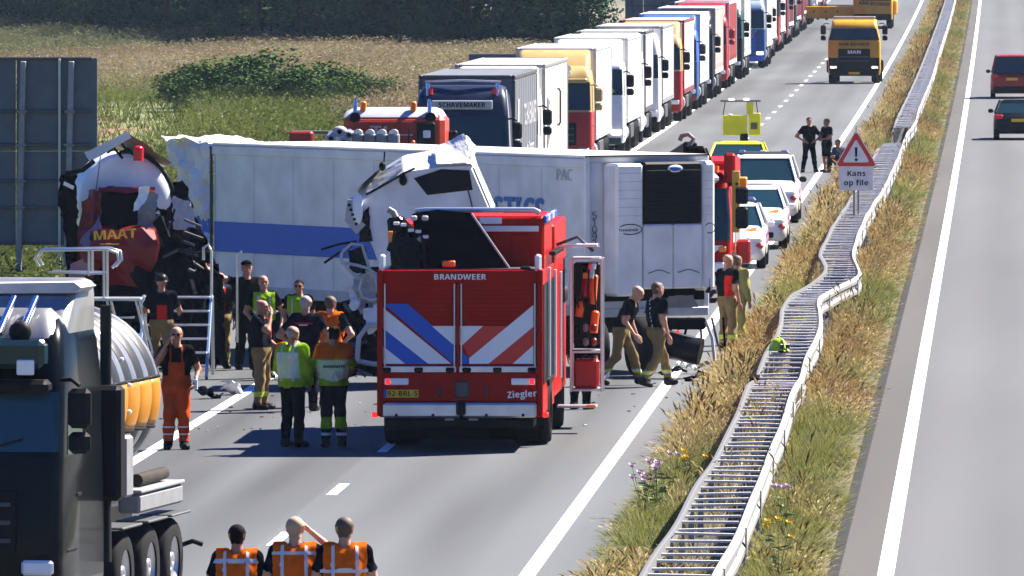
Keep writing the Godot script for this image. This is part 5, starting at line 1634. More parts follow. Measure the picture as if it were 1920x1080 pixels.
	part(MB.new().box(Vector3(0.84, 2.95, -2.34), Vector3(0.18, 0.18, 0.04), 0.02), "work_lamp", M.lens, r)
	for s in [-1, 1]:
		part(MB.new().cyl(Vector3(s * 0.6 - 0.1, 3.5, -2.75), Vector3(s * 0.6 - 0.1, 3.68, -2.75), 0.08, 9).ell(Vector3(s * 0.6 - 0.1, 3.68, -2.75), Vector3(0.08, 0.05, 0.08), 6), "beacon", M.amber, r)
		part(MB.new().tube([Vector3(s * 0.9, 3.3, -2.6), Vector3(s * 0.88, 3.7, -2.7), Vector3(s * 0.88, 3.78, -2.7)], 0.06, 7, 0.035), "air_horn", M.chrome, r)
		part(MB.new().cyl(Vector3(s * 0.9 + 0.02, 3.34, -2.5), Vector3(s * 0.9 + 0.02, 3.34, -2.62), 0.13, 12), "round_lamp", M.black, r)
		part(MB.new().box(Vector3(s * 1.36, 2.7, -4.4), Vector3(0.22, 0.6, 0.14), 0.04), "mirror", M.black, r)
		for q in [-0.2, 1.2, -3.9]:
			wheel(r, Vector3(s * 1.02, 0.52, q), 0.52, 0.4)
	part(MB.new().box(Vector3(0, 1.3, 0.2), Vector3(2.4, 0.7, 5.4), 0.05), "bed", M.chassis, r)
	part(MB.new().box(Vector3(-1.0, 2.35, 1.0), Vector3(3.0, 0.5, 2.2), 0.04), "gear_deck", M.dark_grey, r)
	part(MB.new().box(Vector3(-1.92, 2.86, 1.2), Vector3(0.55, 0.45, 0.5), 0.04), "red_box", M.red, r)
	part(MB.new().box(Vector3(-1.4, 3.05, 0.2), Vector3(1.6, 0.06, 0.6), 0.01), "gear_lid", M.dark_grey, r)
	# the winch
	part(MB.new().cyl(Vector3(-1.25, 2.88, 1.3), Vector3(-0.72, 2.95, 1.3), 0.2, 12), "winch_drum", M.alu, r)
	for q in [[-1.0, 3.08, 0.14], [-0.78, 3.0, 0.12], [-1.2, 2.92, 0.12], [-0.9, 2.84, 0.14]]:
		part(MB.new().ell(Vector3(q[0], q[1], 1.42), Vector3(q[2] * 1.3, q[2], q[2]), 6), "winch_housing", M.light_grey, r)
		part(MB.new().cyl(Vector3(q[0], q[1], 1.5), Vector3(q[0], q[1], 1.6), 0.06, 8), "winch_bolt", M.black, r)
	for k in 4:
		part(MB.new().box(Vector3(-0.58 + k * 0.28, 2.82, 1.3), Vector3(0.26, 0.42, 0.5), 0.03), "gear_crate", M.grey, r)
		part(MB.new().cyl(Vector3(-0.58 + k * 0.28, 3.03, 1.1), Vector3(-0.58 + k * 0.28, 3.03, 1.5), 0.11, 10), "roller", M.alu, r)
	part(MB.new().box(Vector3(0.62, 2.85, 1.3), Vector3(0.04, 0.6, 0.04), 0.01), "post", M.black, r)
	part(MB.new().box(Vector3(0.7, 2.72, 1.35), Vector3(0.16, 0.1, 0.12), 0.02).ell(Vector3(0.72, 2.82, 1.35), Vector3(0.05, 0.06, 0.05), 5), "small_lamp", M.orange_plastic, r)
	# red fire engine with a crane, facing us, behind the right end of the trailer
	var f := thing("fire_engine", "red fire engine with black and yellow mirrors facing us behind the trailer's right end", "fire engine", on(-6.88, 222.0))
	part(MB.new().rings([cab_ring(0.42, 0.0, -3.0, 1.24), cab_ring(1.2, 0.04, -3.0, 1.25), cab_ring(1.7, 0.0, -3.0, 1.25), cab_ring(2.5, -0.14, -3.0, 1.2), cab_ring(2.72, -0.4, -2.9, 1.05)]), "cab", M.fire_red, f)
	var g := MB.new()
	g.smooth()
	band_of(g, cab_ring(1.3, 0.035, -3.0, 1.25), cab_ring(1.75, 0.0, -3.0, 1.25), 1, 8, 0.012)
	band_of(g, cab_ring(1.75, 0.0, -3.0, 1.25), cab_ring(2.4, -0.125, -3.0, 1.2), 1, 8, 0.012)
	part(g, "windscreen", M.glass, f)
	part(MB.new().box(Vector3(0.0, 2.6, -0.05), Vector3(2.0, 0.22, 0.3), 0.08), "sun_visor", M.light_grey, f)
	part(MB.new().box(Vector3(0, 1.75, -5.8), Vector3(2.5, 2.3, 5.2), 0.06), "body", M.fire_red, f)
	part(MB.new().prism(PV([-1.1, 1.2, -0.6, 1.2, 0.0, 0.7, 0.6, 1.2, 1.1, 1.2, 0.3, 0.55, -0.3, 0.55]), 0.05, 0.056), "white_chevron", M.reflect, f)
	part(MB.new().box(Vector3(0, 0.45, 0.05), Vector3(2.5, 0.26, 0.16), 0.05), "bumper", M.light_grey, f)
	for s in [-1, 1]:
		part(MB.new().box(Vector3(s * 0.95, 0.75, 0.05), Vector3(0.34, 0.2, 0.06), 0.03), "headlight", M.lens, f)
		part(MB.new().box(Vector3(s * 1.08, 1.12, 0.05), Vector3(0.16, 0.12, 0.05), 0.02), "indicator", M.amber, f)
		part(MB.new().bar(Vector3(s * 1.22, 2.48, -0.3), Vector3(s * 1.4, 2.5, 0.05), 0.05, 0.05), "mirror_arm", M.black, f)
		part(MB.new().box(Vector3(s * 1.36, 2.12, -0.02), Vector3(0.16, 1.3, 0.06), 0.02), "mirror_bracket", M.yellow, f)
		part(MB.new().box(Vector3(s * 1.49, 2.25, 0.06), Vector3(0.26, 0.36, 0.14), 0.04), "mirror", M.black, f)
		part(MB.new().box(Vector3(s * 1.49, 1.78, 0.06), Vector3(0.27, 0.46, 0.14), 0.05), "mirror", M.black, f)
		part(MB.new().box(Vector3(s * 1.22, 2.78, -0.5), Vector3(0.24, 0.7, 0.4), 0.05), "corner_locker", M.fire_red, f)
		part(MB.new().box(Vector3(s * 1.46, 2.5, -1.5), Vector3(0.2, 0.2, 0.9), 0.02), "yellow_board", M.yellow, f)
		part(MB.new().box(Vector3(s * 1.262, 1.4, -2.2), Vector3(0.015, 0.4, 1.0)), "side_stripe", M.reflect, f)
		for q in [-1.5, -6.2]:
			wheel(f, Vector3(s * 1.16, 0.52, q), 0.52, 0.36)
		for k in 3:
			part(MB.new().box(Vector3(s * 1.255, 1.8, -4.2 - k * 1.4), Vector3(0.02, 1.5, 1.2), 0.006), "side_shutter_or_bay", M.alu, f)
	part(MB.new().box(Vector3(1.46, 1.0, -2.6), Vector3(0.3, 0.5, 0.8), 0.04), "red_locker", M.red, f)
	part(MB.new().cyl(Vector3(0.9, 2.7, -0.9), Vector3(0.9, 2.85, -0.9), 0.08, 8), "beacon", M.amber, f)
	part(MB.new().bar(Vector3(-0.1, 2.9, -4.0), Vector3(0.35, 3.2, -2.0), 0.3, 0.3), "crane_arm", M.coal, f)
	part(MB.new().tube([Vector3(0.3, 3.22, -2.0), Vector3(0.42, 3.4, -2.0), Vector3(0.3, 3.5, -2.0), Vector3(0.16, 3.46, -2.0), Vector3(0.12, 3.36, -2.0)], 0.05, 7), "crane_hook", M.galv, f)
	part(MB.new().box(Vector3(0.45, 3.1, -2.0), Vector3(0.4, 0.3, 0.3), 0.05), "crane_head", M.matte_black, f)
	for k in 4:
		part(MB.new().tube([Vector3(0.5 + k * 0.06, 3.2, -1.9), Vector3(0.65 + k * 0.05, 2.9, -1.8), Vector3(0.55 + k * 0.07, 2.6, -1.9)], 0.025, 5), "hose", M.black, f)
	# dark tank truck in the near left corner
	var k := thing("tank_truck", "black cab tank truck with a ribbed silver tank and an orange band, nearest vehicle", "tank truck", on(-11.6, 117.0), -0.13)
	var cabm := paint(0.004, 0.006, 0.008, 0.25)
	cabm.metallic_specular = 0.15
	truck_cab(k, {"paint": cabm, "low": cabm, "spoiler": true, "spoiler_top": 3.92, "top": 3.55, "bumper": M.black, "mirror": M.black, "axles": [-1.4], "wt": 2.76, "glass": M.glass_teal, "visor": true, "visor_mat": M.black, "spoiler_mat": dirty(mat(0.3, 0.31, 0.32, 0.35, 0.6))})
	part(MB.new().box(Vector3(0, 3.14, -0.1), Vector3(2.1, 0.32, 0.3), 0.06), "dark_visor", M.glass, k)
	part(MB.new().rings([cab_ring(3.3, -0.42, -2.2, 1.1), cab_ring(3.52, -0.55, -2.2, 1.02), cab_ring(3.62, -0.8, -2.2, 0.9)]), "roof_skin", dirty(mat(0.3, 0.31, 0.32, 0.35, 0.6)), k)
	part(MB.new().prism(PV([-1.24, 3.86, 1.12, 3.9, 1.2, 3.84, 1.12, 3.78, -1.24, 3.76]), -2.0, -1.2), "deflector_lip", M.light_grey, k)
	for q in [[0.2, 3.5], [-0.1, 3.46], [-0.5, 3.46]]:
		part(MB.new().cyl(Vector3(q[0], 3.32, -0.35), Vector3(q[0], q[1], -0.35), 0.06, 8).box(Vector3(q[0], q[1], -0.33), Vector3(0.24, 0.12, 0.12), 0.04), "roof_lamp", M.lens, k)
	for q in [0.55, 0.8]:
		part(MB.new().tube([Vector3(q - 0.06, 3.35, -0.2), Vector3(q, 3.75, -0.7)], 0.05, 7, 0.035), "air_horn", M.chrome, k)
	part(MB.new().ell(Vector3(0.72, 3.38, -0.25), Vector3(0.13, 0.13, 0.1), 7), "round_lamp", M.black, k)
	part(MB.new().box(Vector3(0.4, 3.05, 0.06), Vector3(0.13, 0.4, 0.03), 0.01), "visor_bracket", M.light_grey, k)
	part(MB.new().box(Vector3(0.85, 3.0, 0.06), Vector3(0.2, 0.17, 0.03), 0.02), "visor_lamp", M.lens, k)
	part(MB.new().ell(Vector3(0.18, 1.74, 0.03), Vector3(0.1, 0.05, 0.03), 6), "emblem", M.light_grey, k)
	text("XF", 0.11, 0.02, M.light_grey, k, Vector3(0.35, 1.05, 0.1), Vector3.ZERO, "lettering", 1.2)
	# pale side skins of the cab, steps and the black stack
	part(MB.new().cyl(Vector3(1.2, 0.7, -2.5), Vector3(1.2, 3.6, -2.5), 0.065, 10), "exhaust_stack", M.chassis, k)
	part(MB.new().box(Vector3(1.26, 2.05, -2.4), Vector3(0.32, 1.3, 0.3), 0.05), "air_intake", M.black, k)
	# the tank: a lathe of smooth ribs lying along z
	var tank := MB.new()
	var band := MB.new()
	var yc := 2.45
	var R := 1.03
	var zs := []
	for i in 85:
		var u := i / 84.0
		var zz := -2.7 - u * 3.9
		var rib := pow(absf(sin(u * PI * 6.0)), 0.6) * 0.07
		var dome := sqrt(maxf(0.0, 1.0 - pow(maxf(0.0, 0.12 - u) / 0.12, 2.0))) * sqrt(maxf(0.0, 1.0 - pow(maxf(0.0, u - 0.9) / 0.1, 2.0)))
		zs.append([zz, (R - 0.07 + rib) * (0.35 + 0.65 * dome)])
	var rs := []
	var bs := []
	for q in zs:
		var ring := []
		var arc := []
		for i in 48:
			var a := TAU * i / 48.0
			ring.append(Vector3(cos(a) * q[1], yc + sin(a) * q[1], q[0]))
		for i in 9:
			var a := lerpf(-0.37, 0.17, i / 8.0)
			arc.append(Vector3(cos(a) * (q[1] + 0.011), yc + sin(a) * (q[1] + 0.011), q[0]))
		for i in 9:
			var a := lerpf(0.17, -0.37, i / 8.0)
			arc.append(Vector3(cos(a) * (q[1] + 0.003), yc + sin(a) * (q[1] + 0.003), q[0]))
		rs.append(ring)
		bs.append(arc)
	tank.rings(rs)
	band.rings(bs.slice(8, 78), false)
	var tk := part(tank, "tank", dirty(mat(0.5, 0.51, 0.52, 0.3, 0.8), 0.6), k)
	part(band, "orange_band", paint(0.5, 0.2, 0.006), tk)
	for m in range(1, 6):
		var ring_band := MB.new()
		ring_band.rings(rs.slice(m * 14 - 4, m * 14 + 5).map(func(r): return r.map(func(v): return Vector3(v.x * 1.005, yc + (v.y - yc) * 1.005, v.z))), false)
		part(ring_band, "rib_valley_shade", dirty(mat(0.075, 0.078, 0.08, 0.35, 0.5)), tk)  # shade in the rib valleys, painted as dark rings
	for y in [-0.39, 0.19]:
		var line := MB.new()
		var pts := []
		for q in zs.slice(8, 78):
			pts.append(Vector3(cos(y) * (q[1] + 0.01), yc + sin(y) * (q[1] + 0.01), q[0]))
		line.tube(pts, 0.018, 5)
		part(line, "black_line", M.black, tk)
	for i in 7:
		var a := lerpf(1.35, -0.45, i / 6.0)
		part(MB.new().ell(Vector3(cos(a) * R, yc + sin(a) * R, -4.6), Vector3(0.03, 0.03, 0.03), 5), "rivet_lamp", M.lens, tk)
	part(MB.new().box(Vector3(0, 1.0, -4.4), Vector3(1.0, 0.3, 5.6), 0.03), "frame", M.chassis, k)
	part(MB.new().box(Vector3(1.2, 1.75, -3.1), Vector3(0.3, 0.7, 0.4), 0.03), "white_cabinet", M.grey, k)
	part(MB.new().box(Vector3(1.1, 1.26, -5.4), Vector3(0.26, 0.22, 2.4), 0.03), "side_locker", M.grey, k)
	part(MB.new().box(Vector3(1.1, 1.4, -5.4), Vector3(0.3, 0.04, 2.4), 0.01), "walkway", M.galv_old, k)
	part(MB.new().cyl(Vector3(1.06, 1.5, -4.8), Vector3(1.06, 1.51, -6.3), 0.075, 10), "hose_tube", dirty(mat(0.05, 0.042, 0.038, 0.7)), k)
	for s in [-1, 1]:
		for q in [-3.4, -4.8, -6.1]:
			wheel(k, Vector3(s * 1.06, 0.5, q), 0.5, 0.36)
			part(MB.new().box(Vector3(s * 1.12, 1.05, q), Vector3(0.4, 0.03, 1.05), 0.01), "mudguard", M.dark_grey, k)
	part(MB.new().tube([Vector3(1.2, 0.65, -6.6), Vector3(1.34, 0.7, -6.6), Vector3(1.46, 0.66, -6.6)], 0.03, 5), "side_hook", M.black, k)

# ---------------------------------------------------------------- the wreck
func crumpled(pts: Array, nu: int, nv: int, depth: float, sd: int, thick := 0.01) -> MB:   # a dented sheet between four corners
	var b := MB.new()
	var n := FastNoiseLite.new()
	n.seed = sd
	n.frequency = 1.7
	n.fractal_octaves = 4
	nu *= 2
	nv *= 2
	var nor: Vector3 = (pts[1] - pts[0]).cross(pts[3] - pts[0]).normalized()
	var g := []
	for j in nv + 1:
		for i in nu + 1:
			var u := float(i) / nu
			var v := float(j) / nv
			var p: Vector3 = (pts[0] as Vector3).lerp(pts[1], u).lerp((pts[3] as Vector3).lerp(pts[2], u), v)
			var d := n.get_noise_3dv(p * 1.3) * depth
			if i in [0, nu] or j in [0, nv]:
				p += Vector3(n.get_noise_3dv(p * 2.5 + Vector3(9, 0, 0)), n.get_noise_3dv(p * 2.5), 0) * depth * 0.5
			g.append(p + nor * d)
	b.flat()
	for j in nv:
		for i in nu:
			var a: int = j * (nu + 1) + i
			b.quad(g[a], g[a + 1], g[a + nu + 2], g[a + nu + 1])
	if thick > 0.0:
		for j in nv:
			for i in nu:
				var a: int = j * (nu + 1) + i
				b.quad(g[a] - nor * thick, g[a + 1] - nor * thick, g[a + nu + 2] - nor * thick, g[a + nu + 1] - nor * thick)
	return b

func make_wreck() -> void:
	# refrigerated semi-trailer slewed across the road. Local: front wall in the plane z = 0, x across the front, the flank at x = 0 runs back along -z
	var t := thing("refrigerated_trailer", "white refrigerated trailer with a blue stripe jackknifed across the road", "trailer", on(-7.29, 186.0), deg_to_rad(33.0))
	var w = M.panel_white
	part(MB.new().box(Vector3(1.275, 2.46, -6.8), Vector3(2.53, 2.72, 13.55), 0.02), "trailer_body", w, t)
	part(MB.new().box(Vector3(1.275, 3.835, -6.8), Vector3(2.58, 0.05, 13.6), 0.02), "roof_edge", M.white, t)
	part(MB.new().box(Vector3(-0.004, 3.72, -6.8), Vector3(0.03, 0.16, 13.6), 0.008), "top_rail", w, t)
	part(MB.new().box(Vector3(-0.004, 1.12, -6.8), Vector3(0.03, 0.2, 13.5), 0.008), "side_rail", M.light_grey, t)
	part(MB.new().box(Vector3(-0.008, 2.11, -9.9), Vector3(0.012, 0.56, 7.2), 0.003), "blue_stripe", M.royal, t)
	for k in 9:
		part(MB.new().box(Vector3(-0.008, 2.4, -1.5 - k * 1.5), Vector3(0.006, 2.4, 0.012)), "panel_joint", w, t)
	text("LOGISTICS", 0.52, 0.008, M.ink_blue, t, Vector3(-0.012, 2.82, -3.1), Vector3(0, -PI / 2, 0), "lettering", 1.0)
	text("PAC", 0.2, 0.008, M.light_grey, t, Vector3(-0.012, 3.5, -0.7), Vector3(0, -PI / 2, 0), "lettering", 1.2, "Droid Sans", false)
	for k in 5:
		text("51092"[k], 0.13, 0.008, M.slate, t, Vector3(0.2, 2.8 - k * 0.125, 0.012), Vector3.ZERO, "lettering", 1.3, "Droid Sans", false)
	# front wall with its cooling unit
	for x in [0.05, 2.5]:
		part(MB.new().box(Vector3(x, 2.46, 0.0), Vector3(0.12, 2.74, 0.06), 0.02), "corner_post", w, t)
	part(MB.new().box(Vector3(1.275, 3.78, 0.01), Vector3(2.4, 0.1, 0.05), 0.01), "front_header", M.light_grey, t)
	part(MB.new().box(Vector3(1.275, 3.848, 0.03), Vector3(2.55, 0.025, 0.05), 0.0), "roof_seal", M.black, t)
	var u := Node3D.new()
	u.name = "cooling_unit"
	t.add_child(u, true)
	part(MB.new().box(Vector3(1.4, 2.6, 0.16), Vector3(2.0, 2.2, 0.3), 0.02), "unit_core", M.dark_grey, u)
	part(MB.new().box(Vector3(0.66, 2.55, 0.23), Vector3(0.57, 2.34, 0.46), 0.05), "left_panel", M.white, u)
	part(MB.new().box(Vector3(2.31, 2.6, 0.23), Vector3(0.26, 2.3, 0.46), 0.07), "right_panel", M.white, u)
	part(MB.new().box(Vector3(1.56, 3.2, 0.22), Vector3(1.2, 1.08, 0.44), 0.04), "black_grille", M.black, u)
	for k in 12:
		part(MB.new().box(Vector3(1.56, 2.76 + k * 0.075, 0.445), Vector3(1.08, 0.02, 0.012), 0.003), "slat", M.coal, u)
	for q in [[1.26, 0.61], [1.87, 0.59]]:
		part(MB.new().box(Vector3(q[0], 2.07, 0.24), Vector3(q[1], 1.14, 0.42), 0.03), "lower_door", M.white, u)
		part(MB.new().tube([Vector3(q[0] - 0.22, 1.78, 0.455), Vector3(q[0] - 0.05, 1.83, 0.455), Vector3(q[0] + 0.06, 1.83, 0.455), Vector3(q[0] + 0.22, 1.77, 0.455)], 0.008, 4), "scratch_mark", M.dark_grey, u)
	for k in 6:
		for q in [[0.66, 0.5], [2.31, 0.2]]:
			part(MB.new().box(Vector3(q[0], 2.8 + k * 0.15, 0.462), Vector3(q[1], 0.008, 0.006)), "panel_groove", M.light_grey, u)
	part(MB.new().ell(Vector3(1.6, 3.62, 0.44), Vector3(0.16, 0.065, 0.02), 8), "oval_badge", M.reflect, u)
	part(MB.new().ell(Vector3(1.6, 3.62, 0.452), Vector3(0.12, 0.045, 0.02), 8), "badge_centre", M.royal, u)
	for q in [[0.66, 0.24], [2.31, 0.1]]:
		var sw := []
		for k in 13:
			var a := lerpf(2.6, -2.2, k / 12.0)
			sw.append(Vector3(q[0] + cos(a) * q[1], 2.56 + sin(a) * 0.09, 0.462))
		part(MB.new().tube(sw, 0.009, 4), "swoosh", M.ink, u)
	text("Transicold", 0.05, 0.006, M.slate, u, Vector3(0.62, 2.55, 0.463), Vector3.ZERO, "lettering", 1.2)
	part(MB.new().box(Vector3(2.3, 1.55, 0.4), Vector3(0.06, 0.28, 0.12), 0.02), "torn_bracket", M.black, u)
	part(MB.new().box(Vector3(1.3, 1.38, 0.02), Vector3(2.3, 0.2, 0.03), 0.0), "dark_gap", M.matte_black, t)
	part(MB.new().box(Vector3(1.275, 1.08, 0.03), Vector3(2.5, 0.16, 0.08), 0.02), "front_sill", M.light_grey, t)
	part(crumpled([Vector3(1.4, 1.14, 0.06), Vector3(2.3, 1.14, 0.06), Vector3(2.2, 1.36, 0.06), Vector3(1.7, 1.36, 0.06)], 6, 3, 0.05, 3), "smeared_panel", M.grey, t)
	part(MB.new().box(Vector3(1.275, 0.86, -6.8), Vector3(1.1, 0.3, 12.8)), "chassis", M.chassis, t)
	for x in [0.25, 2.3]:
		for z in [-9.0, -10.3, -11.6]:
			wheel(t, Vector3(x, 0.5, z), 0.5, 0.38)
	for z in [-3.2]:
		for x in [0.3, 2.2]:
			part(MB.new().box(Vector3(x, 0.5, z), Vector3(0.12, 0.9, 0.12), 0.01), "landing_leg", M.chassis, t)
	part(MB.new().box(Vector3(0.06, 0.72, -6.2), Vector3(0.05, 0.55, 3.6), 0.02), "side_guard", M.dark_grey, t)
	# the torn rear end: the flank peels outward beyond the last post
	part(crumpled([Vector3(0.0, 3.86, -13.6), Vector3(-0.35, 3.9, -14.9), Vector3(0.02, 1.7, -13.9), Vector3(0.0, 1.0, -13.62)], 8, 10, 0.22, 12), "torn_flap", w, t)
	part(crumpled([Vector3(-0.03, 2.42, -13.62), Vector3(-0.1, 2.5, -14.05), Vector3(-0.03, 1.95, -13.9), Vector3(-0.03, 1.82, -13.62)], 4, 4, 0.05, 15), "torn_stripe", M.royal, t)
	part(MB.new().box(Vector3(-0.02, 2.45, -13.6), Vector3(0.06, 2.7, 0.03), 0.01), "rear_post", M.dark_grey, t)
	part(crumpled([Vector3(0.05, 3.84, -13.6), Vector3(-0.35, 3.94, -15.0), Vector3(1.3, 3.9, -15.0), Vector3(1.6, 3.84, -13.6)], 7, 5, 0.12, 18), "peeled_roof", M.white, t)
	part(MB.new().box(Vector3(1.3, 2.3, -13.62), Vector3(2.4, 2.6, 0.06)), "dark_interior", M.matte_black, t)  # shadow inside the torn end, put in as a black sheet

	# the white tractor whose cab is thrown against the flank
	var c := thing("white_truck_cab", "wrecked white truck cab tipped against the side of the long trailer", "truck", on(-10.0, 181.0))
	var shell := PV([0.81, 4.26, 0.34, 4.04, -0.25, 3.94, -0.53, 3.77, -0.88, 3.51, -1.04, 3.32, -1.08, 3.11, -0.97, 2.9, -0.8, 2.93, -0.78, 2.52, -0.53, 1.88, 1.16, 1.88, 1.28, 3.06, 0.97, 3.77, 0.91, 3.98])
	# body skinned from the near flank to the far one, shoulders rounded inwards
	var rings := []
	var mid := Vector2.ZERO
	for q in shell:
		mid += q
	mid /= shell.size()
	var near := {0: Vector2(0.95, 3.8), 1: Vector2(0.38, 3.77), 2: Vector2(-0.19, 3.69), 3: Vector2(-0.45, 3.52), 4: Vector2(-0.8, 3.27), 5: Vector2(-0.95, 3.14), 14: Vector2(0.965, 3.79)}
	for q in [[0.0, 0.985, 1.0], [-0.03, 1.0, 0.96], [-0.5, 1.0, 0.0], [-2.0, 1.0, 0.0], [-2.25, 0.985, 0.2], [-2.32, 0.96, 0.3]]:
		var ring := []
		for i in shell.size():
			var v: Vector2 = shell[i].lerp(near.get(i, shell[i]), q[2])
			var s: Vector2 = mid + (v - mid) * q[1]
			ring.append(Vector3(s.x, s.y, q[0]))
		rings.append(ring)
	var body := MB.new()
	body.rings(rings, false, false)
	body.prism(PackedVector2Array(Array(rings[0]).map(func(v): return Vector2(v.x, v.y))), -0.001, 0.0)
	body.prism(PackedVector2Array(Array(rings[5]).map(func(v): return Vector2(v.x, v.y))), -2.32, -2.319)
	part(body, "cab_shell", M.white, c)
	part(crumpled([Vector3(0.32, 4.08, -0.5), Vector3(0.83, 4.31, -0.5), Vector3(0.97, 3.82, 0.05), Vector3(0.38, 3.8, 0.05)], 6, 5, 0.03, 41, 0.03), "roof_fairing", M.white, c)
	part(crumpled([Vector3(0.84, 4.31, -0.5), Vector3(0.98, 4.12, -0.55), Vector3(1.04, 3.78, -0.2), Vector3(0.97, 3.82, 0.06)], 4, 4, 0.06, 5), "fairing_end", M.light_grey, c)
	part(MB.new().prism(PV([0.02, 3.56, 0.45, 3.7, 0.9, 3.68, 0.96, 3.4, 0.22, 3.33]), 0.0, 0.02), "side_window", M.black, c)
	part(MB.new().prism(PV([-0.02, 3.58, 0.45, 3.735, 0.93, 3.715, 0.99, 3.38, 0.21, 3.29]), -0.01, 0.008), "window_seal", M.black, c)
	var ws := MB.new()
	ws.quad(Vector3(-0.57, 3.78, -0.15), Vector3(-1.05, 3.36, -0.15), Vector3(-1.05, 3.36, -2.15), Vector3(-0.57, 3.78, -2.15))
	part(ws, "windscreen", M.glass, c)
	part(crumpled([Vector3(-0.89, 3.47, -0.38), Vector3(-0.82, 3.31, -0.04), Vector3(-0.22, 3.71, -0.04), Vector3(-0.27, 3.88, -0.38)], 6, 3, 0.02, 7), "smashed_visor", M.light_grey, c)
	part(MB.new().tube([Vector3(-0.84, 3.3, 0.03), Vector3(-0.5, 3.48, 0.03), Vector3(-0.2, 3.66, 0.03), Vector3(0.0, 3.75, 0.03)], 0.02, 5), "black_trim", M.black, c)
	part(MB.new().tube([Vector3(0.9, 3.42, 0.02), Vector3(1.0, 3.02, 0.02), Vector3(1.04, 2.4, 0.02)], 0.012, 4), "door_seam", M.dark_grey, c)
	part(MB.new().tube([Vector3(1.0, 3.76, 0.03), Vector3(1.29, 3.08, 0.03)], 0.02, 5), "rear_seam", M.light_grey, c)
	part(MB.new().rings([[Vector3(-1.2, 2.85, 0.1), Vector3(-1.0, 2.62, 0.1), Vector3(-0.84, 2.78, 0.1), Vector3(-0.97, 2.88, 0.1), Vector3(-1.06, 3.22, 0.1), Vector3(-1.15, 3.22, 0.1)], [Vector3(-1.2, 2.85, -2.3), Vector3(-1.0, 2.62, -2.3), Vector3(-0.84, 2.78, -2.3), Vector3(-0.97, 2.88, -2.3), Vector3(-1.06, 3.22, -2.3), Vector3(-1.15, 3.22, -2.3)]], true, false), "front_bumper", M.light_grey, c)
	for k in 5:
		part(MB.new().box(Vector3(-1.12 + k * 0.03, 3.12 - k * 0.08, 0.12), Vector3(0.05, 0.045, 0.04), 0.008), "grille_slot", M.black, c)
	part(MB.new().ell(Vector3(-0.98, 3.05, 0.08), Vector3(0.1, 0.28, 0.07), 8), "headlight", M.lens, c)
	part(crumpled([Vector3(-0.96, 2.88, 0.04), Vector3(-0.78, 3.1, 0.04), Vector3(-0.74, 2.5, 0.04), Vector3(-0.95, 2.5, 0.04)], 4, 6, 0.08, 21), "broken_pillar", M.coal, c)
	part(MB.new().tube([Vector3(-0.55, 3.76, -0.2), Vector3(-0.53, 4.03, -0.2)], 0.014, 5), "antenna", M.black, c)
	part(MB.new().ell(Vector3(-0.57, 3.78, -0.18), Vector3(0.06, 0.08, 0.05), 6), "antenna_foot", M.black, c)
	part(MB.new().ell(Vector3(-0.2, 3.55, 0.05), Vector3(0.07, 0.1, 0.05), 6), "mirror_stub", M.black, c)
	for q in [[-1.55, 2.13, -1.08, 2.42], [-1.6, 2.36, -1.0, 2.5]]:
		part(MB.new().tube([Vector3(q[0], q[1], 0.1), Vector3((q[0] + q[2]) * 0.5, (q[1] + q[3]) * 0.5 + 0.02, 0.12), Vector3(q[2], q[3], 0.05)], 0.022, 5), "bent_wiper", M.black, c)
	# door frame tubes and sheet metal hanging under the cab
	var tubes := [[-1.24, 2.32, -1.08, 2.46, -0.9, 2.44, -0.78, 2.05, -0.7, 1.86], [-1.26, 2.14, -1.0, 2.1, -0.82, 2.05, -0.7, 1.98, -0.62, 1.6], [-1.24, 2.32, -1.26, 2.2, -1.15, 2.05, -1.0, 1.9, -0.92, 1.9], [-0.9, 1.88, -0.78, 1.97, -0.66, 1.95, -0.6, 1.8, -0.62, 1.5], [-0.9, 1.88, -0.94, 1.7, -0.9, 1.55, -0.75, 1.5, -0.62, 1.52], [-0.98, 0.45, -0.95, 0.85, -0.8, 1.06, -0.5, 1.08, -0.3, 1.05], [-0.98, 0.45, -0.7, 0.4, -0.4, 0.38, -0.2, 0.36, -0.1, 0.36]]
	for k in tubes.size():
		var p := []
		for i in range(0, 10, 2):
			p.append(Vector3(tubes[k][i], tubes[k][i + 1], 0.12 + 0.05 * (k % 3)))
		part(MB.new().tube(p, 0.03 if k < 5 else 0.05, 6), "bent_tube", M.light_grey, c)
	part(crumpled([Vector3(-1.1, 1.95, 0.0), Vector3(-0.72, 1.95, 0.05), Vector3(-0.6, 1.2, 0.0), Vector3(-0.95, 1.25, 0.0)], 7, 9, 0.22, 30), "crushed_door", M.light_grey, c)
	part(crumpled([Vector3(-1.2, 1.7, -0.1), Vector3(-1.0, 1.8, 0.0), Vector3(-0.9, 1.4, 0.1), Vector3(-1.1, 1.3, 0.0)], 5, 5, 0.16, 31), "crushed_panel", M.panel_white, c)
	part(crumpled([Vector3(-0.9, 1.35, 0.1), Vector3(-0.55, 1.4, 0.1), Vector3(-0.5, 1.0, 0.1), Vector3(-0.8, 0.95, 0.1)], 5, 5, 0.16, 33), "crushed_panel", M.panel_white, c)
	part(crumpled([Vector3(-1.15, 2.35, -0.1), Vector3(-0.85, 2.4, -0.1), Vector3(-0.8, 1.95, -0.1), Vector3(-1.1, 1.95, -0.1)], 6, 6, 0.1, 36), "dark_interior", M.coal, c)
	part(crumpled([Vector3(-1.35, 1.45, -0.4), Vector3(1.2, 1.95, -0.4), Vector3(1.2, 0.2, -0.4), Vector3(-1.3, 0.2, -0.4)], 14, 9, 0.3, 40), "black_underside", M.matte_black, c)  # crumpled black sheet across the space beneath the cab
	part(MB.new().box(Vector3(0.2, 1.2, -1.4), Vector3(2.6, 1.6, 1.5), 0.2), "engine_block", M.matte_black, c)
	for x in [-0.5, 0.9]:
		wheel(c, Vector3(x, 0.5, -1.6), 0.5, 0.4)
	rng.seed = 15
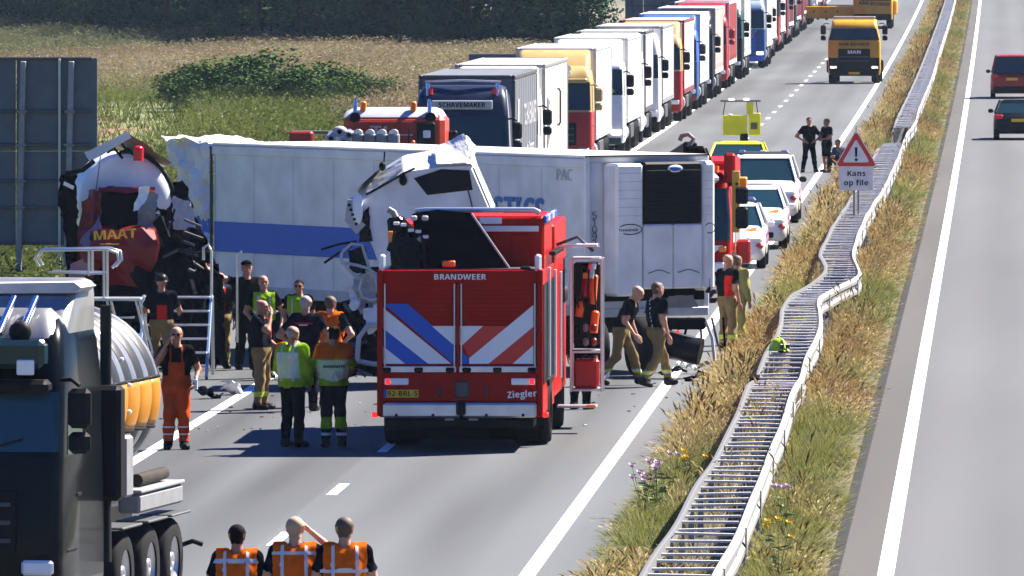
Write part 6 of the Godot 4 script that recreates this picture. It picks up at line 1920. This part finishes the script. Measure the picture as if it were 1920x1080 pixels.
	for k in 26:
		var a := Vector3(rng.randf_range(-1.4, -0.2), rng.randf_range(0.15, 1.5), rng.randf_range(-0.3, 0.15))
		var d := Vector3(rng.randfn(), rng.randfn(), rng.randfn() * 0.4).normalized() * rng.randf_range(0.12, 0.4)
		part(MB.new().bar(a, a + d, rng.randf_range(0.03, 0.1), rng.randf_range(0.02, 0.06)), "torn_bar", [M.matte_black, M.coal, M.dark_grey, M.grey][rng.randi() % 4], c)

	# the red tank truck with its crushed cab
	var r := thing("red_tank_truck", "wrecked red truck with crushed cab and white domed tank behind it", "tank truck", on(-16.0, 188.0))
	var redm := paint(0.2, 0.008, 0.014)
	var dome := []
	for k in 9:
		var a := PI * 0.5 * k / 8.0
		var ring := []
		for i in 40:
			var b := TAU * i / 40.0
			ring.append(Vector3(0.4 + cos(b) * (0.86 * cos(a) + 0.004), 2.86 + sin(b) * (0.98 * cos(a) + 0.004), -0.75 + 0.3 * sin(a)))
		dome.push_front(ring)
	var far := []
	for v in dome[-1]:
		far.append(v + Vector3(-0.3, 0, -1.7))
	dome.append(far)
	part(MB.new().rings(dome), "tank", M.white, r)
	part(MB.new().bar(Vector3(-0.02, 3.8, -0.42), Vector3(-0.12, 3.05, -0.42), 0.02, 0.02), "weld_seam", M.grey, r)
	var ring_band := []
	for k in 15:
		var b := lerpf(0.1, 1.7, k / 14.0)
		ring_band.append(Vector3(0.4 + cos(b) * 0.89, 2.86 + sin(b) * 1.0, -0.75))
	part(MB.new().tube(ring_band, 0.04, 5), "black_hoop", M.black, r)
	part(MB.new().cyl(Vector3(0.67, 3.72, -0.25), Vector3(0.67, 3.93, -0.25), 0.095, 10).ell(Vector3(0.67, 3.93, -0.25), Vector3(0.095, 0.06, 0.095), 6), "red_beacon", M.red_lens, r)
	part(crumpled([Vector3(-0.3, 3.86, -0.3), Vector3(0.47, 4.24, -0.4), Vector3(0.52, 4.12, -0.4), Vector3(-0.2, 3.7, -0.3)], 6, 2, 0.03, 50), "bent_sheet", M.panel_white, r)
	part(crumpled([Vector3(0.47, 4.24, -0.42), Vector3(1.25, 3.66, -0.5), Vector3(1.0, 3.6, -1.2), Vector3(0.1, 4.0, -1.2)], 6, 4, 0.04, 52), "bent_sheet", dirty(mat(0.2, 0.16, 0.13, 0.7)), r)
	for k in 3:
		var a := Vector3(0.1 + k * 0.12, 3.86 + (k % 2) * 0.1, -0.45)
		part(MB.new().tube([a, a + Vector3(0.12, 0.08, 0.06), a + Vector3(0.28, -0.1, 0.1)], 0.025, 5), "torn_cable", M.black, r)
	# cab: frame round the empty windscreen, buckled nose, door skin
	part(crumpled([Vector3(-0.2, 3.2, -0.3), Vector3(0.02, 3.2, 0.0), Vector3(0.0, 2.5, 0.05), Vector3(-0.32, 2.5, -0.2)], 4, 6, 0.08, 60), "left_pillar", redm, r)
	part(crumpled([Vector3(-0.02, 3.26, 0.0), Vector3(0.98, 3.26, -0.05), Vector3(1.0, 3.16, 0.0), Vector3(-0.02, 3.17, 0.04)], 8, 2, 0.05, 61), "roof_lip", redm, r)
	part(crumpled([Vector3(0.72, 3.2, 0.02), Vector3(1.02, 3.12, -0.1), Vector3(0.92, 2.45, -0.05), Vector3(0.66, 2.5, 0.05)], 4, 6, 0.12, 62), "right_pillar", dirty(mat(0.16, 0.2, 0.25, 0.35)), r)
	part(crumpled([Vector3(0.72, 3.24, 0.1), Vector3(0.92, 3.26, 0.08), Vector3(0.72, 2.86, 0.12), Vector3(0.6, 2.84, 0.1)], 4, 5, 0.1, 63), "glass_shard", M.lens, r)
	part(MB.new().box(Vector3(0.35, 2.75, -0.35), Vector3(0.9, 0.9, 0.4), 0.1), "dark_interior", M.matte_black, r)
	var nose := []
	for q in [[2.55, 0.0, 0.04], [2.5, 0.12, 0.08], [2.2, 0.2, 0.16], [1.95, 0.16, 0.1], [1.72, -0.02, 0.0], [1.5, -0.12, 0.02]]:
		var ring := []
		for i in 7:
			var x := lerpf(-0.28 - q[2] * 0.5, 0.9 + q[2], i / 6.0)
			ring.append(Vector3(x, q[0] + 0.04 * sin(i * 2.1 + q[0] * 9.0), q[1] + 0.1 - absf(i - 3.0) * 0.03 + 0.05 * sin(i * 1.7 + q[0] * 5.0)))
		for i in 7:
			var x := lerpf(0.9 + q[2], -0.28 - q[2] * 0.5, i / 6.0)
			ring.append(Vector3(x, q[0], -0.6))
		nose.append(ring)
	part(MB.new().rings(nose, true, false), "crushed_nose", redm, r)
	text("MAAT", 0.17, 0.02, M.ink_yellow, r, Vector3(0.28, 2.42, 0.27), Vector3(0, 0, 0.06), "lettering", 1.25, "Droid Sans")
	part(MB.new().box(Vector3(0.2, 2.25, 0.3), Vector3(0.34, 0.025, 0.02), 0.004), "yellow_line", M.ink_yellow, r)
	part(MB.new().ell(Vector3(-0.1, 2.36, 0.2), Vector3(0.07, 0.09, 0.05), 6), "lamp_hole", M.black, r)
	part(crumpled([Vector3(-0.32, 3.0, -0.1), Vector3(-0.06, 3.1, 0.0), Vector3(-0.18, 1.6, 0.1), Vector3(-0.55, 1.45, 0.0)], 5, 9, 0.08, 66), "door_skin", redm, r)
	part(crumpled([Vector3(-0.5, 1.9, 0.12), Vector3(-0.1, 2.05, 0.15), Vector3(-0.3, 1.5, 0.15), Vector3(-0.6, 1.42, 0.1)], 5, 5, 0.1, 67), "bent_skirt", dirty(mat(0.35, 0.18, 0.2, 0.5)), r)
	part(crumpled([Vector3(-0.34, 2.3, 0.2), Vector3(0.02, 2.75, 0.16), Vector3(0.05, 2.5, 0.2), Vector3(-0.24, 2.1, 0.22)], 4, 3, 0.08, 69), "violet_panel", dirty(mat(0.16, 0.12, 0.24, 0.5)), r)
	part(crumpled([Vector3(-0.3, 1.78, 0.0), Vector3(0.95, 1.85, 0.0), Vector3(1.1, 0.6, -0.2), Vector3(-0.4, 0.6, -0.2)], 9, 7, 0.25, 70), "burnt_front", M.matte_black, r)
	# torn mass between cab and trailer, the shadow inside it put in as black
	part(crumpled([Vector3(0.95, 3.3, -0.7), Vector3(1.42, 3.35, -0.8), Vector3(2.3, 1.2, -0.2), Vector3(0.8, 1.2, 0.0)], 12, 16, 0.14, 72), "torn_shadow_wall", M.matte_black, r)
	part(crumpled([Vector3(0.8, 1.9, 0.0), Vector3(2.1, 1.9, 0.0), Vector3(2.3, 0.1, 0.3), Vector3(0.6, 0.1, 0.3)], 12, 10, 0.16, 73), "torn_shadow_wall", M.matte_black, r)
	part(crumpled([Vector3(1.25, 3.1, -0.4), Vector3(1.6, 3.0, -0.4), Vector3(1.7, 2.5, -0.35), Vector3(1.3, 2.5, -0.35)], 5, 7, 0.12, 75), "torn_lining", M.light_grey, r)
	rng.seed = 33
	for k in 30:
		var a := Vector3(rng.randf_range(0.9, 2.0), rng.randf_range(0.9, 2.8), rng.randf_range(0.0, 0.35))
		a.x = minf(a.x, 2.1 - (a.y - 1.2) * 0.4)
		var d := Vector3(rng.randfn(), rng.randfn(), rng.randfn() * 0.3).normalized() * rng.randf_range(0.1, 0.45)
		part(MB.new().bar(a, a + d, rng.randf_range(0.02, 0.09), rng.randf_range(0.02, 0.05)), "torn_bar", [M.matte_black, M.coal, M.coal, M.dark_grey, M.navy][rng.randi() % 5], r)
	# torn black trim hanging on its left
	part(crumpled([Vector3(-0.72, 3.5, 0.0), Vector3(-0.42, 3.5, 0.0), Vector3(-0.36, 2.7, 0.0), Vector3(-0.72, 2.75, 0.0)], 6, 8, 0.15, 80), "torn_trim", M.matte_black, r)
	part(crumpled([Vector3(-0.66, 2.75, 0.0), Vector3(-0.4, 2.8, 0.0), Vector3(-0.42, 1.3, 0.0), Vector3(-0.55, 1.3, 0.0)], 4, 9, 0.15, 81), "torn_trim", M.matte_black, r)
	part(MB.new().tube([Vector3(-0.6, 3.5, 0.05), Vector3(-0.3, 3.56, 0.05), Vector3(-0.1, 3.72, 0.0)], 0.05, 6), "torn_arm", M.black, r)
	part(crumpled([Vector3(-0.62, 3.36, 0.1), Vector3(-0.45, 3.28, 0.1), Vector3(-0.47, 3.22, 0.1), Vector3(-0.64, 3.3, 0.1)], 2, 2, 0.03, 83), "mirror_glass", M.lens, r)
	for z in [-0.4, -5.0]:
		for x in [-0.3, 1.1]:
			wheel(r, Vector3(x, 0.5, z), 0.5, 0.34)
	# loose wreckage on the asphalt, each lump on its own
	rng.seed = 52
	var lumps := [[-13.2, 176.5, "bent strip of dark plastic trim lying left of the standing men"], [-12.9, 178.0, "white torn plastic panel lying in the shade left of the firefighters"], [-10.05, 179.2, "crumpled pale sheet lying right of the orange and yellow jacket"], [-9.7, 178.2, "flat grey scrap of metal lying in front of the white cab"], [-5.7, 184.2, "black torn mudguard lying under the trailer's front"], [-5.35, 186.4, "broken grey strip beside the grass under the trailer's right end"], [-5.25, 183.4, "long thin dark bar lying beside the white edge line"], [-5.55, 188.0, "pale broken plastic bit lying by the median grass"], [-4.95, 205.0, "white broken strip lying at the grass edge beyond the trailer"], [-6.9, 183.2, "white triangle of torn sheet behind the red equipment rack"]]
	for k in lumps.size():
		var q = lumps[k]
		var L := rng.randf_range(0.25, 0.55)
		var dark: bool = "dark" in q[2] or "black" in q[2]
		var m: Material = M.coal if dark else (M.panel_white if "white" in q[2] or "pale" in q[2] else M.grey)
		var b := crumpled([Vector3(-L * 0.5, 0.03, -0.15), Vector3(L * 0.5, 0.05, -0.12), Vector3(L * 0.45, 0.04, 0.15), Vector3(-L * 0.5, 0.06, 0.14)], 5, 3, 0.22, 100 + k, 0.012)
		var o := part(b, numbered("wreckage"), m, self)
		o.position = on(q[0], q[1], 0.06)
		o.rotation.y = rng.randf() * TAU
		tag(o, q[2], "wreckage")
	var bits := []
	for k in 110:
		var zz := rng.randf_range(163.0, 187.0)
		var x := rng.randf_range(-13.5, -5.4) if k % 3 else rng.randf_range(-13.4, -9.5)
		bits.append([on(x, zz, 0.01), rng.randf() * TAU, Vector3.ONE * rng.randf_range(0.25, 0.8), [Color(0.6, 0.6, 0.6), Color(0.02, 0.02, 0.02), Color(0.2, 0.2, 0.22), Color(0.3, 0.03, 0.02)][k % 4]])
	var shard := MB.new()
	shard.st.set_color(Color.WHITE)
	shard.box(Vector3(0, 0.012, 0), Vector3(0.09, 0.024, 0.05), 0.006)
	scatter("crash_debris", shard.mesh(), bits, "small shards of plastic and paint strewn over the asphalt round the wrecks", "debris")
	var wl := thing("loose_wheel", "large black wheel standing under the trailer's front behind the walking firefighters", "wheel", on(-6.25, 185.2), 0.35)
	wheel(wl, Vector3(0, 0.52, 0), 0.52, 0.36, M.dark_grey)
	wheel(wl, Vector3(-0.75, 0.5, -0.5), 0.5, 0.36, M.dark_grey)
	var ft := thing("fuel_tank", "black broken fuel tank with a chrome edge hanging under the trailer's front", "fuel tank", on(-5.62, 184.6))
	part(MB.new().cyl(Vector3(-0.3, 0.62, 0), Vector3(0.42, 0.46, 0.1), 0.24, 14), "tank_drum", M.coal, ft)
	part(MB.new().bar(Vector3(-0.4, 0.9, 0.05), Vector3(0.36, 0.7, 0.15), 0.05, 0.03), "chrome_edge", M.chrome, ft)
	part(MB.new().box(Vector3(0.05, 0.95, -0.1), Vector3(0.9, 0.2, 0.3), 0.03), "bracket", M.matte_black, ft)
	part(MB.new().box(Vector3(0.02, 0.82, 0.2), Vector3(0.05, 0.05, 0.03), 0.01), "red_lamp", M.red_lit, ft)
	part(MB.new().tube([Vector3(0.5, 1.0, 0), Vector3(0.62, 0.7, 0.05), Vector3(0.66, 0.3, 0.0)], 0.03, 5), "hanging_hose", M.light_grey, ft)
	for k in 7:
		var a := Vector3(-0.4 + k * 0.2, 1.05, -0.3)
		part(MB.new().bar(a, a + Vector3(rng.randf_range(-0.2, 0.2), -0.5, 0.1), 0.06, 0.04), "torn_bar", [M.matte_black, M.coal, M.dark_grey][k % 3], ft)

# ---------------------------------------------------------------- steps, signs and the guard rail
func make_steps() -> void:
	# platform with a looped rail at the left
	var a := thing("work_platform", "aluminium work platform with a looped handrail behind the black tank truck", "work platform", on(-16.2, 183.0))
	var al = M.alu
	for z in [0.0, -0.7]:
		part(MB.new().tube([Vector3(-0.42, 2.0, z), Vector3(-0.5, 2.14, z), Vector3(-0.4, 2.28, z), Vector3(0.75, 2.3, z), Vector3(0.93, 2.24, z), Vector3(0.95, 2.1, z), Vector3(0.84, 1.98, z)], 0.026, 7), "handrail", al, a)
		part(MB.new().tube([Vector3(-0.26, 1.9, z), Vector3(0.7, 1.88, z)], 0.02, 6), "knee_rail", al, a)
		for x in [0.44, 0.7]:
			part(MB.new().tube([Vector3(x, 2.28, z), Vector3(x, 1.4 if x > 0.5 else 1.84, z)], 0.024, 6), "rail_post", al, a)
		for x in [0.75, 1.25]:
			part(MB.new().bar(Vector3(x, 1.42, z), Vector3(x + 0.34, 0.05, z * 1.2), 0.06, 0.04), "leg", al, a)
	part(MB.new().box(Vector3(0.8, 1.43, -0.35), Vector3(1.1, 0.05, 0.75), 0.01), "deck", al, a)
	for k in 4:
		part(MB.new().box(Vector3(1.2 + k * 0.09 - 0.2, 1.12 - k * 0.3, 0.0), Vector3(0.45, 0.03, 0.16), 0.006), "tread", al, a)
	# the steps that the firefighter climbs
	var b := thing("steps", "aluminium steps with blue stringers leading up to the torn trailer end", "steps", on(-14.35, 184.2))
	var blue := dirty(mat(0.28, 0.42, 0.62, 0.4, 0.4))
	for x in [-0.62, 0.56]:
		part(MB.new().bar(Vector3(x, 1.42, -0.8), Vector3(x, 0.03, 0.35), 0.05, 0.1), "stringer", blue, b)
		part(MB.new().bar(Vector3(x, 1.42, -1.0), Vector3(x, 0.03, -1.2), 0.05, 0.06), "rear_leg", al, b)
	for k in 6:
		part(MB.new().box(Vector3(-0.03, 1.4 - k * 0.235, -0.82 + k * 0.2), Vector3(1.16, 0.035, 0.2), 0.008), "tread", al, b)
	part(MB.new().tube([Vector3(0.56, 1.4, -0.85), Vector3(0.56, 2.2, -0.85), Vector3(0.5, 2.32, -0.85), Vector3(0.42, 2.26, -0.85), Vector3(0.42, 2.05, -0.85)], 0.026, 7), "handrail", al, b)
	part(MB.new().tube([Vector3(1.0, 0.6, -1.0), Vector3(1.0, 2.15, -1.0), Vector3(1.08, 2.2, -1.0)], 0.022, 6), "rail_post", al, b)

func make_signs() -> void:
	# warning sign in the median
	var s := thing("warning_sign", "triangular red bordered warning sign over a white plate reading Kans op file", "traffic sign", on(-3.57, 265.0))
	var tri := func(r: float) -> PackedVector2Array:
		var p := PackedVector2Array()
		for k in 3:
			var a := PI / 2 + TAU * k / 3.0
			for e in [-0.22, -0.08, 0.08, 0.22]:
				var c := Vector2(cos(a), sin(a)) * (r * 0.9)
				p.append(c + Vector2(cos(a + e * 4.0), sin(a + e * 4.0)) * r * 0.1)
		return p
	var y := 2.19
	for q in [[0.575, -0.02, 0.0, "white_rim", M.sign_white], [0.535, 0.0, 0.006, "red_border", M.sign_red], [0.36, 0.006, 0.012, "white_field", M.sign_white]]:
		part(MB.new().prism(tri.call(q[0]), q[1], q[2]), q[3], q[4], s).position.y = y
	part(MB.new().rings([[Vector3(-0.035, 0.24, 0.012), Vector3(0.035, 0.24, 0.012), Vector3(0.024, 0.0, 0.012), Vector3(-0.024, 0.0, 0.012)], [Vector3(-0.035, 0.24, 0.018), Vector3(0.035, 0.24, 0.018), Vector3(0.024, 0.0, 0.018), Vector3(-0.024, 0.0, 0.018)]], true, false), "exclamation_bar", M.ink, s).position.y = y - 0.06
	part(MB.new().cyl(Vector3(0, -0.13, 0.012), Vector3(0, -0.13, 0.018), 0.038, 12), "exclamation_dot", M.ink, s).position.y = y
	part(MB.new().box(Vector3(0, 1.59, -0.004), Vector3(0.86, 0.6, 0.02), 0.006), "text_plate", M.sign_white, s)
	text("Kans", 0.14, 0.006, M.ink, s, Vector3(0, 1.715, 0.008), Vector3.ZERO, "lettering", 1.1)
	text("op file", 0.14, 0.006, M.ink, s, Vector3(0, 1.48, 0.008), Vector3.ZERO, "lettering", 1.1)
	part(MB.new().cyl(Vector3(-0.05, 0.0, -0.04), Vector3(-0.05, 2.3, -0.04), 0.03, 8), "post", M.galv_old, s)
	part(MB.new().cyl(Vector3(0.06, 0.0, -0.04), Vector3(0.06, 1.9, -0.04), 0.03, 8), "post", M.galv_old, s)
	part(MB.new().cyl(Vector3(0, 2.7, -0.02), Vector3(0, 2.9, -0.02), 0.014, 5), "tip_rod", M.galv, s)
	# back of the big direction sign at the left
	var b := thing("road_sign", "back of a big grey direction sign on steel posts at the left edge", "road sign", on(-21.47, 220.0))
	var back := dirty(mat(0.1, 0.125, 0.15, 0.55), 0.4)
	for k in 3:
		for j in 2:
			part(MB.new().box(Vector3(-1.62 + k * 1.7 + 0.08, 2.25 + j * 1.95, 0.0), Vector3(1.68, 1.94, 0.05), 0.01), "sign_panel", back, b)
	for yy in [1.3, 2.05, 2.6, 3.35, 4.05, 5.15]:
		part(MB.new().box(Vector3(0.1, yy, 0.06), Vector3(5.0, 0.07, 0.07), 0.01), "cross_rail", M.dark_grey, b)
	for x in [-0.9, 1.17, 2.17]:
		part(MB.new().bar(Vector3(x, 5.1, 0.16), Vector3(x - 0.12, 0.0, 0.16), 0.12, 0.12), "post", M.galv_old, b)
		for yy in [2.05, 2.6, 3.35, 4.05]:
			part(MB.new().box(Vector3(x - 0.12 * (5.1 - yy) / 5.1, yy, 0.25), Vector3(0.22, 0.06, 0.03), 0.01), "clamp", M.galv, b)
	part(MB.new().box(Vector3(1.92, 2.6, 0.12), Vector3(0.05, 5.1, 0.05), 0.01), "conduit", M.cream, b)
	# another one beside the far queue, and a low panel behind the second truck
	var f := thing("road_sign", "dark back of a wide road sign above the far trucks beside the wood", "road sign", on(-18.3, 574.0))
	for k in 4:
		part(MB.new().box(Vector3(-1.5 + k * 1.0, 3.6, 0.0), Vector3(0.98, 4.6, 0.06), 0.01), "sign_panel", back, f)
	for x in [-1.6, 0.0, 1.6]:
		part(MB.new().box(Vector3(x, 2.9, 0.1), Vector3(0.14, 5.8, 0.14), 0.01), "post", M.dark_grey, f)
	for yy in [1.6, 2.8, 4.0, 5.2]:
		part(MB.new().box(Vector3(0, yy, 0.06), Vector3(4.0, 0.06, 0.05), 0.01), "cross_rail", M.dark_grey, f)
	var p := thing("panel", "grey panel standing at the road's outer edge behind the white box truck", "panel", on(-16.75, 345.0))
	part(MB.new().box(Vector3(0.4, 3.2, 0), Vector3(1.9, 1.0, 0.06), 0.01), "sheet", M.grey, p)
	for x in [-0.3, 1.1]:
		part(MB.new().box(Vector3(x, 1.8, -0.08), Vector3(0.1, 3.7, 0.1), 0.01), "post", M.dark_grey, p)

func rail_point(P: Array, z: float) -> float:   # x of a rail at a distance, smooth through its surveyed points
	for k in range(0, P.size() - 1):
		if z <= P[k + 1].y or k == P.size() - 2:
			var a: Vector2 = P[maxi(k - 1, 0)]
			var b: Vector2 = P[k]
			var c: Vector2 = P[k + 1]
			var d: Vector2 = P[mini(k + 2, P.size() - 1)]
			var t := clampf((z - b.y) / (c.y - b.y), -1.0, 1.0)
			var m0 := (c.x - a.x) / maxf(c.y - a.y, 0.1) * (c.y - b.y)
			var m1 := (d.x - b.x) / maxf(d.y - b.y, 0.1) * (c.y - b.y)
			return (2 * t * t * t - 3 * t * t + 1) * b.x + (t * t * t - 2 * t * t + t) * m0 + (-2 * t * t * t + 3 * t * t) * c.x + (t * t * t - t * t) * m1
	return P[0].x

func make_rail() -> void:
	var Lp := [Vector2(-3.95, 100.0), Vector2(-3.93, 116.9), Vector2(-3.87, 126.0), Vector2(-3.86, 135.6), Vector2(-3.82, 142.3), Vector2(-3.82, 151.1), Vector2(-3.87, 160.1), Vector2(-3.92, 168.9), Vector2(-3.91, 176.0), Vector2(-3.89, 183.9), Vector2(-3.93, 191.3), Vector2(-4.06, 199.1), Vector2(-4.05, 206.4), Vector2(-3.91, 213.9), Vector2(-3.63, 221.2), Vector2(-3.75, 227.2), Vector2(-3.91, 232.1), Vector2(-3.94, 239.9), Vector2(-3.97, 254.6), Vector2(-3.92, 272.1), Vector2(-3.89, 285.0), Vector2(-3.88, 326.9), Vector2(-3.86, 349.8), Vector2(-3.73, 379.2), Vector2(-3.73, 401.6), Vector2(-3.71, 434.3), Vector2(-3.70, 489.1), Vector2(-3.72, 574.4), Vector2(-3.74, 680.0), Vector2(-3.78, 800.0)]
	var Rp := [Vector2(-3.14, 100.0), Vector2(-3.12, 116.9), Vector2(-3.07, 126.4), Vector2(-3.09, 138.0), Vector2(-3.12, 153.2), Vector2(-3.17, 163.5), Vector2(-3.18, 168.9), Vector2(-3.2, 175.5), Vector2(-3.18, 183.0), Vector2(-3.18, 188.5), Vector2(-3.32, 196.6), Vector2(-3.44, 202.2), Vector2(-3.42, 208.2), Vector2(-3.26, 213.5), Vector2(-2.91, 218.5), Vector2(-2.97, 223.6), Vector2(-3.15, 229.8), Vector2(-3.23, 237.5), Vector2(-3.28, 254.6), Vector2(-3.25, 270.6), Vector2(-3.15, 288.0), Vector2(-3.11, 315.8), Vector2(-3.11, 337.3), Vector2(-3.13, 361.4), Vector2(-3.0, 382.0), Vector2(-3.05, 404.7), Vector2(-3.0, 475.4), Vector2(-3.07, 557.0), Vector2(-3.06, 658.2), Vector2(-3.1, 800.0)]
	var t := thing("guard_rail", "double steel guard rail bent into waves along the grassy median", "guard rail", on(-3.5, 117.0))
	var o := t.position
	# W-beam profile: outward offset, height
	var prof := [[0.0, 0.32], [0.045, 0.36], [0.045, 0.42], [0.005, 0.475], [0.005, 0.525], [0.045, 0.58], [0.045, 0.64], [0.0, 0.69], [-0.03, 0.7], [-0.03, 0.3]]
	var sag := func(z: float) -> float: return -0.12 * exp(-pow((z - 171.5) / 4.0, 2.0)) - 0.1 * exp(-pow((z - 214.0) / 8.0, 2.0))
	for side in [0, 1]:
		var P: Array = Lp if side == 0 else Rp
		var spans := [[100.0, 170.6], [172.2, 351.0], [376.0, 800.0]] if side == 0 else [[100.0, 800.0]]
		for sp in spans:
			var z: float = sp[0]
			var rs := []
			while z <= sp[1] + 0.01:
				var x := rail_point(P, z)
				var fall: float = sag.call(z)
				if side == 0 and sp[1] < 171.0:
					fall -= 0.3 * clampf((z - 168.6) / 2.0, 0.0, 1.0)
				if side == 0 and sp[0] > 300.0 or (side == 0 and z > 340.0 and z < 352.0):
					fall -= 0.4 * clampf(1.0 - absf(z - 363.0) / 24.0, 0.0, 1.0)
				fall += sin(z * 0.43 + side * 2.0) * 0.018
				var ring := []
				for q in prof:
					ring.append(on(x + (-q[0] if side == 0 else q[0]), z, (q[1] if side == 1 else 0.69 + (q[1] - 0.69) * 0.36) + 0.03 + fall) - o)
				rs.append(ring)
				z += 0.7 if z < 300.0 else 2.0
			part(MB.new().rings(rs, true, false), "rail", M.galv, t)
	for k in 44:
		var z := 118.0 + k * 8.3
		var fall: float = sag.call(z) + sin(z * 0.43 + 2.0) * 0.018
		var a := on(rail_point(Rp, z) + 0.05, z, 0.52 + fall) - o
		var c := on(rail_point(Rp, z + 0.4) + 0.05, z + 0.4, 0.52 + fall) - o
		part(MB.new().bar(a, c, 0.02, 0.34), "splice_plate", M.galv, t)
	# spacers every 1.33 m: 300 as parts, the far rest as one
	var far := MB.new()
	var n := 0
	rng.seed = 6
	var z := 116.0
	while z < 800.0:
		var xl := rail_point(Lp, z)
		var xr := rail_point(Rp, z)
		if not (z > 351.0 and z < 376.0):
			var fall: float = sag.call(z)
			var jl := rng.randf_range(-0.12, 0.12) if z > 195.0 and z < 232.0 else rng.randf_range(-0.03, 0.03)
			var a := on(xl + 0.03, z + jl, 0.66 + fall + rng.randf_range(-0.02, 0.02)) - o
			var c := on(xr - 0.03, z, 0.66 + fall) - o
			var b := MB.new() if n < 300 else far
			b.bar(a, c, 0.045, 0.032)
			if n % 3 == 0:
				for p in [a, c]:
					var pb := MB.new() if n < 300 else far
					pb.bar(p - Vector3(0, 0.02, 0), Vector3(p.x, lift(z) - o.y, p.z), 0.05, 0.08)
					if n < 300:
						part(pb, "post", M.galv_old, t)
			if n < 300:
				part(b, "spacer", M.rung, t)
			n += 1
		z += 1.33
	if n > 300:
		part(far, "far_spacers", M.rung, t).set_meta("kind", "stuff")
	# the helmet left on the rail, the torn piece beside it
	var h := thing("firefighter_helmet", "yellow green firefighter helmet lying on the rungs of the guard rail", "helmet", on(-3.72, 178.6, 0.74), 0.6)
	var rr := []
	for k in 9:
		var a := PI * 0.5 * k / 8.0
		var ring := []
		for i in 20:
			var u := TAU * i / 20.0
			ring.append(Vector3(cos(u) * 0.15 * (cos(a) + 0.003), sin(a) * 0.2, sin(u) * 0.18 * (cos(a) + 0.003)))
		rr.append(ring)
	var lime := paint(0.5, 0.75, 0.03)
	part(MB.new().rings(rr), "shell", lime, h)
	part(MB.new().cyl(Vector3(0, -0.02, 0), Vector3(0, 0.01, 0), 0.19, 18, 0.165), "brim", lime, h)
	part(MB.new().tube([Vector3(0, 0.02, 0.19), Vector3(0, 0.14, 0.15), Vector3(0, 0.205, 0), Vector3(0, 0.14, -0.15), Vector3(0, 0.02, -0.19)], 0.02, 6), "crest", lime, h)
	part(MB.new().box(Vector3(0.02, 0.06, 0.165), Vector3(0.2, 0.08, 0.03), 0.01), "visor", M.dark_grey, h)
	part(MB.new().box(Vector3(0.03, -0.03, 0.1), Vector3(0.16, 0.05, 0.12), 0.02), "neck_flap", M.coal, h)
	var d := part(crumpled([Vector3(-0.3, 0.3, 0.2), Vector3(0.05, 0.62, -0.3), Vector3(0.12, 0.5, 0.3), Vector3(-0.15, 0.1, 0.5)], 5, 4, 0.15, 120), numbered("torn_mudguard"), M.matte_black, self)
	d.position = on(-4.0, 171.4)
	tag(d, "black torn mudguard hooked on the broken end of the left rail", "mudguard")

func _ready() -> void:
	make_world()
	make_materials()
	make_setting()
	make_forest()
	make_rail()
	make_wreck()
	make_fire_engine()
	make_heavy()
	make_queue()
	make_cars()
	make_steps()
	make_signs()
	make_head_and_hand()
	make_people()
	make_grass()
